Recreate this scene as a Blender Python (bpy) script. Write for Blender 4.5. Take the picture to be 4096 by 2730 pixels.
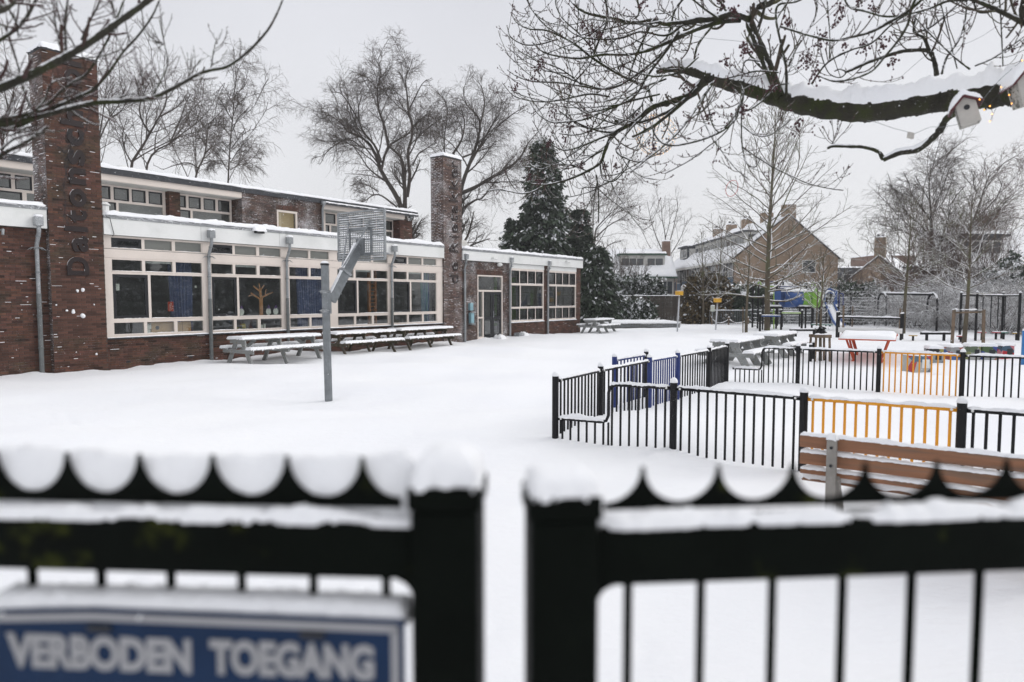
import bpy, math, random
import numpy as np
from mathutils import Vector, Matrix

for o in list(bpy.data.objects):
    bpy.data.objects.remove(o)
scn = bpy.context.scene
COL = scn.collection
R = math.radians
rnd = random.Random(7)
rng = np.random.default_rng(11)

# ------------------------------------------------------------------ camera, world, sun, exposure
CAM_H = 1.85
PITCH = math.atan(173 / 2731.0)
cam_d = bpy.data.cameras.new("camera")
cam = bpy.data.objects.new("camera", cam_d)
COL.objects.link(cam)
cam.location = (0, 0, CAM_H)
cam.rotation_euler = (R(90) - PITCH, 0, 0)
cam_d.sensor_width = 36.0
cam_d.lens = 24.0
cam_d.clip_start = 0.05
cam_d.clip_end = 4000
cam_d.dof.use_dof = True
cam_d.dof.focus_distance = 14.0
cam_d.dof.aperture_fstop = 1.65
cam_d.dof.aperture_blades = 7
scn.camera = cam

world = bpy.data.worlds.new("World")
scn.world = world
world.use_nodes = True
wn, wl = world.node_tree.nodes, world.node_tree.links
wn.clear()
w_out = wn.new("ShaderNodeOutputWorld")
SUN_EL, SUN_ROT = R(35), R(78)
sky = wn.new("ShaderNodeTexSky")
sky.sky_type = 'NISHITA'
sky.sun_disc = False
sky.sun_elevation = SUN_EL
sky.sun_rotation = SUN_ROT
sky.air_density = 1.0
sky.dust_density = 4.0
bg_sky = wn.new("ShaderNodeBackground")
bg_sky.inputs[1].default_value = 0.05
wl.new(sky.outputs[0], bg_sky.inputs[0])
# an even overcast layer: slightly brighter towards the zenith, faint cloud mottling
tc = wn.new("ShaderNodeTexCoord")
sep = wn.new("ShaderNodeSeparateXYZ")
wl.new(tc.outputs["Generated"], sep.inputs[0])
cr = wn.new("ShaderNodeValToRGB")
cr.color_ramp.elements[0].position = 0.0
cr.color_ramp.elements[0].color = (0.93, 0.935, 0.95, 1)
cr.color_ramp.elements[1].position = 1.0
cr.color_ramp.elements[1].color = (1.04, 1.05, 1.09, 1)
e = cr.color_ramp.elements.new(0.4)
e.color = (0.74, 0.75, 0.80, 1)
wl.new(sep.outputs[2], cr.inputs[0])
cn = wn.new("ShaderNodeTexNoise")
cn.inputs["Scale"].default_value = 2.2
cn.inputs["Detail"].default_value = 4
wl.new(tc.outputs["Generated"], cn.inputs[0])
cm = wn.new("ShaderNodeMapRange")
cm.inputs[1].default_value = 0.3
cm.inputs[2].default_value = 0.7
cm.inputs[3].default_value = 0.92
cm.inputs[4].default_value = 1.045
wl.new(cn.outputs[0], cm.inputs[0])
bg_cl = wn.new("ShaderNodeBackground")
wl.new(cr.outputs[0], bg_cl.inputs[0])
wl.new(cm.outputs[0], bg_cl.inputs[1])
wmix = wn.new("ShaderNodeMixShader")
wmix.inputs[0].default_value = 0.93
wl.new(bg_sky.outputs[0], wmix.inputs[1])
wl.new(bg_cl.outputs[0], wmix.inputs[2])
wl.new(wmix.outputs[0], w_out.inputs[0])

sun_d = bpy.data.lights.new("sun", 'SUN')
sun_d.energy = 1.15
sun_d.angle = R(34)
sun_d.color = (1.0, 0.98, 0.95)
sun = bpy.data.objects.new("sun", sun_d)
COL.objects.link(sun)
_sd = Vector((math.sin(SUN_ROT) * math.cos(SUN_EL), math.cos(SUN_ROT) * math.cos(SUN_EL), math.sin(SUN_EL)))
sun.rotation_euler = (-_sd).to_track_quat('-Z', 'Y').to_euler()

vs = scn.view_settings
vs.view_transform = 'Standard'
vs.look = 'None'
vs.exposure = 0.10
vs.gamma = 1.0
vs.use_curve_mapping = False
scn.render.engine = 'CYCLES'
scn.cycles.max_bounces = 6
scn.cycles.diffuse_bounces = 3
scn.cycles.glossy_bounces = 3
scn.cycles.transparent_max_bounces = 12
scn.cycles.caustics_reflective = False
scn.cycles.caustics_refractive = False

# ------------------------------------------------------------------ measuring helpers (photo px at 4096x2730 -> metres)
def ray(px, py):
    x = (px - 2048) / 2731.0
    y = -(py - 1365) / 2731.0
    return Vector((x, math.cos(PITCH) + y * math.sin(PITCH), -math.sin(PITCH) + y * math.cos(PITCH)))
def gp(px, py, z=0.0):
    d = ray(px, py)
    return Vector((0, 0, CAM_H)) + d * ((z - CAM_H) / d.z)
def at(px, py, Y):
    d = ray(px, py)
    return Vector((0, 0, CAM_H)) + d * (Y / d.y)

# ------------------------------------------------------------------ materials
SNOW = (0.90, 0.91, 0.93)
def _new(name):
    m = bpy.data.materials.new(name)
    m.use_nodes = True
    n, l = m.node_tree.nodes, m.node_tree.links
    b = n["Principled BSDF"]
    return m, n, l, b
def _noise(n, l, src, scale, detail=3, rough=0.55):
    t = n.new("ShaderNodeTexNoise")
    t.inputs["Scale"].default_value = scale
    t.inputs["Detail"].default_value = detail
    t.inputs["Roughness"].default_value = rough
    l.new(src, t.inputs["Vector"])
    return t.outputs[0]
def _ramp(n, l, src, a, b, x=0.0, y=1.0):
    r = n.new("ShaderNodeMapRange")
    r.inputs[1].default_value = a
    r.inputs[2].default_value = b
    r.inputs[3].default_value = x
    r.inputs[4].default_value = y
    l.new(src, r.inputs[0])
    return r.outputs[0]
def _math(n, l, op, a, b):
    r = n.new("ShaderNodeMath")
    r.operation = op
    for i, s in enumerate((a, b)):
        if isinstance(s, (int, float)):
            r.inputs[i].default_value = s
        else:
            l.new(s, r.inputs[i])
    return r.outputs[0]
def _mix(n, l, fac, a, b, blend='MIX'):
    r = n.new("ShaderNodeMix")
    r.data_type = 'RGBA'
    r.blend_type = blend
    if isinstance(fac, (int, float)):
        r.inputs[0].default_value = fac
    else:
        l.new(fac, r.inputs[0])
    for i, s in ((6, a), (7, b)):
        if isinstance(s, tuple):
            r.inputs[i].default_value = (*s[:3], 1)
        else:
            l.new(s, r.inputs[i])
    return r.outputs[2]
def mat(name, base, rough=0.6, var=0.12, vscale=6, bump=0.15, bscale=40, metal=0.0, dust=0.0, dust_z=0.45,
        dscale=9.0, frost=0.0, fscale=30, second=None, sscale=3.0, sthr=0.55, attr=False, rand=False, spec=0.4,
        stretch=None, bdist=0.01):
    """painted / wooden / metal surface: uneven tone, fine relief, patches of a second colour, snow lying on upward faces (dust), rime specks (frost)"""
    m, n, l, b = _new(name)
    tcn = n.new("ShaderNodeTexCoord")
    co = tcn.outputs["Object"]
    if stretch:
        mp = n.new("ShaderNodeMapping")
        mp.inputs["Scale"].default_value = stretch
        l.new(co, mp.inputs[0])
        cs = mp.outputs[0]
    else:
        cs = co
    v = _ramp(n, l, _noise(n, l, cs, vscale, 5), 0.3, 0.7, 1 - var, 1 + var)
    col = base
    if second:
        f = _ramp(n, l, _noise(n, l, cs, sscale, 6, 0.65), sthr - 0.06, sthr + 0.06)
        col = _mix(n, l, f, base, second)
    comb = n.new("ShaderNodeCombineColor")
    for i in range(3):
        l.new(v, comb.inputs[i])
    col = _mix(n, l, 1.0, col, comb.outputs[0], 'MULTIPLY')
    if attr:
        a = n.new("ShaderNodeAttribute")
        a.attribute_name = "tone"
        col = _mix(n, l, 1.0, col, a.outputs[0], 'MULTIPLY')
    if rand:
        oi = n.new("ShaderNodeObjectInfo")
        rv = _ramp(n, l, oi.outputs["Random"], 0, 1, 0.78, 1.2)
        c2 = n.new("ShaderNodeCombineColor")
        for i in range(3):
            l.new(rv, c2.inputs[i])
        col = _mix(n, l, 1.0, col, c2.outputs[0], 'MULTIPLY')
    sn = None
    if dust > 0:
        g = n.new("ShaderNodeNewGeometry")
        s2 = n.new("ShaderNodeSeparateXYZ")
        l.new(g.outputs["Normal"], s2.inputs[0])
        nz = _ramp(n, l, s2.outputs[2], dust_z - 0.1, dust_z + 0.12)
        ns = _ramp(n, l, _noise(n, l, co, dscale, 4, 0.6), 0.62 - 0.32 * dust, 0.68 - 0.32 * dust)
        sn = _math(n, l, 'MULTIPLY', nz, ns)
    if frost > 0:
        f1 = _noise(n, l, co, fscale, 5, 0.75)
        f2 = _noise(n, l, co, 1.3, 3)
        f3 = _math(n, l, 'ADD', f1, _math(n, l, 'MULTIPLY', f2, 0.35))
        fr = _ramp(n, l, f3, 0.86 - 0.3 * frost, 0.95 - 0.3 * frost)
        sn = fr if sn is None else _math(n, l, 'MAXIMUM', sn, fr)
    if sn is not None:
        col = _mix(n, l, sn, col, SNOW)
        l.new(_math(n, l, 'ADD', _math(n, l, 'MULTIPLY', sn, 0.3), rough), b.inputs["Roughness"])
    else:
        b.inputs["Roughness"].default_value = rough
    l.new(col, b.inputs["Base Color"])
    b.inputs["Metallic"].default_value = metal
    b.inputs["Specular IOR Level"].default_value = spec
    if bump > 0:
        bp = n.new("ShaderNodeBump")
        bp.inputs["Strength"].default_value = bump
        bp.inputs["Distance"].default_value = bdist
        l.new(_noise(n, l, cs, bscale, 5, 0.65), bp.inputs["Height"])
        l.new(bp.outputs[0], b.inputs["Normal"])
    return m

def snow_mat(name, ground=False):
    m, n, l, b = _new(name)
    tcn = n.new("ShaderNodeTexCoord")
    co = tcn.outputs["Object"]
    v = _noise(n, l, co, 2.0 if not ground else 0.35, 5)
    col = _mix(n, l, _ramp(n, l, v, 0.3, 0.7), (0.885, 0.895, 0.925), (0.93, 0.935, 0.945))
    l.new(col, b.inputs["Base Color"])
    b.inputs["Roughness"].default_value = 0.75
    b.inputs["Specular IOR Level"].default_value = 0.25
    b.inputs["Subsurface Weight"].default_value = 0.0
    bp = n.new("ShaderNodeBump")
    bp.inputs["Strength"].default_value = 0.7 if ground else 0.7
    bp.inputs["Distance"].default_value = 0.03 if ground else 0.012
    if ground:
        mp = n.new("ShaderNodeMapping")
        mp.inputs["Scale"].default_value = (1.0, 2.6, 1.0)
        mp.inputs["Rotation"].default_value = (0, 0, 0.2)
        l.new(co, mp.inputs[0])
        h = _math(n, l, 'ADD', _noise(n, l, mp.outputs[0], 4.0, 6, 0.62), _math(n, l, 'MULTIPLY', _noise(n, l, co, 70, 3, 0.7), 0.18))
    else:
        h = _noise(n, l, co, 55, 5, 0.7)
    l.new(h, bp.inputs["Height"])
    l.new(bp.outputs[0], b.inputs["Normal"])
    return m

def glass_mat(name, tint=(0.62, 0.66, 0.64), ior=1.5):
    m, n, l, b = _new(name)
    n.remove(b)
    o = n["Material Output"]
    tr = n.new("ShaderNodeBsdfTransparent")
    tr.inputs[0].default_value = (*tint, 1)
    gl = n.new("ShaderNodeBsdfGlossy")
    gl.inputs[0].default_value = (0.93, 0.95, 0.97, 1)
    gl.inputs["Roughness"].default_value = 0.015
    fr = n.new("ShaderNodeFresnel")
    fr.inputs[0].default_value = ior
    tcn = n.new("ShaderNodeTexCoord")
    bp = n.new("ShaderNodeBump")
    bp.inputs["Strength"].default_value = 0.05
    bp.inputs["Distance"].default_value = 0.02
    l.new(_noise(n, l, tcn.outputs["Object"], 1.6, 2), bp.inputs["Height"])
    l.new(bp.outputs[0], gl.inputs["Normal"])
    df_ = n.new("ShaderNodeBsdfDiffuse")           # painted grey veil, mixed in patchily to brighten the dark pane
    df_.inputs[0].default_value = (0.42, 0.43, 0.44, 1)
    md = n.new("ShaderNodeMixShader")
    l.new(_ramp(n, l, _noise(n, l, tcn.outputs["Object"], 2.5, 5, 0.7), 0.3, 0.75, 0.0, 0.045), md.inputs[0])
    l.new(tr.outputs[0], md.inputs[1])
    l.new(df_.outputs[0], md.inputs[2])
    mx = n.new("ShaderNodeMixShader")
    ge = n.new("ShaderNodeNewGeometry")
    l.new(_math(n, l, 'MULTIPLY', fr.outputs[0], _math(n, l, 'SUBTRACT', 1.0, ge.outputs["Backfacing"])), mx.inputs[0])
    l.new(md.outputs[0], mx.inputs[1])
    l.new(gl.outputs[0], mx.inputs[2])
    l.new(mx.outputs[0], o.inputs[0])
    return m
def emis_mat(name, col, s):
    m, n, l, b = _new(name)
    b.inputs["Base Color"].default_value = (*col, 1)
    b.inputs["Emission Color"].default_value = (*col, 1)
    b.inputs["Emission Strength"].default_value = s
    return m

M = {}
M['snow'] = snow_mat("snow")
M['snow_ground'] = snow_mat("snow_ground", True)
M['brick'] = mat("brick_red", (0.090, 0.041, 0.028), 0.85, 0.25, 14, 0.3, 60, dust=0.3, dust_z=0.6, dscale=4, attr=True, frost=0.03, fscale=45, second=(0.060, 0.037, 0.023), sscale=1.4)
M['brick_frost'] = mat("brick_frosted", (0.080, 0.045, 0.033), 0.85, 0.25, 14, 0.3, 60, dust=0.9, dust_z=0.5, dscale=5, attr=True, frost=0.42, fscale=70, second=(0.060, 0.038, 0.030), sscale=1.4)
M['brick_rime'] = mat("brick_rimed", (0.098, 0.060, 0.048), 0.85, 0.25, 14, 0.3, 60, dust=1.2, dust_z=0.4, dscale=5, attr=True, frost=0.42, fscale=110)
M['mortar'] = mat("mortar", (0.078, 0.064, 0.055), 0.95, 0.2, 10, 0.2, 60)
M['frame'] = mat("frame_cream", (0.70, 0.625, 0.565), 0.55, 0.05, 2, 0.08, 50, dust=1.2, dust_z=0.75)
M['panel'] = mat("panel_white", (0.76, 0.765, 0.75), 0.5, 0.04, 1.2, 0.06, 30, second=(0.70, 0.71, 0.69), sscale=0.9)
M['panel_grey'] = mat("soffit_grey", (0.55, 0.54, 0.51), 0.7, 0.06, 2, 0.05, 30)
M['sash'] = mat("sash_dark", (0.016, 0.017, 0.020), 0.35, 0.1, 8, 0.05, 40)
M['trim'] = mat("roof_trim_zinc", (0.26, 0.27, 0.28), 0.5, 0.2, 5, 0.2, 30, metal=0.2, frost=0.42, fscale=26)
M['bitumen'] = mat("roof_edge_dark", (0.035, 0.038, 0.045), 0.55, 0.25, 4, 0.2, 30, frost=0.2, fscale=20)
M['glass'] = glass_mat("window_glass", tint=(0.80, 0.82, 0.81), ior=1.9)
M['frosted'] = mat("frosted_glass", (0.165, 0.170, 0.155), 0.25, 0.12, 1.5, 0.05, 10, stretch=(1, 1, 5), spec=0.8)
M['room'] = mat("room_wall", (0.55, 0.53, 0.50), 0.9, 0.2, 1.5, 0, 1)
M['room_dark'] = mat("room_floor", (0.25, 0.24, 0.23), 0.6, 0.2, 1.5, 0, 1)
M['galv'] = mat("galvanised", (0.20, 0.215, 0.225), 0.5, 0.2, 9, 0.12, 60, metal=0.35, frost=0.16, fscale=60)
M['galv_snow'] = mat("galvanised_snowy", (0.27, 0.285, 0.295), 0.5, 0.15, 9, 0.1, 60, metal=0.3, frost=0.36, fscale=70)
M['pipe_low'] = mat("pipe_dark_grey", (0.13, 0.14, 0.14), 0.5, 0.2, 9, 0.1, 60, frost=0.2, fscale=70)
M['black'] = mat("powder_black", (0.006, 0.006, 0.0075), 0.42, 0.2, 8, 0.08, 80, frost=0.08, fscale=120, spec=0.25)
M['orange'] = mat("powder_orange", (0.74, 0.31, 0.012), 0.4, 0.1, 8, 0.05, 80)
M['blue'] = mat("powder_blue", (0.012, 0.030, 0.155), 0.4, 0.12, 8, 0.05, 80, frost=0.08, fscale=110)
M['wood_grey'] = mat("wood_grey_paint", (0.29, 0.30, 0.295), 0.75, 0.2, 5, 0.3, 30, dust=0.5, dust_z=0.6, second=(0.17, 0.155, 0.125), sscale=5, sthr=0.6, stretch=(0.4, 3, 3))
M['wood_moss'] = mat("wood_weathered", (0.095, 0.078, 0.058), 0.85, 0.35, 7, 0.4, 30, dust=0.4, dust_z=0.6, second=(0.05, 0.052, 0.022), sscale=6, sthr=0.55)
M['wood_stake'] = mat("wood_stake", (0.175, 0.125, 0.085), 0.85, 0.3, 7, 0.4, 30, dust=0.9, dust_z=0.6, second=(0.085, 0.07, 0.05), sscale=5)
M['wood_bench'] = mat("wood_bench", (0.235, 0.108, 0.056), 0.6, 0.22, 3.0, 0.25, 30, second=(0.17, 0.10, 0.065), sscale=2.5, sthr=0.56, stretch=(0.5, 8, 8))
M['bark_moss'] = mat("bark_mossy", (0.040, 0.037, 0.026), 0.9, 0.4, 8, 0.9, 45, second=(0.031, 0.038, 0.010), sscale=4, sthr=0.54, dust=0.35, dust_z=0.5, dscale=16, bdist=0.045, frost=0.05, fscale=50)
M['bark_twig'] = mat("bark_twig", (0.062, 0.048, 0.036), 0.85, 0.3, 9, 0.3, 60, dust=1.1, dust_z=0.55, dscale=5, second=(0.068, 0.065, 0.032), sscale=3)
M['bark_red'] = mat("bark_reddish", (0.050, 0.024, 0.022), 0.8, 0.3, 9, 0.3, 60, dust=0.9, dust_z=0.6, dscale=6, second=(0.042, 0.040, 0.022), sscale=2.5)
M['bark_far'] = mat("bark_far", (0.068, 0.056, 0.048), 0.95, 0.25, 0.8, 0, 1, dust=0.35, dust_z=0.6, dscale=1.2)
M['twig_far'] = mat("twig_far", (0.092, 0.074, 0.063), 0.95, 0.25, 0.5, 0, 1)
M['twig_red'] = mat("twig_far_red", (0.105, 0.068, 0.056), 0.95, 0.25, 0.5, 0, 1)
M['bark_young'] = mat("bark_young", (0.095, 0.075, 0.052), 0.9, 0.25, 2, 0.2, 10, dust=0.95, dust_z=0.4, dscale=3, second=(0.10, 0.105, 0.05), sscale=1)
M['twig_snow'] = mat("twig_snowy", (0.075, 0.058, 0.048), 0.95, 0.25, 0.5, 0, 1, dust=1.6, dust_z=0.1, dscale=2)
M['gate'] = mat("gate_dark_green", (0.0022, 0.0034, 0.0024), 0.6, 0.3, 12, 0.15, 50, second=(0.045, 0.052, 0.008), sscale=7, sthr=0.645, spec=0.05)
M['berry'] = mat("seed_cluster", (0.050, 0.014, 0.018), 0.7, 0.3, 20, 0, 1, dust=0.7, dust_z=0.7, dscale=30)
M['bark_far_snow'] = M['bark_far']

# ------------------------------------------------------------------ mesh builders
def link(o, parent=None):
    COL.objects.link(o)
    if parent is not None:
        o.parent = parent
    return o
def tag(o, label=None, cat=None, group=None, kind=None):
    if label: o['label'] = label
    if cat: o['category'] = cat
    if group: o['group'] = group
    if kind: o['kind'] = kind
    return o
def thing(name, label, cat, loc=(0, 0, 0), rz=0.0, group=None):
    o = bpy.data.objects.new(name, None)
    o.empty_display_size = 0.1
    link(o)
    o.location = loc
    o.rotation_euler = (0, 0, rz)
    return tag(o, label, cat, group)

class MB:
    def __init__(s):
        s.v, s.f, s.n, s.t = [], [], 0, []
    def add(s, V, F, tone=None):
        V = np.asarray(V, float).reshape(-1, 3)
        s.v.append(V)
        n = s.n
        s.f.extend([tuple(i + n for i in q) for q in F])
        s.n += len(V)
        s.t.extend([tone if tone is not None else 1.0] * len(V))
        return s
    def box(s, x0, x1, y0, y1, z0, z1, M4=None, tone=None):
        V = [(x, y, z) for z in (z0, z1) for y in (y0, y1) for x in (x0, x1)]
        if M4 is not None:
            V = [tuple(M4 @ Vector(p)) for p in V]
        return s.add(V, [(0, 2, 3, 1), (4, 5, 7, 6), (0, 1, 5, 4), (2, 6, 7, 3), (0, 4, 6, 2), (1, 3, 7, 5)], tone)
    def beam(s, p, q, w, h, up=(0, 0, 1)):
        p, q = Vector(p), Vector(q)
        d = (q - p)
        L = d.length
        d.normalize()
        u = Vector(up)
        sd = d.cross(u)
        if sd.length < 1e-4:
            sd = d.cross(Vector((0, 1, 0)))
        sd.normalize()
        u = sd.cross(d)
        V = []
        for t in (0, L):
            for a in (-h / 2, h / 2):
                for b_ in (-w / 2, w / 2):
                    V.append(tuple(p + d * t + u * a + sd * b_))
        return s.add(V, [(0, 2, 3, 1), (4, 5, 7, 6), (0, 1, 5, 4), (2, 6, 7, 3), (0, 4, 6, 2), (1, 3, 7, 5)])
    def tube(s, pts, r, n=8, caps=True):
        P = np.asarray([tuple(p) for p in pts], float)
        K = len(P)
        rr = np.full(K, r) if np.isscalar(r) else np.asarray(r, float)
        V, F = tube_arrays(P[None], rr[None], n)
        F = [tuple(int(i) for i in q) for q in F]
        if caps:
            F.append(tuple(range(n - 1, -1, -1)))
            F.append(tuple(range((K - 1) * n, K * n)))
        return s.add(V, F)
    def poly(s, pts, th, axis=1):
        """flat outline (a,b) extruded along axis: axis 1 -> outline in xz, thickness along y"""
        n = len(pts)
        V = []
        for t in (0, th):
            for a, b in pts:
                V.append((a, t, b) if axis == 1 else ((a, b, t) if axis == 2 else (t, a, b)))
        F = [tuple(range(n)), tuple(range(2 * n - 1, n - 1, -1))]
        for i in range(n):
            j = (i + 1) % n
            F.append((i, i + n, j + n, j))
        return s.add(V, F)
    def dome(s, c, r, h, n=10, m=4, base=0.0):
        V, F = [], []
        for i in range(m + 1):
            a = math.pi / 2 * i / m
            for k in range(n):
                p = 2 * math.pi * k / n
                V.append((c[0] + r * math.cos(a) * math.cos(p), c[1] + r * math.cos(a) * math.sin(p), c[2] + base + h * math.sin(a)))
        for i in range(m):
            for k in range(n):
                F.append((i * n + k, i * n + (k + 1) % n, (i + 1) * n + (k + 1) % n, (i + 1) * n + k))
        F.append(tuple(range(n - 1, -1, -1)))
        return s.add(V, F)
    def sphere(s, c, r, n=8, m=6, sz=1.0):
        V, F = [], []
        for i in range(m + 1):
            a = -math.pi / 2 + math.pi * i / m
            for k in range(n):
                p = 2 * math.pi * k / n
                V.append((c[0] + r * math.cos(a) * math.cos(p), c[1] + r * math.cos(a) * math.sin(p), c[2] + r * sz * math.sin(a)))
        for i in range(m):
            for k in range(n):
                F.append((i * n + k, i * n + (k + 1) % n, (i + 1) * n + (k + 1) % n, (i + 1) * n + k))
        return s.add(V, F)
    def slab(s, x0, x1, y0, y1, z, h, cell=0.06, over=0.012, seed=0, M4=None, amp=0.25, rad=0.9, drip=0.012):
        """snow lying on a flat top: rounded, uneven cushion"""
        g = np.random.default_rng(seed + 5)
        x0 -= over; x1 += over; y0 -= over; y1 += over
        nx = max(4, min(90, int((x1 - x0) / cell))); ny = max(4, min(60, int((y1 - y0) / cell)))
        ph = g.uniform(0, 6.28, 8)
        fq = g.uniform(2.0, 9.0, 8)
        U = np.linspace(0, 1, nx + 1); W = np.linspace(0, 1, ny + 1)
        e_ = lambda t: np.sin((t - 0.5) * math.pi) * 0.5 + 0.5
        X = x0 + (x1 - x0) * (0.5 * U + 0.5 * e_(U)); Y = y0 + (y1 - y0) * (0.5 * W + 0.5 * e_(W))
        GX, GY = np.meshgrid(X, Y, indexing='ij')
        D = np.minimum(np.minimum(GX - x0, x1 - GX), np.minimum(GY - y0, y1 - GY))
        rr = max(h * rad, 1e-3)
        prof = np.sqrt(np.clip(1 - (1 - np.clip(D / rr, 0, 1)) ** 2, 0, 1))
        N = sum(np.sin(GX * fq[k] + ph[k] + GY * fq[k + 4] + ph[k + 4]) for k in range(4)) / 4
        N = N + g.normal(0, 0.25, GX.shape)
        Z = z + h * prof * (1 + amp * N * 0.6) - 0.004 * (prof < 0.02)
        ed = (prof < 0.02)
        GX = GX + ed * g.normal(0, over * 0.5 + 0.002, GX.shape)
        GY = GY + ed * g.normal(0, over * 0.5 + 0.002, GX.shape)
        Z = Z - ed * np.abs(g.normal(0, min(drip, cell * 0.3), GX.shape))
        V = np.stack([GX, GY, Z], -1).reshape(-1, 3)
        if M4 is not None:
            V = np.array([tuple(M4 @ Vector(p)) for p in V])
        F = [(i * (ny + 1) + j, (i + 1) * (ny + 1) + j, (i + 1) * (ny + 1) + j + 1, i * (ny + 1) + j + 1) for i in range(nx) for j in range(ny)]
        return s.add(V, F)
    def ridge(s, pts, w, h, step=0.05, seed=0, k=7, under=0.0, amp=0.3, gaps=0.0):
        """snow lying along a rail, a pipe or a bough: rounded ridge on top of the line"""
        g = np.random.default_rng(seed + 3)
        P = np.array([tuple(p) for p in pts], float)
        seg = np.linalg.norm(np.diff(P, axis=0), axis=1)
        cum = np.concatenate([[0], np.cumsum(seg)])
        n = max(3, min(400, int(cum[-1] / step) + 1))
        t = np.linspace(0, cum[-1], n)
        Q = np.stack([np.interp(t, cum, P[:, i]) for i in range(3)], 1)
        ww = np.interp(t, cum, np.full(len(P), w) if np.isscalar(w) else np.asarray(w, float))
        hh = np.interp(t, cum, np.full(len(P), h) if np.isscalar(h) else np.asarray(h, float))
        T = np.gradient(Q, axis=0)
        T /= np.linalg.norm(T, axis=1)[:, None] + 1e-9
        S = np.cross(T, [0, 0, 1.0])
        ln = np.linalg.norm(S, axis=1)[:, None]
        S = np.where(ln > 1e-3, S / (ln + 1e-9), [1.0, 0, 0])
        ks = 5 if step > 0.012 else 13
        nz = np.convolve(g.normal(0, 1, n + 28), np.ones(ks) / ks ** 0.6, 'same')[14:-14]
        nz2 = np.convolve(g.normal(0, 1, n + 28), np.ones(ks) / ks ** 0.6, 'same')[14:-14]
        hh = hh * np.clip(1 + amp * nz, 0.25, 2)
        ww = ww * np.clip(1 + amp * 0.4 * nz2, 0.5, 1.5)
        if gaps > 0:
            gm = np.convolve(g.normal(0, 1, n + 14), np.ones(11) / 3.3, 'same')[7:-7] > (1.2 - gaps * 2.4)
            hh = np.where(gm, hh * 0.15, hh)
            ww = np.where(gm, ww * 0.5, ww)
        end = np.minimum(np.arange(n), np.arange(n)[::-1])
        ec = np.clip((end + 0.3) / 2.0, 0, 1) ** 0.5
        hh = hh * ec
        V = np.zeros((n, k, 3))
        for j in range(k):
            a = math.pi * j / (k - 1)
            V[:, j] = Q + S * (ww / 2 * math.cos(a))[:, None] + np.outer(hh * math.sin(a) - under * (1 - math.sin(a)), [0, 0, 1.0])
        V += g.normal(0, min(0.002 + 0.02 * np.mean(hh), step * 0.10), V.shape) * np.array([1, 1, 0.8])
        F = [(i * k + j, (i + 1) * k + j, (i + 1) * k + j + 1, i * k + j + 1) for i in range(n - 1) for j in range(k - 1)]
        F += [tuple(range(k)), tuple(range((n - 1) * k + k - 1, (n - 1) * k - 1, -1))]
        return s.add(V.reshape(-1, 3), F)
    def build(s, name, m, parent=None, loc=None, smooth=False, kind=None, label=None, bevel=0.0, rot=None):
        me = bpy.data.meshes.new(name)
        V = np.concatenate(s.v) if s.v else np.zeros((0, 3))
        me.from_pydata(V.tolist(), [], s.f)
        if any(t != 1.0 for t in s.t):
            a = me.color_attributes.new("tone", 'FLOAT_COLOR', 'POINT')
            arr = np.ones((len(V), 4), np.float32)
            tt = [(t, t, t) if np.isscalar(t) else t for t in s.t]
            arr[:, :3] = tt
            a.data.foreach_set("color", arr.ravel())
        me.materials.append(M[m] if isinstance(m, str) else m)
        if smooth:
            me.polygons.foreach_set("use_smooth", [True] * len(me.polygons))
        me.update()
        o = bpy.data.objects.new(name, me)
        link(o, parent)
        if loc is not None:
            o.location = loc
        if rot is not None:
            o.rotation_euler = rot
        if bevel > 0:
            bm = o.modifiers.new("bevel", 'BEVEL')
            bm.width = bevel
            bm.segments = 2
            bm.limit_method = 'ANGLE'
        if kind: o['kind'] = kind
        if label: o['label'] = label
        return o

def tube_arrays(P, Rr, n):
    """P (K,m,3), Rr (K,m) -> V, quads for K tubes"""
    K, m, _ = P.shape
    T = np.gradient(P, axis=1)
    T /= np.linalg.norm(T, axis=2, keepdims=True) + 1e-9
    mT = np.abs(T.mean(axis=1))
    ax = np.argmin(mT, axis=1)
    ref = np.zeros((K, 1, 3))
    ref[np.arange(K), 0, ax] = 1
    A = np.cross(T, ref)
    A /= np.linalg.norm(A, axis=2, keepdims=True) + 1e-9
    B = np.cross(T, A)
    ang = np.arange(n) * 2 * math.pi / n
    V = P[:, :, None, :] + Rr[:, :, None, None] * (A[:, :, None, :] * np.cos(ang)[None, None, :, None] + B[:, :, None, :] * np.sin(ang)[None, None, :, None])
    base = (np.arange(K) * m * n)[:, None, None] + (np.arange(m - 1) * n)[None, :, None]
    j = np.arange(n)
    j2 = (j + 1) % n
    F = np.stack([base + j, base + j2, base + n + j2, base + n + j], -1).reshape(-1, 4)
    return V.reshape(-1, 3), F

def mesh_np(name, V, F, m, tone=None, smooth=True):
    me = bpy.data.meshes.new(name)
    k = F.shape[1]
    me.vertices.add(len(V))
    me.vertices.foreach_set("co", np.asarray(V, np.float32).ravel())
    me.loops.add(F.size)
    me.loops.foreach_set("vertex_index", F.astype(np.int32).ravel())
    me.polygons.add(len(F))
    me.polygons.foreach_set("loop_start", (np.arange(len(F)) * k).astype(np.int32))
    me.polygons.foreach_set("loop_total", np.full(len(F), k, np.int32))
    if smooth:
        me.polygons.foreach_set("use_smooth", np.ones(len(F), bool))
    if tone is not None:
        a = me.color_attributes.new("tone", 'FLOAT_COLOR', 'POINT')
        a.data.foreach_set("color", np.asarray(tone, np.float32).ravel())
    me.update(calc_edges=True)
    me.materials.append(M[m] if isinstance(m, str) else m)
    return me
def obj_np(name, V, F, m, parent=None, tone=None, smooth=True, loc=None, kind=None):
    o = bpy.data.objects.new(name, mesh_np(name, V, F, m, tone, smooth))
    link(o, parent)
    if loc is not None: o.location = loc
    if kind: o['kind'] = kind
    return o
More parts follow.
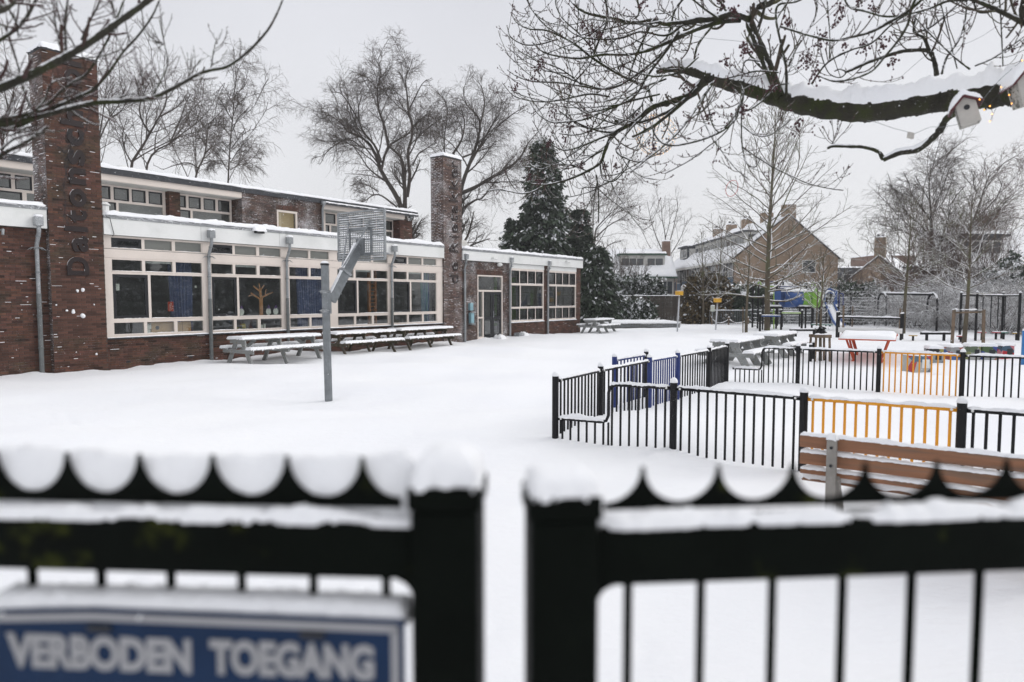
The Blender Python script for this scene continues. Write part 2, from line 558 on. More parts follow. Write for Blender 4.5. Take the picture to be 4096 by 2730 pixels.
def mesh_obj(name, me, parent=None, loc=None, rz=None, rot=None):
    o = bpy.data.objects.new(name, me)
    link(o, parent)
    if loc is not None: o.location = loc
    if rz is not None: o.rotation_euler = (0, 0, rz)
    if rot is not None: o.rotation_euler = rot
    return o
def copy_tree(o, parent=None):
    c = o.copy()
    COL.objects.link(c)
    c.parent = parent
    for ch in list(o.children):
        copy_tree(ch, c)
    return c
def text_mesh(txt, w, h, depth, bold=0.0, asc=True):
    """a word or a letter as solid lettering, fitted to w x h (metres), lying in the xy plane, back at z=0"""
    cu = bpy.data.curves.new("t", 'FONT')
    cu.body = txt
    cu.offset = bold
    cu.extrude = 0.02
    cu.resolution_u = 4
    o = bpy.data.objects.new("t", cu)
    COL.objects.link(o)
    dg = bpy.context.evaluated_depsgraph_get()
    me = bpy.data.meshes.new_from_object(o.evaluated_get(dg))
    bpy.data.objects.remove(o)
    V = np.array([v.co[:] for v in me.vertices])
    mn, mx = V.min(0), V.max(0)
    V = (V - mn) / (mx - mn + 1e-9) * np.array([w, h, depth])
    me.vertices.foreach_set("co", V.astype(np.float32).ravel())
    me.update()
    return me
def catmull(pts, n):
    P = np.array(pts, float)
    P = np.vstack([2 * P[0] - P[1], P, 2 * P[-1] - P[-2]])
    m = len(P) - 3
    out = []
    for t in np.linspace(0, m - 1e-6, n):
        i = int(t)
        u = t - i
        p0, p1, p2, p3 = P[i:i + 4]
        out.append(0.5 * ((2 * p1) + (-p0 + p2) * u + (2 * p0 - 5 * p1 + 4 * p2 - p3) * u * u + (-p0 + 3 * p1 - 3 * p2 + p3) * u ** 3))
    return np.array(out)

# ------------------------------------------------------------------ ground
def build_ground():
    fa = np.concatenate([np.linspace(-42, 42, 360), np.linspace(46, 314, 60)])
    th = np.radians(fa)
    r = np.concatenate([[0.05], 0.5 * (1.0225 ** np.arange(0, 226)), np.geomspace(90, 2500, 24)])
    r = np.unique(np.round(r, 4))
    TH, RR = np.meshgrid(th, r, indexing='ij')
    X = RR * np.sin(TH); Y = RR * np.cos(TH)
    g = np.random.default_rng(3)
    Z = np.zeros_like(X)
    for k in range(34):
        wl_ = g.uniform(0.35, 9.0)
        a = g.uniform(0, math.pi * 2)
        amp = 0.0042 * min(wl_, 4) ** 0.8
        Z += amp * np.sin((X * math.cos(a) + Y * math.sin(a) * 1.5) * 2 * math.pi / wl_ + g.uniform(0, 6.28))
    fade = np.clip(RR / 3.0, 0, 1) * np.clip((160 - RR) / 60, 0, 1)
    Z *= fade
    # soft bank of snow along the foot of the school wall
    s = (X - FA[0]) * FD[0] + (Y - FA[1]) * FD[1]
    off = (X - FA[0]) * FN[0] + (Y - FA[1]) * FN[1]
    bank = np.exp(-np.clip(off, 0, 9) / 0.16) * (s > -6) * (s < 26) * (off > -0.3)
    Z += bank * (0.035 + 0.03 * np.sin(s * 3.1) * np.sin(s * 7.3 + 1))
    # a few old footprints and clods
    FP = []
    gq = random.Random(12)
    tr = [(300 + 46 * i + gq.uniform(-8, 8), 1700 - 17 * i + (9 if i % 2 else -9)) for i in range(14)] + [(gq.uniform(100, 2600), gq.uniform(1560, 2600)) for _ in range(46)]
    for (px, py) in tr:
        c = gp(px, py); d2 = (X - c.x) ** 2 + (Y - c.y) ** 2
        Z -= gq.uniform(.008, .022) * np.exp(-d2 / gq.uniform(.003, .009))
    for (px, py) in [(265, 1662), (275, 1690), (300, 1702), (250, 1710), (310, 1735), (2560, 1795), (2610, 1800), (2580, 1810), (2640, 1803), (1500, 2330), (520, 2320)]:
        c = gp(px, py)
        FP.append(c)
        d2 = (X - c.x) ** 2 + (Y - c.y) ** 2
        Z -= 0.022 * np.exp(-d2 / 0.006)
        Z += 0.012 * np.exp(-((np.sqrt(d2) - 0.14) ** 2) / 0.002)
    n1, n2 = X.shape
    V = np.stack([X, Y, Z], -1).reshape(-1, 3)
    i = np.arange(n1 - 1)[:, None] * n2 + np.arange(n2 - 1)[None]
    F = np.stack([i, i + n2, i + n2 + 1, i + 1], -1).reshape(-1, 4)
    o = obj_np("ground", V, F[:, ::-1], 'snow_ground')
    tag(o, "flat schoolyard ground under fresh snow", kind='structure')
    # fine scatter of clods by the fence post
FA = np.array([-10.587, 17.744]); FD = np.array([0.5878, 0.8090]); FD = FD / np.linalg.norm(FD); FN = np.array([FD[1], -FD[0]])
FANG = math.atan2(FD[1], FD[0])
def fw(s, off=0.0, z=0.0):
    """facade coordinates -> world"""
    p = FA + FD * s + FN * off
    return Vector((p[0], p[1], z))
build_ground()

# ================================================================== SCHOOL
school = thing("school_building", "long red brick school with cream window bands, two lettered chimneys and set back upper storey", "school", (FA[0], FA[1], 0), FANG)
BW, BH, JT = 0.21, 0.0525, 0.010
SINGLES = [300]
def brickwork(parent, o, u, nrm, L, z0, z1, holes=(), m='brick', streak=0.05, singles=0, seed=0, sz=(99, 99)):
    """bricks laid in running bond on a plane: origin o (x,y), along u, facing nrm, local coords of the school"""
    g = random.Random(seed)
    mb, sn = MB(), MB()
    ux, uy = u; nx, ny = nrm
    pr = 0.007
    protos = []
    if singles:
        for k in range(7):
            b = MB()
            t = [0.65 + 0.11 * k]
            b.box(-BW / 2, BW / 2, -pr, 0.012, -BH / 2, BH / 2, tone=(t[0], t[0] * 0.98, t[0] * 1.02))
            me = b.build("brick", m, parent)
            mesh = me.data
            bpy.data.objects.remove(me)
            protos.append(mesh)
    row = 0
    z = z0
    cell = BH + JT
    while z + BH <= z1 + 0.02:
        off = (row % 2) * (BW + JT) / 2
        a = -off
        while a < L:
            b0, b1 = max(a, 0.0), min(a + BW, L)
            a += BW + JT
            if b1 - b0 < 0.03:
                continue
            if any(b1 > h[0] + 0.004 and b0 < h[1] - 0.004 and z + BH > h[2] + 0.01 and z < h[3] - 0.01 for h in holes):
                # cut the brick at the opening's edge
                cut = False
                for h in holes:
                    if z + BH > h[2] + 0.01 and z < h[3] - 0.01:
                        if b0 < h[0] < b1: b1 = h[0]; cut = True
                        elif b0 < h[1] < b1: b0 = h[1]; cut = True
                if not cut or b1 - b0 < 0.03 or any(b1 > h[0] + 0.004 and b0 < h[1] - 0.004 and z + BH > h[2] + 0.01 and z < h[3] - 0.01 for h in holes):
                    continue
            ja = g.uniform(-0.002, 0.002)
            if singles > 0 and SINGLES[0] > 0 and b1 - b0 > BW - 0.005 and sz[0] <= z <= sz[1]:
                c = ((b0 + b1) / 2)
                bo = bpy.data.objects.new("brick", g.choice(protos))
                link(bo, parent)
                bo.location = (o[0] + ux * c, o[1] + uy * c, z + BH / 2)
                bo.rotation_euler = (0, 0, math.atan2(uy, ux))
                singles -= 1; SINGLES[0] -= 1
            else:
                tn = g.uniform(0.6, 1.35) if g.random() > 0.06 else g.uniform(0.3, 0.5)
                tt = (tn * g.uniform(0.95, 1.08), tn, tn * g.uniform(0.9, 1.12))
                V = []
                for zz in (z, z + BH):
                    for (c, d) in ((b0, pr + ja), (b1, pr + ja), (b1, -0.008), (b0, -0.008)):
                        V.append((o[0] + ux * c + nx * d, o[1] + uy * c + ny * d, zz))
                mb.add(V, [(0, 1, 5, 4), (1, 2, 6, 5), (4, 5, 6, 7), (0, 3, 2, 1), (3, 0, 4, 7)], tt)
            if g.random() < streak * 1.5:
                ln = g.choice([0.02, 0.03, 0.04, 0.05, 0.07, 0.09, 0.12, 0.22])
                c0 = max(0.01, b0 - g.uniform(0, 0.05)); c1 = min(L - 0.01, c0 + ln)
                if not any(c1 > h[0] and c0 < h[1] and z + BH > h[2] and z < h[3] for h in holes):
                    q = 0.009 + g.uniform(0, 0.004)
                    th = g.uniform(0.004, 0.010)
                    V = []
                    for zz, dd in ((z + BH - 0.002, q), (z + BH + th, q * 0.75)):
                        for (c, d) in ((c0, dd), (c1, dd), (c1, -0.004), (c0, -0.004)):
                            V.append((o[0] + ux * c + nx * d, o[1] + uy * c + ny * d, zz))
                    sn.add(V, [(0, 1, 5, 4), (1, 2, 6, 5), (4, 5, 6, 7), (0, 3, 2, 1), (3, 0, 4, 7)])
        z += cell
        row += 1
    if mb.n:
        mb.build("brickwork", m, parent, kind='stuff')
    if sn.n:
        sn.build("snow_streak", 'snow', parent, kind='stuff')

def wall_box(name, s0, s1, y0, y1, z0, z1, holes=(), m='brick', streak=0.05, singles=0, seed=0, faces=('front',), sz=(-9, 99), label=None):
    """brick wall: mortar core with openings, bricks on the given faces"""
    core = MB()
    hs = sorted(holes)
    xs = [s0] + [v for h in hs for v in (h[0], h[1])] + [s1]
    for i in range(0, len(xs), 2):
        core.box(xs[i], xs[i + 1], y0, y1, z0, z1)
    for h in hs:
        if h[2] > z0: core.box(h[0], h[1], y0, y1, z0, h[2])
        if h[3] < z1: core.box(h[0], h[1], y0, y1, h[3], z1)
    w = core.build(name, 'mortar', school, label=label)
    if 'front' in faces:
        brickwork(w, (s0, y0), (1, 0), (0, -1), s1 - s0, z0, z1, [(h[0] - s0, h[1] - s0, h[2], h[3]) for h in hs], m, streak, singles, seed, sz)
    if 'left' in faces:
        brickwork(w, (s0, y1), (0, -1), (-1, 0), y1 - y0, z0, z1, (), m, streak * 1.5, 0, seed + 1)
    return w

# --- lower storey walls
wall_left = wall_box("wall", -6.0, -1.25, 0.0, 0.3, -0.12, 3.52, streak=0.055, singles=150, seed=1, sz=(0.3, 3.2), label="red brick wall left of the tall chimney with snow in its joints")
wall_box("wall", 0.0, 13.1, 0.0, 0.3, -0.12, 0.765, streak=0.02, seed=2, label="low brick wall under the long window band")
wall_box("wall", 14.25, 17.8, 0.0, 0.3, -0.12, 3.46, holes=[(15.40, 17.24, -0.2, 2.86)], m='brick_frost', streak=0.12, seed=3, label="frosted brick wall around the entrance door")
wall_box("wall", 17.8, 24.38, 0.0, 0.3, -0.12, 0.66, m='brick', streak=0.05, seed=4)
wall_box("wall", 20.74, 21.08, 0.0, 0.3, 0.66, 3.46, m='brick', streak=0.05, seed=5)
wall_box("wall", 23.92, 24.38, 0.0, 0.3, 0.66, 3.46, m='brick', streak=0.05, seed=6)
# soldier course above the door
mb = MB()
for k in range(29):
    x = 15.36 + k * 0.066
    mb.box(x, x + 0.055, -0.012, 0.05, 2.87, 3.07, tone=(rnd.uniform(0.7, 1.2),) * 3)
mb.build("soldier_course", 'brick', school)

# --- chimneys
def chimney(s0, s1, y0, y1, zt, m, streak, singles, seed, name_label, sz=(-9, 99), zl=3.9, mf=None):
    core = MB().box(s0, s1, y0, y1, -0.12, zt)
    c = core.build("chimney", 'mortar', school, label=name_label)
    brickwork(c, (s0, y0), (1, 0), (0, -1), s1 - s0, -0.1, zt, (), mf or m, streak, singles, seed, sz)
    brickwork(c, (s0, y1), (0, -1), (-1, 0), y1 - y0, -0.1, zt, (), 'brick_frost', min(1, streak * 5), 0, seed + 1)
    MB().box(s0 - 0.012, s1 + 0.012, y0 - 0.012, y1 + 0.01, zt, zt + 0.045).build("coping", 'bitumen', c)
    MB().slab(s0 - 0.01, s1 + 0.01, y0 - 0.01, y1, zt + 0.045, 0.15, cell=0.05, seed=seed, over=0.03).build("snow_cap", 'snow', c, smooth=True)
    return c
chim_l = chimney(-1.25, -0.02, -0.15, 0.62, 7.78, 'brick', 0.065, 150, 21, "tall red brick chimney with vertical lettering", sz=(0.8, 3.0))
chim_r = chimney(13.10, 14.25, -0.09, 0.60, 7.62, 'brick_frost', 0.16, 0, 31, "frosted brick chimney beside the entrance with vertical lettering", mf='brick_rime')
M['letter'] = mat("letter_dark", (0.012, 0.005, 0.005), 0.5, 0.15, 8, 0.1, 40, dust=2.5, dust_z=0.25, frost=0.10, fscale=60)
M['letter2'] = mat("letter_steel", (0.018, 0.009, 0.008), 0.5, 0.15, 8, 0.1, 40, dust=2.5, dust_z=0.2, frost=0.12, fscale=60)
def letters(parent, seq, sbase, ysurf, capw, depth, m, bold):
    """letters stacked reading upwards: (char, z0, z1, cap fraction)"""
    for ch, z0, z1, hfrac, drop in seq:
        me = text_mesh(ch, z1 - z0, capw * hfrac, depth, bold)
        me.materials.clear()
        me.materials.append(M[m])
        o = bpy.data.objects.new("letter", me)
        link(o, parent)
        # text x -> +z, text y -> -s, text z -> -y (out of the wall)
        o.matrix_local = Matrix(((0, -1, 0, sbase + drop), (0, 0, -1, ysurf), (1, 0, 0, z0), (0, 0, 0, 1)))
ds = [('D', 2.41, 2.87, 1, 0), ('a', 2.99, 3.38, .74, 0), ('l', 3.49, 3.62, 1.03, 0), ('t', 3.72, 4.02, .9, 0), ('o', 4.10, 4.55, .76, 0), ('n', 4.66, 5.06, .75, 0),
      ('s', 5.13, 5.51, .76, 0), ('c', 5.60, 6.0, .76, 0), ('h', 6.08, 6.48, 1.03, 0), ('o', 6.56, 7.0, .76, 0), ('o', 7.06, 7.46, .76, 0), ('l', 7.53, 7.65, 1.03, 0)]
letters(chim_l, ds, -0.40, -0.157, 0.50, 0.035, 'letter', 0.034)
ds = [('d', 2.44, 2.81, 1.0, 0), ('e', 2.97, 3.35, .66, 0), ('R', 3.75, 4.18, 1.0, 0), ('i', 4.36, 4.44, 1.0, 0), ('e', 4.56, 4.93, .66, 0), ('t', 5.04, 5.29, .85, 0),
      ('a', 5.37, 5.70, .66, 0), ('k', 5.85, 6.22, 1.0, 0), ('k', 6.36, 6.74, 1.0, 0), ('e', 6.84, 7.20, .66, 0), ('r', 7.28, 7.52, .66, 0)]
letters(chim_r, ds, 13.97, -0.097, 0.52, 0.04, 'letter2', 0.008)
# thrown snowballs stuck to the walls
mb = MB()
for (px, py, r_) in [(310, 1164, .05), (333, 1163, .07), (289, 1246, .07), (268, 1244, .035), (330, 1267, .075), (224, 1219, .03), (376, 1219, .025), (385, 1417, .035), (305, 1409, .02)]:
    d = ray(px, py)
    P0 = fw(0, 0.16)
    n_ = Vector((FN[0], FN[1], 0))
    t = (P0 - Vector((0, 0, CAM_H))).dot(n_) / d.dot(n_)
    p = Vector((0, 0, CAM_H)) + d * t
    s_ = (p - fw(0)).dot(Vector((FD[0], FD[1], 0)))
    for k in range(3):
        mb.sphere((s_ + rnd.uniform(-.4, .4) * r_, -0.165, p.z + rnd.uniform(-.5, .5) * r_), r_ * rnd.uniform(.4, .75), 7, 5)
mb.build("stuck_snowball", 'snow', school, smooth=True, kind='stuff')

# --- windows
def window(s0, s1, z0, z1, rows, y=0.0, m='frame', depth=0.07, sash_w=0.045, label=None, frosted=False):
    """rows: list of (zlo, zhi, [(a, b, dark?), ...]) glazed openings; everything between them is frame"""
    f = MB()
    ya, yb = y - 0.02, y + depth
    zs = [z0] + [v for r_ in sorted(rows) for v in (r_[0], r_[1])] + [z1]
    for i in range(0, len(zs), 2):
        if zs[i + 1] - zs[i] > 0.005:
            f.box(s0, s1, ya, yb, zs[i], zs[i + 1])
    for (a, b, ps) in rows:
        ps = sorted(ps)
        xs = [s0] + [v for p in ps for v in (p[0], p[1])] + [s1]
        for i in range(0, len(xs), 2):
            if xs[i + 1] - xs[i] > 0.005:
                f.box(xs[i], xs[i + 1], ya + 0.003, yb - 0.003, a, b)
    fo = f.build("window", m, school, label=label)
    lip = MB()
    for (a, b, ps) in rows:
        for p in ps:
            pa, pb, za, zb = p[0], p[1], a, b
            dark = len(p) > 2 and p[2]
            if dark:
                w = sash_w * (1.0 if dark is True else dark)
                sm = MB()
                sm.box(pa, pb, y - 0.012, y + 0.05, za, za + w).box(pa, pb, y - 0.012, y + 0.05, zb - w, zb)
                sm.box(pa, pa + w, y - 0.009, y + 0.047, za + w, zb - w).box(pb - w, pb, y - 0.009, y + 0.047, za + w, zb - w)
                sm.build("sash", 'sash', fo)
                pa += w; pb -= w; za += w; zb -= w
            else:
                # thin glazing bead standing proud round the pane
                MB().box(pa - 0.012, pb + 0.012, y - 0.032, y - 0.02, za - 0.028, za - 0.010).build("glazing_bead", m, fo)
            gm = MB().box(pa - 0.004, pb + 0.004, y + 0.024, y + 0.030, za - 0.004, zb + 0.004)
            gm.build("pane", 'frosted' if (frosted and not dark) else 'glass', fo)
    if lip.n:
        lip.build("glazing_bead", m, fo)
    sn = MB()
    for (a, b, ps) in rows:
        for p in ps:
            if rnd.random() < 0.8 and p[1] - p[0] > 0.2:
                sn.ridge([(p[0], y - 0.006, a), (p[1], y - 0.006, a)], 0.028, 0.010, 0.06, seed=rnd.randint(0, 9999), k=5, gaps=0.3)
    sn.build("snow_on_frame", 'snow', fo, smooth=True)
    return fo
BAYS = [(0.20, 2.71, [(.22, .99), (1.07, 1.82), (1.91, 2.68)], (.22, 1.13), (1.20, 2.68)),
        (2.93, 5.36, [(2.97, 3.66), (3.74, 4.47), (4.57, 5.34)], (2.97, 3.78), (3.85, 5.34)),
        (5.62, 7.29, [(5.66, 6.42), (6.50, 7.27)], None, (5.66, 7.27)),
        (7.60, 10.05, [(7.63, 8.36), (8.45, 9.2), (9.3, 10.02)], (7.63, 8.50), (8.57, 10.02)),
        (10.29, 12.75, [(10.31, 11.03), (11.12, 11.87), (11.96, 12.72)], (10.31, 11.19), (11.27, 12.72))]
for a, b, ps, sash_, big in BAYS:
    mid = ([(sash_[0], sash_[1], 1.8)] if sash_ else []) + [big]
    window(a, b, 0.80, 2.90, [(0.89, 1.19, ps), (1.30, 2.47, mid), (2.56, 2.85, ps)])
    window(a, b, 3.12, 3.475, [(3.16, 3.42, [(ps[0][0], ps[0][1], 1.7)] + ps[1:] if len(ps) > 2 else ps)], frosted=True)
for a, b in [(0.0, 0.198), (2.712, 2.928), (5.362, 5.618), (7.292, 7.598), (10.052, 10.288), (12.752, 13.10)]:
    MB().box(a, b, -0.024, 0.08, 0.80, 2.898).build("pier", 'frame', school)
    MB().box(a, b, -0.022, 0.08, 3.122, 3.478).build("pier", 'frame', school)
MB().box(0.0, 13.10, -0.035, 0.08, 2.90, 3.12).build("beam", 'frame', school)
MB().box(0.0, 13.10, -0.037, -0.02, 3.122, 3.130).build("beam_flashing", 'bitumen', school)
MB().box(-0.01, 13.12, -0.075, 0.1, 0.766, 0.80).build("window_sill", 'bitumen', school)
MB().ridge([(0.02, -0.035, 0.80), (13.08, -0.035, 0.80)], 0.075, 0.028, 0.06, 4, k=6).build("sill_snow", 'snow', school, smooth=True)

# right-hand windows: dark sashes in a cream frame
for a, b in ((17.88, 20.70), (21.12, 23.88)):
    w = b - a
    top = [(a + 0.05 + k * (w - .1) / 4 + 0.02, a + 0.05 + (k + 1) * (w - .1) / 4 - 0.03, 1.0) for k in range(4)]
    window(a, b, 0.68, 3.24, [(0.78, 1.33, top), (1.42, 2.44, [(a + .07, a + .07 + w * .24, 1.2), (a + .15 + w * .24, b - .07)]), (2.54, 3.14, top)])
MB().box(17.80, 20.738, -0.02, 0.08, 3.242, 3.45).build("panel_strip", 'panel', school)
MB().box(21.082, 23.918, -0.02, 0.08, 3.242, 3.45).build("panel_strip", 'panel', school)
for a, b in ((17.86, 20.74), (21.08, 23.92)):
    MB().box(a, b, -0.06, 0.1, 0.662, 0.679).ridge([(a, -0.03, 0.679), (b, -0.03, 0.679)], 0.08, 0.035, 0.06, 5).build("sill_snow", 'snow', school, smooth=True)

# --- entrance
fr = MB()
fr.box(15.40, 17.24, -0.02, 0.1, 2.80, 2.86).box(15.40, 17.24, -0.02, 0.1, 2.12, 2.20)
fr.box(15.40, 15.46, -0.02, 0.1, -0.1, 2.80).box(17.18, 17.24, -0.02, 0.1, -0.1, 2.80).box(15.76, 15.84, -0.018, 0.1, -0.1, 2.12)
fr.box(15.46, 15.76, -0.018, 0.1, 0.93, 1.0).box(15.46, 15.76, -0.018, 0.1, -0.1, 0.12)
df = fr.build("door_frame", 'frame', school)
for r_ in ((15.46, 17.18, 2.20, 2.80), (15.46, 15.76, 1.0, 2.12), (15.46, 15.76, 0.12, 0.93)):
    MB().box(r_[0], r_[1], 0.03, 0.036, r_[2], r_[3]).build("pane", 'glass', df)
for a, b in ((15.85, 16.50), (16.52, 17.17)):
    d = MB()
    d.box(a, b, 0.0, 0.05, 0.03, 0.20).box(a, b, 0.0, 0.05, 0.86, 1.0).box(a, b, 0.0, 0.05, 2.0, 2.11)
    d.box(a, a + .11, 0.003, 0.047, 0.2, 2.0).box(b - .11, b, 0.003, 0.047, 0.2, 2.0)
    do = d.build("door", 'sash', school, label="black glazed door leaf")
    MB().box(a + .1, b - .1, 0.02, 0.026, 0.19, 0.87).build("pane", 'glass', do)
    MB().box(a + .1, b - .1, 0.02, 0.026, 0.99, 2.01).build("pane", 'glass', do)
hd = MB().box(16.545, 16.575, -0.02, 0.0, 0.95, 1.25).tube([(16.56, -0.05, 1.1), (16.68, -0.05, 1.1)], 0.012, 6)
hd.build("door_handle", 'galv_snow', school)

# --- fascia, trim, roof of the lower storey
def fascia(s0, s1, z0, z1, step):
    n = max(1, round((s1 - s0) / step))
    for k in range(n):
        a = s0 + (s1 - s0) * k / n; b = s0 + (s1 - s0) * (k + 1) / n
        MB().box(a + 0.004, b - 0.004, -0.13, -0.05, z0, z1).build("fascia_panel", 'panel', school)
fascia(-6.0, -1.27, 3.52, 3.96, 2.2)
fascia(0.0, 13.09, 3.482, 3.90, 2.66)
fascia(14.27, 24.42, 3.46, 3.86, 2.66)
t = MB()
t.box(-6.0, -1.27, -0.15, 0.2, 3.963, 4.04).box(0.0, 13.09, -0.15, 0.2, 3.903, 3.985).box(14.27, 24.44, -0.15, 0.2, 3.863, 3.95)
t.build("roof_trim", 'trim', school)
rf = MB()
rf.box(-6.0, 24.40, 0.3, 6.0, 3.53, 3.86).box(-6, -1.27, -0.05, 0.3, 3.523, 3.95).box(0, 13.09, -0.05, 0.3, 3.49, 3.89).box(14.27, 24.40, -0.05, 0.3, 3.47, 3.85)
rf.build("roof", 'bitumen', school)
sr = MB()
sr.slab(-6.0, -1.27, -0.13, 6.0, 4.03, 0.11, cell=0.16, seed=31, over=0.03)
sr.slab(0.01, 13.09, -0.13, 6.0, 3.98, 0.12, cell=0.16, seed=32, over=0.03)
sr.slab(14.26, 24.42, -0.13, 12.0, 3.945, 0.11, cell=0.17, seed=33, over=0.03)
sr.ridge([(-5.9, -0.13, 4.04), (-1.3, -0.13, 4.04)], 0.10, 0.10, 0.08, 7, amp=0.25)
sr.ridge([(0.05, -0.12, 3.985), (13.05, -0.12, 3.985)], 0.11, 0.12, 0.08, 8, amp=0.25)
sr.ridge([(14.3, -0.12, 3.95), (24.4, -0.12, 3.95)], 0.11, 0.10, 0.08, 9, amp=0.25)
sr.build("roof_snow", 'snow', school, smooth=True)
sd_ = MB().box(13.1, 24.38, 0.3, 12.0, -0.1, 0.02)
sd_.box(24.30, 24.38, 0.301, 12.0, -0.1, 3.85).box(13.1, 24.2, 11.7, 12.0, 0.02, 3.4).box(14.3, 24.3, 6.0, 12, 3.53, 3.86)
sd_.build("floor_slab", 'room', school)
# interior shell of the classrooms
rm = MB().box(-0.02, 0.06, 0.32, 6.3, 0, 3.5).box(0.06, 13.1, 6.0, 6.3, 0, 3.5).box(7.38, 7.5, 0.33, 6.0, 0, 3.5).box(13.04, 13.09, 0.6, 6.0, 0, 3.5).box(14.3, 24.3, 4.0, 4.2, 0, 3.5)
rm.build("partition", 'room', school)
MB().box(0.06, 13.0, 0.33, 6.0, -0.1, 0.02).build("floor_slab", 'room_dark', school)
MB().box(0.06, 24.2, 0.31, 0.62, 0.70, 0.78).build("inner_sill", 'room', school)

# --- upper storey
US = 5.3
ub = MB()
ub.box(-6.0, 17.0, 6.6, 14.0, 3.9, 6.02).box(-6.0, 7.40, 6.05, 6.6, 5.70, 6.0).box(11.27, 17.0, 6.05, 6.6, 5.70, 6.0)
ub.build("upper_storey_core", 'room', school)
up = wall_box("upper_wall", 7.42, 11.27, US, 6.1, 3.9, 5.94, holes=[(8.98, 9.98, 4.3, 5.44)], m='brick_frost', streak=0.10, seed=41, faces=('front', 'left'), label="frosted brick wall of the upper storey with one small window")
for a, b, y0 in ((4.80, 5.20, 5.75), (-0.95, -0.42, 5.75), (16.18, 17.05, 5.55)):
    wall_box("upper_wall", a, b, y0, 6.2, 3.9, 5.70, m='brick', streak=0.02, seed=int(a * 7) + 60, faces=('front', 'left'))
mb = MB()
for k in range(17):
    x = 8.95 + k * 0.0645
    mb.box(x, x + 0.053, US - 0.012, US + 0.05, 5.46, 5.64, tone=(rnd.uniform(0.7, 1.2),) * 3)
mb.build("soldier_course", 'brick', school)
window(8.98, 9.98, 4.3, 5.44, [(4.4, 5.36, [(9.06, 9.90)])], y=US + 0.02)
M['lit_room'] = emis_mat("lit_room", (0.60, 0.45, 0.26), 0.35)
MB().box(8.985, 9.975, 5.55, 5.57, 4.32, 5.43).build("room_wall", 'lit_room', school)
def upper_win(a, b, tops, lows):
    window(a, b, 3.9, 5.70, [(4.0, 5.12, lows), (5.20, 5.64, tops)], y=6.0, sash_w=0.04)
upper_win(-0.40, 4.78, [(-.38, .02, 1), (.12, .58, 1), (.68, 1.16, 1), (1.26, 1.74, 1), (1.84, 2.32, 1), (2.42, 2.90, 1), (3.0, 3.51, 1), (3.6, 4.08, 1), (4.18, 4.67, 1)],
          [(-.38, .3, 1), (.42, 1.9), (2.0, 3.07, 1), (3.15, 4.68)])
upper_win(5.22, 7.40, [(5.24, 5.55, 1), (5.65, 6.13, 1), (6.24, 6.72, 1), (6.83, 7.31, 1)], [(5.24, 5.71, 1), (5.80, 7.32)])
upper_win(11.80, 16.16, [(11.87, 12.55, 1), (12.68, 13.35, 1), (13.48, 14.15, 1), (14.28, 14.95, 1), (15.08, 16.1, 1)], [(11.87, 12.2, 1), (12.3, 14.3), (14.4, 16.1)])
upper_win(-6.0, -0.96, [(-5.9, -5.0, 1), (-4.9, -4.0, 1), (-3.9, -3.0, 1), (-2.9, -2.0, 1), (-1.9, -1.02, 1)], [(-5.9, -4.0), (-3.9, -2.4), (-2.3, -1.02)])
MB().box(11.27, 11.80, US + 0.45, 6.1, 3.9, 5.7).build("upper_pier", 'frame', school)
uf = MB()
for a, b in ((-6.0, 7.42), (11.27, 16.30)):
    uf.box(a, b, US, US + 0.06, 5.73, 5.937)
uf.build("upper_fascia", 'frame', school)
so = MB()
for a, b in ((-6.0, 7.415), (11.275, 16.3)):
    so.box(a, b, US + 0.06, 6.04, 5.705, 5.735)
so.build("soffit", 'panel_grey', school)
MB().box(-6.0, 17.15, US - 0.07, US + 0.3, 5.94, 6.13).build("roof_edge", 'bitumen', school)
MB().box(-6.0, 17.15, US + 0.3, 14.2, 6.0, 6.14).build("upper_roof", 'bitumen', school)
us = MB().slab(-6.0, 17.15, US - 0.05, 14.2, 6.13, 0.11, cell=0.2, seed=44, over=0.03)
us.ridge([(-6.0, US - 0.04, 6.13), (17.15, US - 0.04, 6.13)], 0.1, 0.10, 0.1, 45, amp=0.3)
us.slab(11.3, 17.1, US - 0.16, US - 0.06, 5.985, 0.05, cell=0.1, seed=46)
us.slab(6, 9, 7, 9.5, 6.2, 0.2, cell=0.3, seed=48).slab(0.5, 3.5, 7.5, 10, 6.2, 0.22, cell=0.3, seed=49)
us.build("upper_roof_snow", 'snow', school, smooth=True)
MB().box(11.3, 17.1, US - 0.17, US - 0.07, 5.90, 5.985).build("gutter", 'bitumen', school)
for s_, yy in ((11.22, US - 0.08), (17.0, US + 0.35)):
    q = MB().tube([(s_, yy - 0.1, 5.88), (s_, yy, 5.7), (s_, yy, 3.95)], 0.045, 8).box(s_ - 0.08, s_ + 0.08, yy - 0.14, yy + 0.02, 5.86, 6.02)
    q.build("downpipe", 'galv_snow', school, smooth=True)
# roof furniture
v = MB().tube([(4.6, 8.8, 6.1), (4.6, 8.8, 6.72)], 0.24, 14).tube([(4.6, 8.8, 6.78), (4.6, 8.8, 6.92)], [0.28, 0.17], 14)
v.tube([(4.6, 8.8, 6.72), (4.6, 8.8, 6.80)], 0.10, 10)
v.build("roof_vent", 'panel', school)
v = MB().tube([(0.42, 0.8, 4.0), (0.42, 0.8, 4.32)], 0.13, 12).tube([(0.42, 0.8, 4.34), (0.42, 0.8, 4.42)], [0.17, 0.1], 12)
v.build("roof_vent", 'panel', school)
v = MB().box(11.0, 13.6, 8.2, 9.6, 6.2, 6.72)
v.build("roof_hatch", 'trim', school)
v = MB().box(17.2, 18.0, 2.6, 3.2, 3.95, 4.5).tube([(17.2, 2.9, 4.5), (18.0, 2.9, 4.5)], 0.2, 10)
v.build("roof_unit", 'panel_grey', school)

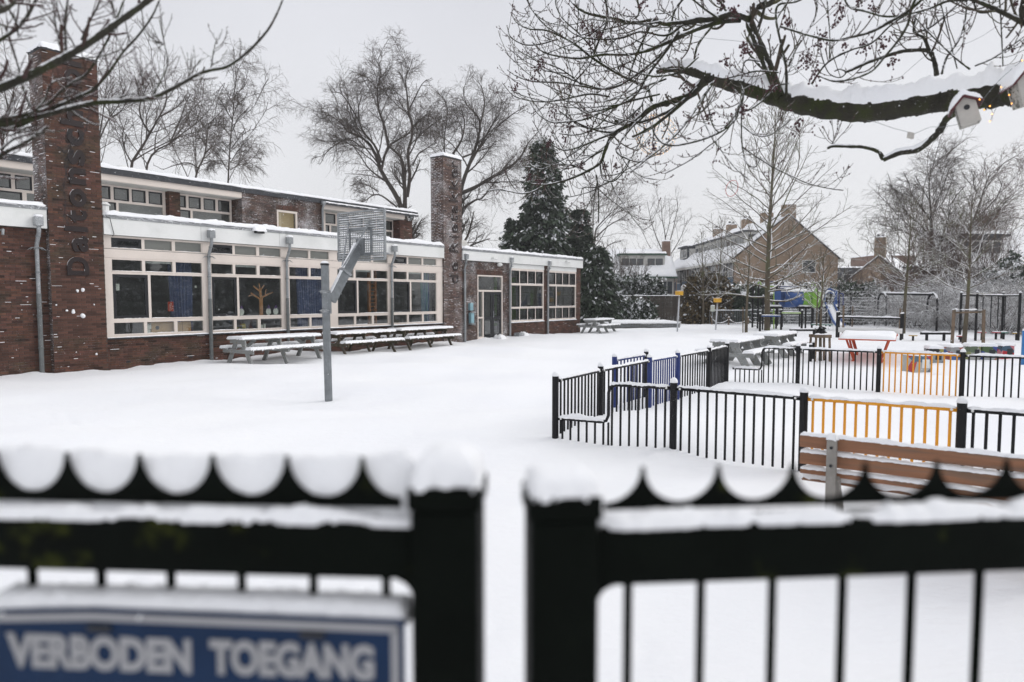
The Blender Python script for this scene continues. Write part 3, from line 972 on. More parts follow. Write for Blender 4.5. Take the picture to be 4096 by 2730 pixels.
# --- downpipes with anti-climb collars
for i, (s_, zt, lowdark) in enumerate([(-1.50, 3.78, 1.95), (2.86, 3.80, 1.82), (5.52, 3.80, 1.84), (10.16, 3.80, 1.85), (14.45, 3.72, 3.0), (17.74, 3.72, 3.0), (21.0, 3.70, 1.9)]):
    far = i >= 4
    yo = -0.26 if not far else -0.18
    up_ = MB()
    up_.box(s_ - 0.085, s_ + 0.085, yo - 0.07, yo + 0.09, zt - 0.22, zt)
    up_.tube([(s_, yo, zt - 0.2), (s_, yo, 3.42), (s_, -0.09, 3.10), (s_, -0.09, lowdark)], 0.045, 10)
    p_ = up_.build("downpipe", 'galv_snow', school, smooth=False, label="zinc downpipe with a spiked collar")
    lo = MB().tube([(s_, -0.09, lowdark), (s_, -0.09, -0.05)], 0.052, 10)
    for z in (lowdark - 0.55, 0.62):
        lo.tube([(s_, -0.09, z), (s_, -0.09, z + 0.035)], 0.062, 10)
    lo.build("lower_pipe", 'pipe_low' if not far else 'galv_snow', p_)
    up2 = MB()
    for z in (3.3, 3.02, 2.45):
        up2.tube([(s_, -0.09 if z < 3.1 else -0.2, z), (s_, -0.09 if z < 3.1 else -0.2, z + 0.03)], 0.056, 10)
    up2.build("pipe_clamp", 'galv', p_)
    c = MB()
    for k in range(14):
        a = math.pi * 2 * k / 14
        c.tube([(s_ + 0.045 * math.cos(a), -0.09 + 0.045 * math.sin(a), 3.06), (s_ + 0.11 * math.cos(a), -0.09 + 0.11 * math.sin(a), 3.05), (s_ + 0.19 * math.cos(a), -0.09 + 0.19 * math.sin(a), 2.99)], [0.008, 0.007, 0.003], 4)
    c.build("spike_collar", 'galv_snow', p_)
    MB().slab(s_ - 0.08, s_ + 0.08, yo - 0.06, yo + 0.08, zt, 0.05, cell=0.03, seed=i).build("snow_cap", 'snow', p_, smooth=True)
# cable, cameras, lamps, vents on the wall
MB().tube([(0.06, -0.16, 3.93), (0.13, -0.2, 3.9), (0.19, -0.16, 3.7), (0.24, -0.15, 3.5), (0.25, -0.04, 3.45)], 0.009, 6).build("loose_cable", 'sash', school)
for s_, z in ((16.3, 3.60), (22.6, 3.72)):
    c = MB().box(s_ - 0.04, s_ + 0.04, -0.2, -0.13, z, z + 0.06).tube([(s_ - 0.02, -0.22, z + 0.02), (s_ + 0.2, -0.27, z - 0.01)], 0.045, 10)
    c.build("security_camera", 'panel', school)
    MB().tube([(s_ + 0.2, -0.27, z - 0.01), (s_ + 0.205, -0.271, z - 0.011)], 0.04, 10).build("camera_lens", 'sash', school)
c = MB().box(4.32, 4.60, -0.28, -0.15, 3.83, 3.89)
c.build("flood_lamp", 'sash', school)
MB().slab(4.25, 4.65, -0.30, -0.05, 3.9, 0.17, cell=0.04, seed=3).build("snow_cap", 'snow', school, smooth=True)
c = MB().sphere((16.9, -0.11, 3.36), 0.14, 10, 8, 0.6)
c.build("wall_lamp", 'panel', school, smooth=True)
c = MB().tube([(-2.18, -0.02, 3.42), (-2.18, -0.14, 3.42), (-2.2, -0.17, 3.30)], 0.03, 8).tube([(14.95, -0.02, 3.3), (14.95, -0.12, 3.3), (14.93, -0.14, 3.2)], 0.025, 8)
c.build("wall_lamp", 'galv_snow', school)
mb = MB()
for s_, z in ((0.55, 0.12), (2.28, 0.13), (18.6, 0.3), (19.7, 0.3), (21.9, 0.3), (23.2, 0.3)):
    mb.box(s_ - 0.055, s_ + 0.055, -0.011, 0.0, z, z + 0.05)
mb.build("air_brick", 'sash', school)
M['teal_box'] = mat("teal_box", (0.25, 0.42, 0.48), 0.5, 0.15, 6, 0, 1, dust=0.8)
c = MB().box(14.78, 14.98, -0.12, -0.008, 1.30, 1.62).box(14.80, 15.0, -0.15, -0.008, 0.75, 1.2)
c.build("dispenser", 'teal_box', school, label="pale teal wall box beside the downpipe")
MB().tube([(14.78, -0.18, 1.22), (15.03, -0.18, 1.22)], 0.035, 8).box(14.78, 15.02, -0.22, -0.008, 0.68, 0.74).build("dispenser_tray", 'galv_snow', school)
# bucket-like box and snow clumps by the wall
MB().slab(16.3, 16.7, -0.6, -0.25, 0.0, 0.22, cell=0.05, seed=77, over=0.05, amp=0.7).slab(18.35, 18.75, -0.5, -0.1, 0.02, 0.16, cell=0.05, seed=78, amp=0.8).build("snow_clump", 'snow', school, smooth=True)
MB().box(17.95, 18.35, -0.45, -0.15, -0.02, 0.2).build("concrete_block", 'trim', school)

# --- things seen through the windows
def fthing(name, label, cat, s_, off, z, group=None):
    p = fw(s_, off)
    return thing(name, label, cat, (p.x, p.y, z), FANG, group)
def ftag(mb_, name, m, label, cat, smooth=False, group=None):
    """a one-mesh thing built in school coordinates"""
    o = mb_.build(name, m, None, smooth=smooth)
    o.location = (FA[0], FA[1], 0); o.rotation_euler = (0, 0, FANG)
    return tag(o, label, cat, group)
M['curtain'] = mat("curtain_blue", (0.145, 0.18, 0.33), 0.9, 0.2, 3, 0, 1)
M['curtain2'] = mat("curtain_teal", (0.12, 0.32, 0.34), 0.9, 0.2, 3, 0, 1, second=(0.06, 0.10, 0.32), sscale=2.5, sthr=0.5, stretch=(3, 3, 0.1))
def curtain(s0, s1, m, label, cat="curtain"):
    n = 90
    V, F = [], []
    for i in range(n + 1):
        t = i / n
        x = s0 + (s1 - s0) * t
        yy = 0.20 + 0.035 * math.sin(t * 46 * (s1 - s0) / 0.7) + 0.012 * math.sin(t * 97)
        for j in range(5):
            V.append((x + 0.02 * math.sin(j + t * 5), yy + 0.01 * j, 0.84 + 2.05 * j / 4))
    for i in range(n):
        for j in range(4):
            F.append((i * 5 + j, i * 5 + 5 + j, i * 5 + 6 + j, i * 5 + 1 + j))
    mb_ = MB().add(V, F)
    return ftag(mb_, "curtain", m, label, cat, True)
curtain(1.82, 2.50, 'curtain', "blue pleated curtain hanging behind the leftmost window bay")
curtain(6.10, 7.22, 'curtain', "wide blue curtain behind the window partly hidden by the basketball pole")
curtain(12.05, 12.55, 'curtain2', "dark teal and blue curtain behind the window next to the second chimney")
curtain(7.66, 7.80, 'curtain', "narrow blue curtain edge at the left of the window behind the backboard")
M['cardboard'] = mat("cardboard", (0.60, 0.38, 0.18), 0.85, 0.12, 3, 0, 1)
b = MB().box(1.24, 1.84, 0.10, 0.45, 0.80, 1.17)
o = ftag(b, "cardboard_box", 'cardboard', "brown cardboard box with a round hand hole on the window shelf", "box", group=None)
hm = MB().tube([(0, 0, 0), (0, -0.004, 0)], 0.055, 12)
h_ = hm.build("hand_hole", 'sash', o); h_.location = (1.40, 0.099, 1.02)
b = MB().box(1.90, 2.11, 0.10, 0.45, 0.80, 1.16)
ftag(b, "cardboard_box", 'cardboard', "left one of two plain cardboard boxes standing below the blue curtain", "box")
b = MB().box(2.13, 2.37, 0.11, 0.45, 0.80, 1.17)
ftag(b, "cardboard_box", 'cardboard', "right one of two plain cardboard boxes standing below the blue curtain", "box")
M['tree_paper'] = mat("paper_brown", (0.50, 0.24, 0.10), 0.9, 0.15, 5, 0, 1)
t_ = MB()
def pbr(a, b_, w):
    t_.beam((a[0], 0.08, a[1]), (b_[0], 0.08, b_[1]), 0.006, w, up=(b_[1] - a[1], 0, -(b_[0] - a[0])))
pbr((4.66, 1.28), (4.66, 1.85), 0.13); pbr((4.66, 1.85), (4.63, 2.15), 0.09); pbr((4.64, 1.8), (4.30, 2.0), 0.05); pbr((4.62, 2.05), (4.40, 2.22), 0.05)
pbr((4.66, 1.85), (4.95, 1.98), 0.05); pbr((4.64, 2.1), (4.60, 2.3), 0.04); pbr((4.66, 2.1), (4.78, 2.25), 0.035); pbr((4.8, 1.9), (4.85, 2.12), 0.03); pbr((4.4, 1.95), (4.22, 1.9), 0.025); pbr((4.9, 1.96), (5.1, 2.02), 0.025)
ftag(t_, "paper_tree", 'tree_paper', "brown paper tree stuck inside the second window bay", "paper tree")
M['paper_white'] = mat("paper_white", (0.86, 0.86, 0.80), 0.9, 0.05, 5, 0, 1)
M['paper_purple'] = mat("paper_purple", (0.14, 0.07, 0.22), 0.9, 0.1, 5, 0, 1)
for s_, lb in ((3.95, "paper gnome face with purple hat standing alone left of the paper tree"), (4.90, "paper gnome face with purple hat right of the paper tree trunk, inner of two"), (5.17, "paper gnome face with purple hat at the right edge of the second window")):
    g_ = MB()
    g_.poly([(s_ + 0.095 * math.cos(a), 1.415 + 0.11 * math.sin(a)) for a in [k * math.pi / 8 for k in range(16)]], 0.006)
    o = g_.build("paper_gnome", 'paper_white', None)
    pw = fw(0, -0.05)
    o.location = (pw.x, pw.y, 0); o.rotation_euler = (0, 0, FANG)
    tag(o, lb, "window decoration")
    MB().poly([(s_ - 0.075, 1.50), (s_ + 0.075, 1.50), (s_ + 0.015, 1.64)], 0.006).build("hat", 'paper_purple', o)
M['poster_red'] = mat("poster_red", (0.55, 0.06, 0.03), 0.7, 0.1, 5, 0, 1)
o = ftag(MB().box(1.69, 1.85, 0.055, 0.059, 1.47, 1.74), "poster", 'poster_red', "small red and white poster stuck on the first big window pane", "poster")
me = MB()
for k in range(11):
    a, z = 1.715 + rnd.random() * 0.09, 1.50 + k * 0.019
    me.box(a, a + 0.02 + rnd.random() * 0.02, 0.050, 0.054, z, z + 0.013)
me.build("print", 'paper_white', o)
o = ftag(MB().box(0.30, 0.42, 0.055, 0.058, 2.04, 2.22), "notice_sheet", 'paper_white', "white paper sheet taped in the dark sash at the far left", "paper sheet")
o = ftag(MB().box(2.49, 2.54, 0.055, 0.058, 2.14, 2.20), "notice_sheet", 'paper_white', "tiny white card stuck right of the blue curtain", "paper sheet")
o = ftag(MB().box(1.08, 1.20, 0.08, 0.3, 0.80, 0.98).box(1.08, 1.22, 0.07, 0.078, 0.99, 1.15), "magazine_box", 'paper_white', "pale printed box standing left of the big cardboard box", "box")
tm = text_mesh("ACTI", 0.13, 0.045, 0.003, 0.01)
tm.materials.clear(); tm.materials.append(M['sash'])
to = bpy.data.objects.new("print", tm); link(to, o)
to.matrix_local = Matrix(((-1, 0, 0, 1.215), (0, 0, -1, 0.068), (0, 1, 0, 1.10), (0, 0, 0, 1)))
M['mixed'] = mat("bright_craft", (0.45, 0.36, 0.08), 0.8, 0.5, 6, 0, 1, second=(0.05, 0.2, 0.3), sscale=7)
c = MB().box(3.98, 4.12, .1, .2, .82, 1.05).sphere((4.02, 0.1, 0.93), 0.06).box(3.8, 3.9, .1, .2, .82, .95).box(4.2, 4.3, .1, .3, .82, .9)
ftag(c, "craft_items", 'mixed', "yellow and blue craft items on the sill of the second bay", "craft items")
c = MB().box(4.62, 4.72, .1, .2, .82, 1.0).box(4.76, 4.82, .1, .14, .82, 1.02)
ftag(c, "card_stack", 'paper_white', "two pale cards standing on the sill under the paper tree", "cards")
M['rope_orange'] = mat("ladder_orange", (0.55, 0.22, 0.08), 0.8, 0.2, 5, 0, 1)
c = MB().box(9.50, 9.58, 0.45, 0.55, 0.85, 2.9).box(9.82, 9.88, 0.45, 0.55, 0.85, 2.9)
for k in range(14): c.box(9.58, 9.82, 0.47, 0.52, 0.95 + k * 0.14, 0.98 + k * 0.14)
ftag(c, "wall_ladder", 'rope_orange', "orange wooden ladder standing behind the window below the backboard", "ladder")
for a, b, w_ in ((1.08, 1.81, "first"), (3.75, 4.46, "second"), (8.46, 9.19, "fourth"), (11.13, 11.86, "fifth")):
    ftag(MB().box(a, b, 0.04, 0.07, 2.79, 2.848), "roller_blind", 'panel', "rolled up white blind behind the middle upper light of the %s bay from the left" % w_, "blind", group="rolled up white blinds")
M['wall_green'] = mat("wall_green", (0.25, 0.45, 0.10), 0.9, 0.2, 1, 0, 1)
MB().box(18.2, 20.2, 3.93, 3.99, 0.3, 3.0).box(21.8, 23.8, 3.93, 3.99, 0.3, 3.0).build("painted_panel", 'wall_green', school)

# ================================================================== YARD FURNITURE
_bar = {}
def bar_mesh(kind, h):
    k = (kind, round(h, 3))
    if k not in _bar:
        o = MB().tube([(0, 0, -0.04), (0, 0, h)], 0.0145, 8).build("bar", kind, None, smooth=True)
        _bar[k] = o.data
        bpy.data.objects.remove(o)
    return _bar[k]
def fence_line(label, pts, panels, seed=0, H=0.80, posts=None, nbar=13, group="low play fences"):
    root = thing("play_fence", label, "fence", (pts[0][0], pts[0][1], 0), 0, group)
    O = Vector((pts[0][0], pts[0][1], 0))
    P = [Vector((p[0], p[1], 0)) - O for p in pts]
    for i, p in enumerate(P):
        m = posts[i] if posts else 'black'
        if m is None:
            continue
        po = MB().tube([p + Vector((0, 0, -0.08)), p + Vector((0, 0, H + 0.02))], 0.044, 14).dome((p.x, p.y, H + 0.02), 0.044, 0.025, 14, 3).build("post", m, root, smooth=False, label="blue fence post" if m == 'blue' else None)
        MB().dome((p.x, p.y, H + 0.025), 0.050, 0.062 + 0.012 * math.sin(i * 3), 12, 5).build("snow_cap", 'snow', po, smooth=True)
    for i, kind in enumerate(panels):
        if kind is None: continue
        a, b = P[i], P[i + 1]
        d = (b - a); L = d.length; d.normalize()
        m = {'orange': 'orange', 'blue': 'blue'}.get(kind, 'black')
        A, B = a + d * 0.05, b - d * 0.05
        zr = H - 0.045
        up = Vector((0, 0, 1))
        rail = MB()
        if kind == 'step':
            q = 0.47 * L
            zl = 0.27
            pts_ = [A + up * zl, a + d * (q - 0.10) + up * zl, a + d * (q - 0.03) + up * (zl + 0.02), a + d * q + up * (zl + 0.09), a + d * q + up * (zr - 0.10), a + d * (q + 0.025) + up * (zr - 0.03), a + d * (q + 0.10) + up * zr, B + up * zr]
            rail.tube(pts_, 0.020, 10)
            rail.tube([a + d * q + up * zl, a + d * q - up * 0.05], 0.014, 8)
            sn = MB().ridge([A + up * (zl + .013), a + d * (q - 0.06) + up * (zl + .013)], 0.048, 0.045, 0.03, seed, under=0.002)
            MB().ridge([a + d * (q + 0.03) + up * (zr + 0.010), B + up * (zr + .013)], 0.036, 0.034, 0.03, seed + 1, under=0.01).build("rail_snow", 'snow', root, smooth=True)
        else:
            rail.tube([A + up * zr, B + up * zr], 0.020, 10)
            sn = MB().ridge([A + up * (zr + .013), B + up * (zr + .013)], 0.036, 0.034, 0.03, seed + i, under=0.0)
        for e_, s_ in ((A, 1), (B, -1)):
            zz = 0.27 if (kind == 'step' and s_ == 1) else zr
            rail.beam(e_ + up * zz - d * 0.02 * s_, e_ + up * zz + d * 0.06 * s_, 0.03, 0.045)
        ro = rail.build("rail", m, root, smooth=True, label={'orange': "orange top rail", 'blue': "blue top rail"}.get(kind))
        for e_, s_ in ((A, 1), (B, -1)):
            zz = 0.27 if (kind == 'step' and s_ == 1) else zr
            c = e_ + up * zz + d * 0.035 * s_
            nrm_ = Vector((d.y, -d.x, 0))
            if nrm_.y > 0: nrm_ = -nrm_
            MB().sphere(tuple(c + nrm_ * 0.022), 0.014, 8, 6).build("bolt", 'panel', ro, smooth=True)
        sn.build("rail_snow", 'snow', root, smooth=True)
        for k in range(nbar):
            t = (k + 0.9) / (nbar + 0.8)
            c = a + d * (L * t)
            h = zr
            if kind == 'step' and t * L < 0.47 * L: h = 0.27
            if kind == 'step' and abs(t * L - 0.47 * L) < 0.04: continue
            mesh_obj("bar", bar_mesh(m, h), root, loc=c)
    return root
Fp = [(0.57, 8.90), (1.96, 8.22), (3.18, 7.38), (4.40, 6.62), (5.65, 5.85), (6.9, 5.05)]
fence_line("near run of low black fence with an orange middle panel, behind the wooden bench", Fp, ['step', 'bar', 'orange', 'bar', 'bar'], 10)
Lp = [(0.60, 8.98), (1.33, 10.2), (2.38, 11.77), (3.10, 12.72), (4.07, 14.06), (4.84, 15.32)]
fence_line("side run of low black fence with two blue posts, leading away from the near corner", Lp, ['bar', 'bar', 'blue', 'bar', 'bar'], 30, posts=[None, 'black', 'blue', 'blue', 'black', 'black'], nbar=12)
Bp = [(4.93, 15.28), (6.12, 14.55), (7.42, 13.75), (8.55, 12.9), (9.85, 12.1), (11.1, 11.3)]
fence_line("far run of low black fence with an orange panel, in front of the painted blocks", Bp, ['step', 'bar', 'orange', 'bar', 'bar'], 50, posts=[None] + ['black'] * 5)
fence_line("short blue baffle fence standing just outside the side entrance gap", [(1.79, 11.88), (2.56, 12.98)], ['blue'], 70, posts=['blue', 'black'], nbar=9)

def plank_tf(p, q):
    return p, q
def picnic(label, c, ang, L=2.6, wood='wood_grey', lp=(0.2, 1.3, 2.4), seed=0, broad=0.12, zt=0.66, group="snow covered picnic tables"):
    root = thing("picnic_table", label, "picnic table", (c[0], c[1], 0), ang, group)
    h = L / 2
    for k in range(5):
        y = -0.375 + 0.15 * k + 0.004
        MB().box(-h, h, y, y + 0.142, zt, zt + 0.04).build("tabletop_plank", wood, root)
    for sgn in (-1, 1):
        for k in range(2):
            y = sgn * 0.64 - 0.135 + 0.138 * k
            MB().box(-h, h, y, y + 0.13, 0.385, 0.425).build("seat_plank", wood, root)
    for x in lp:
        x = x - h
        for sgn in (-1, 1):
            MB().beam((x + 0.02 * sgn, sgn * 0.16, zt), (x + 0.02 * sgn, sgn * 0.60, -0.05), broad, 0.045, up=(1, 0, 0)).build("leg", wood, root)
        MB().box(x - 0.065, x - 0.02, -0.36, 0.36, zt - 0.10, zt).build("cleat", wood, root)
        MB().box(x - 0.068, x - 0.023, -0.74, 0.74, 0.285, 0.385).build("crossbar", wood, root)
    MB().beam((lp[0] - h, 0, 0.33), (lp[0] - h + 0.5, 0, zt - 0.02), 0.045, 0.09).build("brace", wood, root)
    MB().beam((lp[-1] - h, 0, 0.33), (lp[-1] - h - 0.5, 0, zt - 0.02), 0.045, 0.09).build("brace", wood, root)
    MB().slab(-h, h, -0.375, 0.375, zt + 0.04, 0.062, cell=0.045, seed=seed).build("tabletop_snow", 'snow', root, smooth=True)
    for sgn in (-1, 1):
        sn = MB().slab(-h, h, sgn * 0.64 - 0.135, sgn * 0.64 + 0.135, 0.425, 0.06, cell=0.04, seed=seed + 2 + sgn)
        g = random.Random(seed)
        for k in range(7):
            x = g.uniform(-h, h)
            sn.sphere((x, sgn * 0.64 - 0.14, 0.415 - g.random() * 0.02), g.uniform(0.012, 0.025), 6, 4, 1.5)
        sn.build("seat_snow", 'snow', root, smooth=True)
    return root
def pf(s_, off): p = fw(s_, off); return (p.x, p.y)
picnic("grey painted picnic table nearest the tall chimney, snow on top", pf(4.10, 1.47), FANG, 2.7, 'wood_grey', (0.15, 1.3, 2.5), 1, 0.14)
picnic("weathered brown picnic table behind the basketball pole, middle of the three by the wall", pf(7.40, 1.42), FANG, 2.6, 'wood_moss', (0.2, 1.25, 2.35), 2, 0.085)
picnic("weathered brown picnic table closest to the second chimney", pf(10.55, 1.22), FANG, 2.8, 'wood_moss', (0.25, 1.35, 2.5), 3, 0.085)
picnic("small grey picnic table alone in front of the far end of the school", (4.65, 36.5), FANG, 2.1, 'wood_grey', (0.2, 1.0, 1.85), 4, 0.12)
t1 = gp(2894, 1364, .72); picnic("grey picnic table right behind the corner of the play fence", (t1.x + FD[0] * 1.2, t1.y + FD[1] * 1.2), FANG, 2.4, 'wood_grey', (0.25, 1.2, 2.15), 5, 0.19)
t1 = gp(3062, 1340, .72); picnic("grey picnic table further back, left of the staked tree box", (t1.x + FD[0] * 1.15, t1.y + FD[1] * 1.15), FANG, 2.3, 'wood_grey', (0.25, 1.15, 2.05), 6, 0.17)

# --- basketball stand seen from behind
bb = thing("basketball_stand", "grey steel basketball stand with grid backboard seen from behind", "basketball hoop", (-3.42, 12.53, 0))
MB().tube([(0.03, 0, -0.1), (0, 0, 2.44)], 0.073, 8).build("pole", 'galv', bb)
MB().tube([(0, 0, 2.44), (0, 0, 2.475)], 0.079, 10).build("pole_cap", 'sash', bb)
MB().dome((0, 0, 2.475), 0.075, 0.05, 12, 4).build("snow_cap", 'snow', bb, smooth=True)
bn = Vector((0.58, 0.815, 0)).normalized()          # playing direction
bt = Vector((bn.y, -bn.x, 0))                       # to the right
c0 = Vector((0.54, 0.60, 0))
for z in (1.58, 1.93):
    MB().tube([(0, 0, z), (0, 0, z + 0.03)], 0.088, 10).ridge([(-0.09, -0.02, z + .03), (0.09, -0.02, z + 0.03)], 0.15, 0.025, 0.03, 3).build("collar", 'galv_snow', bb)
MB().box(0.055, 0.10, -0.05, 0.05, 1.56, 1.98).build("bracket", 'galv', bb)
pa, pb_ = Vector((0.09, 0.06, 1.80)), c0 + Vector((0.0, 0, 2.83)) - bn * 0.06
MB().beam(pa, pb_, 0.085, 0.18).build("arm", 'galv', bb)
dirv = (pb_ - pa).normalized(); nup = (Vector((0, 0, 1)) - dirv * dirv.z).normalized()
MB().ridge([pa + nup * 0.09, pb_ + nup * 0.09], 0.088, 0.045, 0.03, 8, under=0.0).build("arm_snow", 'snow', bb, smooth=True)
MB().beam(pa + dirv * 0.62 - nup * 0.11, pa + dirv * 0.62 + nup * 0.12, 0.13, 0.05, up=tuple(dirv)).build("clamp", 'galv_snow', bb)
W2 = 0.645
zb0, zb1 = 2.57, 3.49
board = MB()
for s_ in (-W2, W2): board.beam(c0 + bt * s_ + Vector((0, 0, zb0)), c0 + bt * s_ + Vector((0, 0, zb1)), 0.035, 0.03, up=tuple(bn))
for z in (zb0, zb1): board.beam(c0 - bt * W2 + Vector((0, 0, z)), c0 + bt * W2 + Vector((0, 0, z)), 0.03, 0.03)
bo = board.build("backboard", 'galv_snow', bb)
hm_ = MB().box(-W2, W2, -0.010, 0.010, -0.006, 0.006).build("slat", 'galv_snow', bo); hmesh = hm_.data; bpy.data.objects.remove(hm_)
vm_ = MB().box(-0.0025, 0.0025, -0.008, 0.008, zb0, zb1).build("upright", 'galv', bo); vmesh = vm_.data; bpy.data.objects.remove(vm_)
ang_b = math.atan2(bt.y, bt.x)
for k in range(1, 21):
    z = zb0 + (zb1 - zb0) * k / 21
    mesh_obj("slat", hmesh, bo, loc=(c0.x, c0.y, z), rz=ang_b)
    MB().ridge([c0 - bt * W2 + Vector((0, 0, z + 0.006)), c0 + bt * W2 + Vector((0, 0, z + 0.006))], 0.026, 0.013, 0.05, k, k=4, gaps=0.1).build("slat_snow", 'snow', bo)
for k in range(1, 26):
    s_ = -W2 + 2 * W2 * k / 26
    p = c0 + bt * s_
    mesh_obj("upright", vmesh, bo, loc=(p.x, p.y, 0), rz=ang_b)
bk = MB()
for s_ in (-0.3, 0.3): bk.beam(c0 + bt * s_ + Vector((0, 0, 2.66)) - bn * 0.02, c0 + bt * s_ + Vector((0, 0, 3.18)) - bn * 0.02, 0.05, 0.02, up=tuple(bn))
for z in (2.68, 3.16): bk.beam(c0 - bt * 0.3 + Vector((0, 0, z)) - bn * 0.02, c0 + bt * 0.3 + Vector((0, 0, z)) - bn * 0.02, 0.02, 0.05)
bk.build("mounting_frame", 'galv', bb)
MB().box(-0.11, 0.11, -0.04, 0.0, 2.66, 2.98).build("mounting_plate", 'galv', bb).matrix_local = Matrix.Translation(c0) @ Matrix.Rotation(ang_b, 4, 'Z')
st = MB()
mid = pa + dirv * 0.62 + nup * 0.1
for s_ in (-0.31, 0.28): st.tube([mid, c0 + bt * s_ + Vector((0, 0, 3.27)) - bn * 0.03], 0.016, 8).tube([c0 + bt * s_ + Vector((0, 0, 3.27)) - bn * 0.07, c0 + bt * s_ + Vector((0, 0, 3.27))], 0.025, 8)
st.build("strut", 'galv_snow', bb)
rc = c0 + bn * 0.42 + Vector((0, 0, 2.72))
MB().tube([rc + Vector((0.225 * math.cos(a), 0.225 * math.sin(a), 0)) for a in np.linspace(0, 2 * math.pi, 25)], 0.011, 6).tube([c0 + Vector((0, 0, 2.72)), c0 + bn * 0.2 + Vector((0, 0, 2.72))], 0.02, 6).build("hoop", 'galv_snow', bb)

# --- wooden bench seen from behind, right foreground
bl_, br_ = Vector((2.215, 5.20, 0)), Vector((3.42, 4.37, 0))
bd = (br_ - bl_).normalized(); bang = math.atan2(bd.y, bd.x)
bench = thing("park_bench", "brown wooden slatted bench with grey posts seen from behind, snow on its slats", "bench", (bl_.x, bl_.y, 0), bang)
LB = 1.72
for y, z0, z1, nm in ((0.0, 0.705, 0.795, 'backrest_slat'), (0.02, 0.570, 0.66, 'backrest_slat'), (0.045, 0.49, 0.525, 'backrest_slat')):
    MB().box(0, LB, y, y + 0.038, z0, z1).build(nm, 'wood_bench', bench, bevel=0.004)
    MB().ridge([(0.003, y + 0.019, z1), (LB - 0.003, y + 0.019, z1)], 0.042, 0.028 if z0 > 0.7 else 0.034, 0.02, int(z0 * 100), k=7, amp=0.2).build("slat_snow", 'snow', bench, smooth=True)
for k in range(3):
    y = 0.11 + k * 0.125
    MB().box(0, LB, y, y + 0.11, 0.42, 0.455).build("seat_slat", 'wood_bench', bench, bevel=0.004)
MB().slab(0, LB, 0.11, 0.47, 0.455, 0.05, cell=0.04, seed=5).build("seat_snow", 'snow', bench, smooth=True)
M['post_grey'] = mat("post_grey", (0.25, 0.235, 0.215), 0.75, 0.2, 9, 0.2, 50, frost=0.1, fscale=60)
for x in (0.235, LB - 0.235):
    po = MB().box(x - 0.034, x + 0.034, -0.055, -0.002, -0.05, 0.80).build("post", 'post_grey', bench, bevel=0.004)
    MB().slab(x - 0.034, x + 0.034, -0.055, 0.0, 0.80, 0.045, cell=0.015, seed=int(x * 10), over=0.006).build("snow_cap", 'snow', po, smooth=True)
    for z in (0.735, 0.60):
        MB().tube([(x, -0.055, z), (x, -0.066, z)], 0.011, 8).build("bolt", 'sash', po)
    MB().beam((x + 0.02, 0.0, 0.47), (x + 0.02, 0.45, 0.40), 0.05, 0.05).beam((x + 0.03, -0.02, 0.50), (x + 0.03, 0.40, -0.05), 0.05, 0.05).build("seat_support", 'post_grey', bench)

# --- korfball posts
M['yellow'] = mat("basket_yellow", (0.66, 0.36, 0.03), 0.6, 0.15, 6, 0, 1, dust=0.8)
M['white_post'] = mat("post_white", (0.50, 0.51, 0.53), 0.5, 0.1, 5, 0, 1)
for (x, y, zt, lb) in ((9.39, 38.4, 2.24, "taller korfball post with yellow basket in front of the slatted fence"), (11.72, 39.0, 1.84, "shorter korfball post with yellow basket in front of the dark hedge")):
    k_ = thing("korfball_post", lb, "korfball post", (x, y, 0), 0, "korfball posts")
    MB().tube([(-0.08, 0, -0.05), (0.0, 0, zt - 0.28)], 0.045, 10).build("pole", 'white_post', k_, smooth=True)
    bk = MB()
    n = 18
    for z0, z1 in ((zt - 0.25, zt - 0.01),):
        for rr_ in (0.215, 0.195):
            V = []; F = []
            for i in range(n):
                a = 2 * math.pi * i / n
                V += [(rr_ * math.cos(a), rr_ * math.sin(a), z0), (rr_ * 1.04 * math.cos(a), rr_ * 1.04 * math.sin(a), z1)]
            for i in range(n):
                j = (i + 1) % n
                F.append((2 * i, 2 * j, 2 * j + 1, 2 * i + 1))
            bk.add(V, F)
    bk.tube([(0.225 * math.cos(a), 0.225 * math.sin(a), zt - 0.02) for a in np.linspace(0, 2 * math.pi, 19)], 0.015, 6)
    bk.build("basket", 'yellow', k_)
    MB().dome((0, 0, zt - 0.04), 0.19, 0.05, 12, 3).build("snow_cap", 'snow', k_, smooth=True)

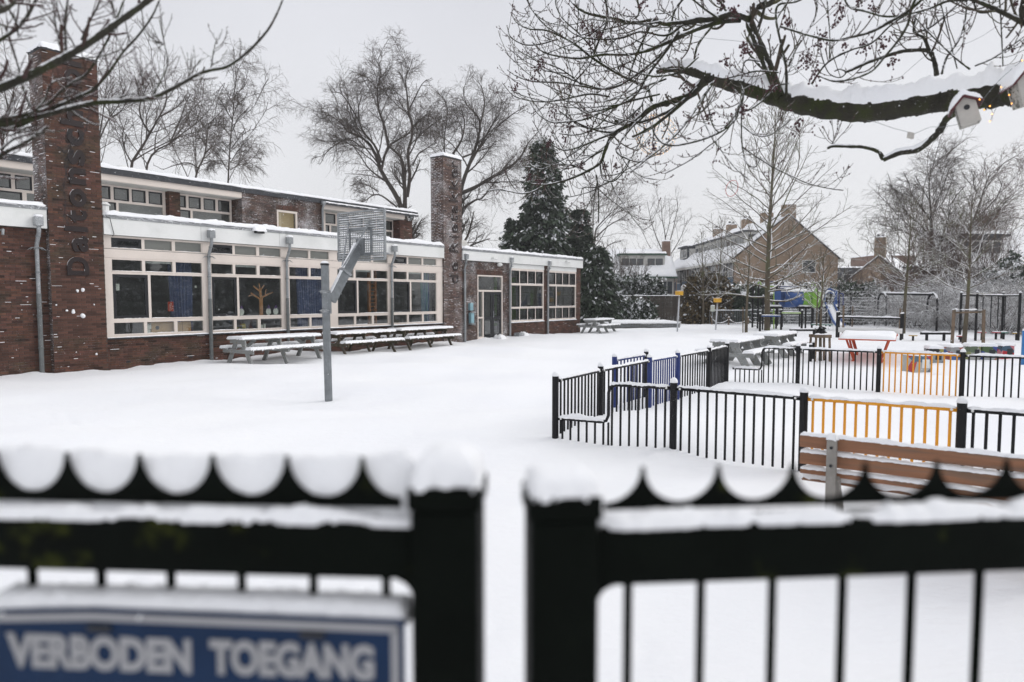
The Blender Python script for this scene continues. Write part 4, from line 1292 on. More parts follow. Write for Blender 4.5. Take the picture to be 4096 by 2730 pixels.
# --- curved table game
M['red_orange'] = mat("table_orange", (0.52, 0.085, 0.03), 0.45, 0.12, 5, 0.05, 40)
tq = thing("curved_ball_table", "orange curved ball table with white net panel, deep snow on top", "game table", (10.70, 20.4, 0), math.atan2(0.85, 0.5) - math.pi / 2)
def curve_z(y): return 0.79 - 0.055 * (abs(y) / 1.45) ** 2 * 1.9
for sgn in (-1, 1):
    m_ = MB(); sn = MB()
    n = 10
    V = []; F = []
    for i in range(n + 1):
        y = sgn * (0.03 + 1.42 * i / n)
        for x, dz in ((-0.72, 0), (0.72, 0), (0.72, -0.035), (-0.72, -0.035)):
            V.append((x, y, curve_z(y) + dz))
    for i in range(n):
        for j in range(4):
            F.append((4 * i + j, 4 * i + (j + 1) % 4, 4 * i + 4 + (j + 1) % 4, 4 * i + 4 + j))
    F += [(0, 1, 2, 3), (4 * n + 3, 4 * n + 2, 4 * n + 1, 4 * n)]
    m_.add(V, F)
    m_.build("tabletop", 'red_orange', tq)
    V = []; F = []
    nx, ny = 18, 16
    for i in range(nx + 1):
        for j in range(ny + 1):
            x = -0.71 + 1.42 * i / nx; t = j / ny; y = sgn * (0.04 + 1.42 * t)
            d = min(x + 0.71, 0.71 - x, (1 - t) * 1.42)
            pr = math.sqrt(max(0, 1 - (1 - min(d / 0.07, 1)) ** 2))
            V.append((x, y, curve_z(y) + 0.003 + 0.08 * pr * (1 + 0.12 * math.sin(x * 5 + y * 4))))
    for i in range(nx):
        for j in range(ny):
            F.append((i * (ny + 1) + j, (i + 1) * (ny + 1) + j, (i + 1) * (ny + 1) + j + 1, i * (ny + 1) + j + 1))
    MB().add(V, F).build("tabletop_snow", 'snow', tq, smooth=True)
    for x in (-1, 1):
        MB().beam((x * 0.55, sgn * 1.15, 0.70), (x * 0.32, sgn * 0.85, -0.03), 0.042, 0.042).build("leg", 'red_orange', tq)
        MB().beam((x * 0.55, sgn * 0.35, 0.76), (x * 0.32, sgn * 0.6, -0.03), 0.042, 0.042).build("leg", 'red_orange', tq)
MB().box(-0.40, -0.34, -0.95, 0.95, 0.0, 0.035).box(0.34, 0.40, -0.95, 0.95, 0.0, 0.035).build("base_runner", 'red_orange', tq)
MB().box(-0.85, 0.85, -0.012, 0.012, 0.80, 0.95).build("net_panel", 'panel', tq)

# --- painted blocks
def block_mat(name, cols, sc):
    m, n, l, b = _new(name)
    tcn = n.new("ShaderNodeTexCoord")
    vo = n.new("ShaderNodeTexVoronoi"); vo.inputs["Scale"].default_value = sc
    l.new(tcn.outputs["Object"], vo.inputs["Vector"])
    sp = n.new("ShaderNodeSeparateColor"); l.new(vo.outputs["Color"], sp.inputs[0])
    rp = n.new("ShaderNodeValToRGB"); rp.color_ramp.interpolation = 'CONSTANT'
    for i, c in enumerate(cols):
        if i < 2: e_ = rp.color_ramp.elements[i]; e_.position = i / len(cols)
        else: e_ = rp.color_ramp.elements.new(i / len(cols))
        e_.color = (*c, 1)
    l.new(sp.outputs[0], rp.inputs[0]); l.new(rp.outputs[0], b.inputs["Base Color"])
    b.inputs["Roughness"].default_value = 0.8
    return m
BC = [(0.45, 0.05, 0.05), (0.42, 0.42, 0.40), (0.10, 0.16, 0.22), (0.16, 0.17, 0.18)]
blocks = [((1015, 1245, 1288), BC, "nearest painted seat block, red, white and blue, seen through the orange panel"),
          ((1240, 1400, 1185), [(0.35, 0.30, 0.06), (0.30, 0.32, 0.33), (0.02, 0.02, 0.02), (0.18, 0.2, 0.25)], "yellow and grey painted block behind the right half of the orange panel"),
          ((1425, 1612, 1160), [(0.35, 0.08, 0.05), (0.06, 0.12, 0.3), (0.3, 0.3, 0.3), (0.02, 0.02, 0.02)], "red and blue speckled painted block just left of the far fence's third post"),
          ((1690, 1832, 1148), [(0.25, 0.28, 0.12), (0.4, 0.4, 0.38), (0.12, 0.16, 0.1), (0.05, 0.05, 0.05)], "olive and white painted block right of the far fence's third post"),
          ((1862, 2026, 1150), [(0.05, 0.08, 0.3), (0.35, 0.36, 0.36), (0.07, 0.12, 0.05), (0.3, 0.12, 0.08)], "blue and green painted block, second from the right of the row"),
          ((2034, 2222, 1138), [(0.55, 0.2, 0.22), (0.45, 0.02, 0.03), (0.05, 0.1, 0.15), (0.02, 0.02, 0.02)], "pink and red painted block at the right end of the row")]
for i, ((xa, xb, yb), cols, lb) in enumerate(blocks):
    a_, b_ = gp(3300 + xa * .3383, 1050 + yb * .3383), gp(3300 + xb * .3383, 1050 + yb * .3383)
    w = (b_ - a_).length
    o = thing("painted_block", lb, "seat block", ((a_.x + b_.x) / 2, a_.y + w * .4, 0), [0.12, -0.2, 0.3, 0.05, -0.1, 0.2][i], "painted seat blocks")
    m_ = block_mat("mural_%d" % i, cols, 4.5)
    b2 = MB().box(-w / 2, w / 2, -w / 2, w / 2, -0.03, 0.40)
    b2.build("block", m_, o, bevel=0.015)
    MB().box(-w * .05, w * 0.36, -w / 2 - 0.004, -w / 2, 0.08, 0.30).build("painted_panel", 'panel' if i == 0 else 'sash', o)
    MB().slab(-w / 2, w / 2, -w / 2, w / 2, 0.40, 0.085, cell=0.03, seed=i).build("snow_cap", 'snow', o, smooth=True)

# --- blue litter column at the right edge, bollards, low benches, stools
M['bright_blue'] = mat("bright_blue", (0.035, 0.20, 0.48), 0.45, 0.1, 5, 0.05, 40)
lb_ = thing("blue_column", "bright blue round column with a dark opening at the right edge of the photo", "litter bin", (14.35, 18.9, 0))
MB().tube([(0, 0, -0.05), (0, 0, 0.94)], 0.17, 20).build("body", 'bright_blue', lb_)
MB().box(-0.13, 0.05, -0.176, -0.14, 0.70, 0.84).build("opening", 'sash', lb_)
MB().dome((0, 0, 0.94), 0.18, 0.09, 16, 4).build("snow_cap", 'snow', lb_, smooth=True)
for i, (px, lb) in enumerate(((3241, "left of two short black posts in front of the staked tree box"), (3254, "right of two short black posts in front of the staked tree box"))):
    p = gp(px, 1449 - i * 12)
    o = thing("bollard", lb, "bollard", (p.x, p.y, 0), 0, "short black posts")
    MB().tube([(0, 0, -0.05), (0, 0, 0.5)], 0.045, 10).build("post", 'black', o)
    MB().dome((0, 0, 0.5), 0.05, 0.05, 10, 3).build("snow_cap", 'snow', o, smooth=True)
for (pl, pr_, lb) in (((3698, 1362), (3784, 1362), "long low black bench between the two round stools"), ((3174, 1346), (3256, 1345), "long low black bench behind the grey picnic tables")):
    a_, b_ = gp(*pl), gp(*pr_)
    o = thing("low_bench", lb, "bench", ((a_.x + b_.x) / 2, a_.y, 0), 0, "low black benches")
    L = (b_ - a_).length
    MB().tube([(-L / 2 - 0.18, 0, 0.30), (L / 2 + 0.18, 0, 0.30)], 0.055, 10).build("beam", 'black', o, smooth=True)
    for s_ in (-1, 1): MB().tube([(s_ * L / 2 * .8, 0, -0.05), (s_ * L / 2 * .8, 0, 0.3)], 0.06, 10).build("leg", 'black', o)
    MB().ridge([(-L / 2 - 0.16, 0, 0.34), (L / 2 + 0.16, 0, 0.34)], 0.12, 0.05, 0.06, 3).build("snow", 'snow', o, smooth=True)
M['seat_yellow'] = mat("seat_yellow", (0.5, 0.32, 0.06), 0.6, 0.1, 5)
M['seat_red'] = mat("seat_red", (0.45, 0.03, 0.05), 0.6, 0.1, 5)
M['seat_green'] = mat("seat_green", (0.10, 0.26, 0.20), 0.6, 0.1, 5)
for (x, y, yt, mm, lb) in ((1040, 925, 862, 'seat_yellow', "round yellow stool left of the low bench"), (1606, 928, 870, 'seat_red', "round red stool by the first post of the right swing frame"),
                           (1852, 918, 825, 'seat_red', "round red stool left of the right stake of the young tree"), (2020, 915, 825, 'seat_red', "round red stool standing alone right of the tree stakes"),
                           (2110, 915, 825, 'seat_green', "round green stool beside the third post of the right swing frame"), (2262, 918, 835, 'seat_yellow', "round yellow stool beside the last post of the swing frame")):
    p = gp(3300 + x * .3383, 1050 + y * .3383)
    h = at(3300 + x * .3383, 1050 + yt * .3383, p.y).z
    o = thing("round_stool", lb, "stool", (p.x, p.y, 0), 0, "round coloured stools")
    MB().tube([(0, 0, -0.05), (0, 0, h - 0.03)], 0.045, 8).build("leg", 'black', o)
    MB().tube([(0, 0, h - 0.035), (0, 0, h)], 0.17, 16).build("seat", mm, o)
    MB().dome((0, 0, h), 0.16, 0.045, 14, 3).build("snow_cap", 'snow', o, smooth=True)

# --- play frame with tunnel and slide
def r2(x, y): return (2700 + x * .3189, 1050 + y * .3189)
def r1(x, y): return (3300 + x * .3383, 1050 + y * .3383)
pf_ = thing("playground_climber", "climbing frame on dark posts with blue and green tunnel and blue slide", "playground climber", (16.5, 39.5, 0))
PO = Vector((16.5, 39.5, 0))
M['play_green'] = mat("play_green", (0.20, 0.42, 0.05), 0.45, 0.1, 4, 0, 1)
M['play_blue'] = mat("play_blue", (0.035, 0.095, 0.29), 0.45, 0.15, 4, 0, 1, frost=0.08, fscale=20)
M['play_lime'] = mat("play_lime", (0.33, 0.52, 0.10), 0.45, 0.1, 4, 0, 1, dust=0.8)
for (x, yt, yb, rr_) in [(970, 255, 825, .055), (1035, 242, 832, .055), (1065, 648, 862, .06), (1098, 420, 845, .05), (1190, 560, 820, .05), (1268, 240, 832, .055), (1330, 600, 850, .06),
                         (1343, 238, 815, .05), (1560, 285, 808, .05), (1588, 605, 865, .06), (1635, 262, 830, .05), (1715, 560, 838, .055), (1728, 250, 800, .05), (1808, 240, 805, .06), (1942, 252, 825, .055), (2045, 240, 800, .055)]:
    b_ = gp(*r2(x, yb)); zt = at(*r2(x, yt), b_.y).z
    q = b_ - PO
    po = MB().tube([q - Vector((0, 0, .05)), q + Vector((0, 0, zt))], rr_, 10).build("post", 'black', pf_)
    MB().dome((q.x, q.y, zt), rr_, 0.08, 8, 3).build("snow_cap", 'snow', po, smooth=True)
def pb(x, y, Y=40.0): return at(*r2(x, y), Y) - PO
def pbar(x0, y0, x1, y1, m, r_=0.03, Y=40.0, Y2=None, snow=True):
    a, b = pb(x0, y0, Y), pb(x1, y1, Y2 or Y)
    MB().tube([a, b], r_, 8).build("bar", m, pf_, smooth=True)
    if snow: MB().ridge([a + Vector((0, 0, r_ * .7)), b + Vector((0, 0, r_ * .7))], r_ * 2, 0.045, 0.1, 5, k=5).build("bar_snow", 'snow', pf_, smooth=True)
pbar(1180, 300, 1580, 310, 'blue', .035, 41.5); pbar(1180, 300, 1255, 300, 'play_lime', .04, 39.8); pbar(1310, 325, 1690, 330, 'blue', .03, 42)
pbar(1340, 632, 1580, 634, 'play_lime', .045, 38.2); pbar(1080, 672, 1325, 675, 'play_blue', .045, 38.2); pbar(1240, 250, 1240, 835, 'play_lime', .035, 40, snow=False)
pbar(1110, 620, 1235, 625, 'play_lime', .03, 41); pbar(1345, 690, 1345, 690 + 1, 'black', .02); pbar(1710, 780, 1980, 784, 'seat_green', .035, 39.5)
for z_ in (600, 650, 700, 750, 800): pbar(985, z_, 1030, z_, 'black', .02, 40.5)
for z_ in (640, 700, 770): pbar(1110, z_, 1190, z_, 'black', .02, 40.5)
for (xa, xb, yy) in ((1180, 1345, 552), (1560, 1728, 552), (1880, 2050, 552)):
    a, b = pb(xa, yy, 39.8), pb(xb, yy, 39.8)
    MB().box(a.x, b.x, a.y, a.y + 1.2, a.z - 0.12, a.z).build("platform", 'black', pf_)
    MB().slab(a.x, b.x, a.y, a.y + 1.2, a.z, 0.08, cell=0.1, seed=int(xa)).build("platform_snow", 'snow', pf_, smooth=True)
for (xa, xb) in ((1345, 1560), (1600, 1720)):  # sloping rope net feet under the tunnel
    pbar(xa, 650, xb, 650, 'black', .018, 41.5)
ta, tm_, tb = pb(1345, 455, 40.3), pb(1572, 455, 40.3), pb(1795, 455, 40.3)
tr_ = 0.52
for a, b, m_ in ((ta, tm_, 'play_blue'), (tm_, tb, 'play_green')):
    V, F = [], []
    n = 20
    for rr_ in (tr_, tr_ - 0.03):
        for p in (a, b):
            for k in range(n):
                an = 2 * math.pi * k / n
                V.append((p.x, p.y + rr_ * math.cos(an), p.z + rr_ * math.sin(an)))
    for k in range(n):
        j = (k + 1) % n
        F += [(k, j, n + j, n + k), (2 * n + k, 3 * n + k, 3 * n + j, 2 * n + j), (k, 2 * n + k, 2 * n + j, j), (n + k, n + j, 3 * n + j, 3 * n + k)]
    MB().add(V, F).build("tunnel", m_, pf_, smooth=True)
MB().ridge([ta + Vector((0, 0, tr_ - 0.12)), tb + Vector((0, 0, tr_ - 0.12))], 0.80, 0.20, 0.12, 9, k=9, amp=0.12).build("tunnel_snow", 'snow', pf_, smooth=True)
for x in (1620, 1715):
    p = pb(x, 458, 39.75)
    MB().tube([p, p + Vector((0, 0.02, 0))], 0.05, 10).build("peep_hole", 'sash', pf_)
def panel(pts, m, Y, th=0.04, name="panel"):
    P_ = [pb(x, y, Y) for x, y in pts]
    m_ = MB().poly([(p.x, p.z) for p in P_], th)
    o = m_.build(name, m, pf_)
    o.location = (0, P_[0].y, 0)
    return o
panel([(1728, 570), (1728, 370), (1745, 365), (1760, 330), (1785, 325), (1798, 365), (1798, 570)], 'play_green', 39.6)
panel([(1250, 480), (1250, 350), (1330, 340), (1330, 480)], 'play_blue', 40.0)
panel([(1878, 345), (1910, 325), (1950, 322), (1990, 345), (2038, 355), (2038, 525), (2005, 525), (2000, 430), (1985, 400), (1940, 385), (1900, 400), (1885, 430), (1885, 480), (1876, 480)], 'play_blue', 39.6, name="arch_panel")
MB().ridge([pb(1885, 400, 39.5), pb(1910, 372, 39.5), pb(1950, 362, 39.5), pb(1990, 385, 39.5), pb(2002, 425, 39.5)], 0.12, 0.16, 0.08, 4).ridge([pb(1878, 345, 39.6), pb(1910, 325, 39.6), pb(1950, 322, 39.6), pb(1990, 345, 39.6), pb(2038, 355, 39.6)], 0.06, 0.06, 0.08, 4).build("panel_snow", 'snow', pf_, smooth=True)
sa, sb, sc_ = pb(1938, 535, 39.4), pb(2030, 740, 38.0), pb(2075, 800, 37.2)
sl = MB()
for s_ in (-0.24, 0.24):
    sl.tube([sa + Vector((s_, 0, 0.14)), sb + Vector((s_, 0, 0.10)), sc_ + Vector((s_, 0, 0.06))], 0.045, 8)
sl.add([tuple(sa + Vector((-.24, 0, -.02))), tuple(sa + Vector((.24, 0, -.02))), tuple(sb + Vector((.24, 0, -.02))), tuple(sb + Vector((-.24, 0, -.02))), tuple(sc_ + Vector((.24, 0, 0))), tuple(sc_ + Vector((-.24, 0, 0)))], [(0, 1, 2, 3), (3, 2, 4, 5)])
for s_ in (-0.24, 0.24):
    sl.beam(sa + Vector((s_, 0, 0.06)), sb + Vector((s_, 0, 0.04)), 0.02, 0.16); sl.beam(sb + Vector((s_, 0, 0.04)), sc_ + Vector((s_, 0, 0.03)), 0.02, 0.12)
sl.build("slide", 'play_blue', pf_)
MB().ridge([sa + Vector((0, 0, 0.0)), sb, sc_ + Vector((0, 0, .01))], 0.42, 0.07, 0.08, 6, k=7, amp=0.1).build("slide_snow", 'snow', pf_, smooth=True)
def arc_bar(cx, cy, rx, ry, m, Y=40, r_=0.03, a0=0, a1=math.pi):
    MB().tube([pb(cx + rx * math.cos(a), cy - ry * math.sin(a), Y) for a in np.linspace(a0, a1, 9)], r_, 6).build("grab_hoop", m, pf_, smooth=True)
arc_bar(1215, 300, 32, 60, 'blue'); arc_bar(1738, 300, 22, 50, 'play_lime'); arc_bar(2085, 400, 24, 10, 'blue', a0=0); pbar(2109, 400, 2109, 560, 'blue', .03, 39, snow=False); pbar(2060, 400, 2060, 560, 'blue', .03, 39, snow=False); arc_bar(1060, 300, 20, 60, 'play_lime')

# --- horizontal bar between post pairs
hb = thing("balance_bar", "long horizontal black bar on paired posts behind the orange game table", "playground bar", (15.3, 32.1, 0))
HO = Vector((15.3, 32.1, 0))
pA, pB = gp(*r1(137, 890)) - HO, gp(*r1(895, 918)) - HO
for q, zt in ((pA, 1.18), (pA + Vector((.35, .55, 0)), 1.18), (pB, 1.15), (pB + Vector((.35, .5, 0)), 1.15)):
    po = MB().tube([q - Vector((0, 0, .05)), q + Vector((0, 0, zt))], 0.048, 10).build("post", 'black', hb)
    MB().dome((q.x, q.y, zt), 0.055, 0.06, 8, 3).build("snow_cap", 'snow', po, smooth=True)
MB().tube([pA + Vector((0.2, 0.3, .93)), pB + Vector((.1, .2, .93))], 0.045, 8).build("bar", 'black', hb, smooth=True)
MB().ridge([pA + Vector((0.2, 0.3, .965)), pB + Vector((.1, .2, .965))], 0.1, 0.06, 0.1, 5).build("bar_snow", 'snow', hb, smooth=True)

# --- swings
sw = thing("swing_frame", "black arched swing frame with two hanging seats in front of the netting", "swing", (22.7, 41.5, 0))
SO = Vector((22.7, 41.5, 0))
def ar(x0, x1, ytop, yb, Y0, Y1, nm="arch"):
    a = gp(*r1(x0, yb)) ; a = at(*r1(x0, yb), Y0); b = at(*r1(x1, yb), Y1)
    zt = at(*r1((x0 + x1) / 2, ytop), (Y0 + Y1) / 2).z
    a.z = b.z = 0
    c = (a + b) / 2; hw = (b - a) / 2
    pts_ = [a - SO]
    for k in range(9):
        an = math.pi - math.pi * k / 8
        pts_.append(c + hw * math.cos(an) + Vector((0, 0, zt - hw.length + hw.length * math.sin(an))) - SO)
    pts_.append(b - SO)
    MB().tube(pts_, 0.058, 10).build(nm, 'black', sw, smooth=True)
    MB().ridge([p + Vector((0, 0, 0.06)) for p in pts_[2:9]], 0.12, 0.07, 0.08, 4).build("arch_snow", 'snow', sw, smooth=True)
    return c - SO, zt
c1_, z1_ = ar(618, 718, 365, 775, 42.3, 41.3)
c2_, z2_ = ar(1200, 1318, 372, 812, 39.4, 38.2)
MB().tube([c1_ + Vector((0, 0, z1_ - .05)), c2_ + Vector((0, 0, z2_ - .05))], 0.06, 8).build("beam", 'black', sw)
MB().ridge([c1_ + Vector((0, 0, z1_)), c2_ + Vector((0, 0, z2_))], 0.13, 0.09, 0.1, 5).build("beam_snow", 'snow', sw, smooth=True)
for x0, x1, ys in ((792, 862, 752), (1046, 1136, 750)):
    a, b = at(*r1(x0, ys), 40.6) - SO, at(*r1(x1, ys), 40.4) - SO
    MB().beam(a, b, 0.18, 0.05).build("swing_seat", 'black', sw)
    for p in (a, b):
        MB().tube([p, Vector((p.x, p.y, z1_ - 0.1))], 0.012, 5).build("chain", 'galv_snow', sw)
sw2 = thing("rope_swing_frame", "tall square black frame with hanging climbing ropes among the stools", "climbing frame", (19.7, 30.0, 0))
SO = Vector((19.7, 30.0, 0))
tops = []
for (x, yt, yb, rr_) in ((1592, 362, 915, .052), (1778, 355, 922, .052), (2088, 365, 905, .055), (2284, 362, 925, .055)):
    b_ = gp(*r1(x, yb)); zt = at(*r1(x + 18, yt), b_.y).z
    q = b_ - SO
    po = MB().tube([q - Vector((0, 0, .05)), q + Vector((0, 0, zt))], rr_, 10).build("post", 'black', sw2)
    MB().dome((q.x, q.y, zt), rr_, 0.09, 8, 3).build("snow_cap", 'snow', po, smooth=True)
    tops.append(q + Vector((0, 0, zt - 0.12)))
for a, b in ((0, 1), (1, 2), (2, 3), (0, 2)):
    MB().tube([tops[a], tops[b]], 0.035, 8).build("beam", 'black', sw2)
    MB().ridge([tops[a] + Vector((0, 0, .03)), tops[b] + Vector((0, 0, .03))], 0.075, 0.04, 0.1, 5).build("beam_snow", 'snow', sw2, smooth=True)
for x in (1855, 1952, 2035, 2118):
    p = at(*r1(x, 820), 30.4) - SO
    MB().tube([Vector((p.x, p.y, 0.5)), Vector((p.x, p.y, tops[0].z))], 0.02, 6).build("rope", 'black', sw2)

# --- thin stakes, saplings are built with the trees
def stake(px0, yt, yb, lb, r_=0.03, m='wood_stake', Yc=None):
    b_ = gp(px0, yb); zt = at(px0, yt, b_.y).z
    o = MB().tube([(0, 0, -.05), (rnd.uniform(-.03, .03), 0, zt)], r_, 8).build("wooden_stake", m, None)
    o.location = b_
    return tag(o, lb, "stake", "thin wooden stakes")
stake(r2(853, 0)[0], r2(0, 560)[1], r2(0, 878)[1], "bare wooden stake left of the big young tree")
stake(r1(212, 0)[0], r1(0, 510)[1], r1(0, 900)[1], "leaning wooden stake at the left of the sapling behind the game table", 0.045)
stake(r1(320, 0)[0], r1(0, 520)[1], r1(0, 770)[1], "wooden stake at the right of the sapling behind the game table", 0.05)
stake(r1(882, 0)[0], r1(0, 545)[1], r1(0, 845)[1], "wooden stake tied beside the young tree at the bar's right end", 0.05)
# tree box of four posts
tb_ = thing("tree_stake_frame", "wooden frame of four posts around a wrapped sapling", "tree guard", (8.95, 19.75, 0))
for x in (-0.21, 0.17):
    for y in (-0.17, 0.17):
        MB().beam((x * 1.15, y * 1.1, -0.05), (x, y, 0.78), 0.05, 0.045, up=(0, 1, 0)).build("post", 'wood_stake', tb_)
for y in (-0.19, 0.19):
    MB().box(-0.26, 0.22, y - 0.015, y + 0.015, 0.70, 0.79).build("rail", 'wood_stake', tb_)
MB().box(-0.23, 0.19, -0.13, -0.10, 0.30, 0.335).build("rail", 'wood_stake', tb_)
MB().ridge([(-0.26, -0.19, 0.79), (0.22, -0.19, 0.79)], 0.05, 0.03, 0.03, 3).build("rail_snow", 'snow', tb_, smooth=True)
w_ = MB()
for k in range(10):
    a = k * 0.9
    w_.tube([(0.16 * math.cos(a + t) * (0.6 + .4 * math.sin(k)), 0.12 * math.sin(a + t), 0.83 + 0.018 * k + .02 * math.sin(3 * t)) for t in np.linspace(0, 4, 10)], 0.02, 6)
w_.build("rubber_tie", 'black', tb_, smooth=True)
MB().sphere((0.2, -0.1, 0.97), 0.055, 8, 6).sphere((-0.17, -0.1, 1.0), 0.05, 8, 6).ridge([(-0.2, -.05, .98), (0.2, -.05, .97)], 0.1, 0.04, 0.04, 4, gaps=.2).build("tie_snow", 'snow', tb_, smooth=True)

# --- rope fence with notice, sandbox, back fence
rp = thing("rope_fence", "low rope barrier on short wooden posts in front of the hedge", "rope fence", (11.5, 46.5, 0))
RO = Vector((11.5, 46.5, 0))
pp = [gp(*r2(450, 785)), gp(*r2(645, 783)), gp(*r2(860, 780)), gp(*r2(1030, 775))]
pp = [Vector((p.x, 46.5, 0)) - RO for p in pp]
for q in pp[:3]:
    po = MB().tube([q - Vector((0, 0, .05)), q + Vector((0, 0, .52))], 0.06, 8).build("post", 'wood_stake', rp)
    MB().dome((q.x, q.y, .52), 0.07, 0.06, 8, 3).build("snow_cap", 'snow', po, smooth=True)
for a, b in zip(pp[:-1], pp[1:]):
    pts_ = [a.lerp(b, t) + Vector((0, 0, 0.40 - 0.28 * 4 * t * (1 - t))) for t in np.linspace(0, 1, 12)]
    MB().tube(pts_, 0.02, 6).build("rope", 'wood_stake', rp)
    MB().ridge([p + Vector((0, 0, .01)) for p in pts_], 0.05, 0.04, 0.05, 3).build("rope_snow", 'snow', rp, smooth=True)
ns = thing("notice_board", "small pale notice sign on a short post by the rope fence", "sign", (pp[0].x + RO.x, 46.35, 0))
MB().tube([(0, 0.03, 0.3), (0, 0.03, 1.4)], 0.025, 6).build("post", 'galv', ns)
M['notice'] = mat("notice_print", (0.50, 0.53, 0.47), 0.6, 0.1, 6, 0, 1, second=(0.42, 0.30, 0.12), sscale=4, sthr=0.6, stretch=(0.3, 1, 3))
MB().box(-0.14, 0.14, -0.01, 0.01, 0.92, 1.32).build("board", 'notice', ns)
MB().ridge([(-.14, 0, 1.32), (.14, 0, 1.32)], .05, .05, .04, 2).build("snow_cap", 'snow', ns, smooth=True)
sb_ = thing("sandbox", "long low sandbox covered by a snowy net at the foot of the slatted fence", "sandbox", (7.9, 43, 0))
V = MB().box(-2.1, 2.2, -1.9, -1.7, -.05, 0.30).box(-2.1, 2.2, 1.7, 1.9, -.05, 0.30).box(-2.1, -1.95, -1.7, 1.7, -.05, .3).box(2.05, 2.2, -1.7, 1.7, -.05, .3)
V.build("wall", 'wood_moss', sb_)
n_ = MB()
for k in range(28):
    x = -2.1 + k * 0.16
    n_.tube([(x, -1.95, 0.06 + .05 * math.sin(k)), (x + .05, -1.9, 0.32), (x + .1, 1.9, 0.36)], 0.012, 4)
for k in range(8):
    n_.tube([(-2.2, -1.97, 0.05 + k * 0.035), (0, -1.97, 0.04 + k * 0.035 + 0.04 * math.sin(k)), (2.2, -1.97, 0.05 + k * .035)], 0.010, 4)
n_.build("net", 'galv_snow', sb_)
MB().slab(-2.1, 2.2, -1.9, 1.9, 0.30, 0.12, cell=0.1, seed=8).build("net_snow", 'snow', sb_, smooth=True)
# slatted back fence
M['reed'] = mat("fence_wood_dark", (0.085, 0.072, 0.060), 0.9, 0.3, 5, 0.3, 20, rand=True)
bf = thing("slatted_fence", "dark brown vertical slat fence behind the sandbox", "fence", (5.0, 53.0, 0))
sm_ = MB().box(-0.05, 0.05, -0.012, 0.012, -0.05, 1.93).build("slat", 'reed', bf); smesh = sm_.data; bpy.data.objects.remove(sm_)
for k in range(104):
    mesh_obj("slat", smesh, bf, loc=(k * 0.112, 0.015 * (k % 2), rnd.uniform(-.02, .02)))
for k in range(8):
    MB().box(-0.05 + k * 1.65, 0.05 + k * 1.65, 0.03, 0.12, -.05, 1.98).build("post", 'reed', bf)
for z in (0.4, 1.0, 1.6): MB().box(0, 11.6, 0.03, 0.08, z, z + 0.09).build("rail", 'reed', bf)
MB().box(-.05, 11.65, -.04, .14, 1.95, 2.0).build("top_board", 'reed', bf)
MB().ridge([(0, 0.03, 2.0), (11.6, 0.03, 2.0)], 0.14, 0.06, 0.1, 3).build("top_snow", 'snow', bf, smooth=True)
# netting fence behind the swings
nf = thing("netting_fence", "wide meshed netting fence on black posts behind the swings", "fence", (17.5, 45, 0))
for k in range(9): MB().tube([(k * 1.6, 0, -.05), (k * 1.6, 0, 1.9)], 0.045, 8).build("post", 'black', nf)
n_ = MB(); n2 = MB()
for k in range(9):
    z = 0.25 + k * 0.2
    n_.tube([(0, 0, z), (12.8, 0, z)], 0.014, 5)
    n2.ridge([(0, 0, z + .01), (12.8, 0, z + .01)], 0.03, 0.03, 0.12, k, k=4, gaps=.2)
for k in range(64): n_.tube([(k * .2, 0, 0.25), (k * .2, 0, 1.85)], 0.006, 4)
n_.build("netting", 'galv_snow', nf)
n2.build("netting_snow", 'snow', nf)
# short spindly row behind play frame
gf = thing("low_railing", "low grey bar railing behind the climbing frame", "railing", (13.6, 47, 0))
for k in range(70):
    mesh_obj("bar", bar_mesh('galv', 0.95), gf, loc=(k * 0.12, 0, 0))
MB().tube([(0, 0, .97), (8.4, 0, .97)], 0.025, 6).tube([(0, 0, .12), (8.4, 0, .12)], 0.02, 6).build("rail", 'galv', gf)
MB().ridge([(0, 0, .99), (8.4, 0, .99)], .06, .05, .1, 2).build("rail_snow", 'snow', gf, smooth=True)

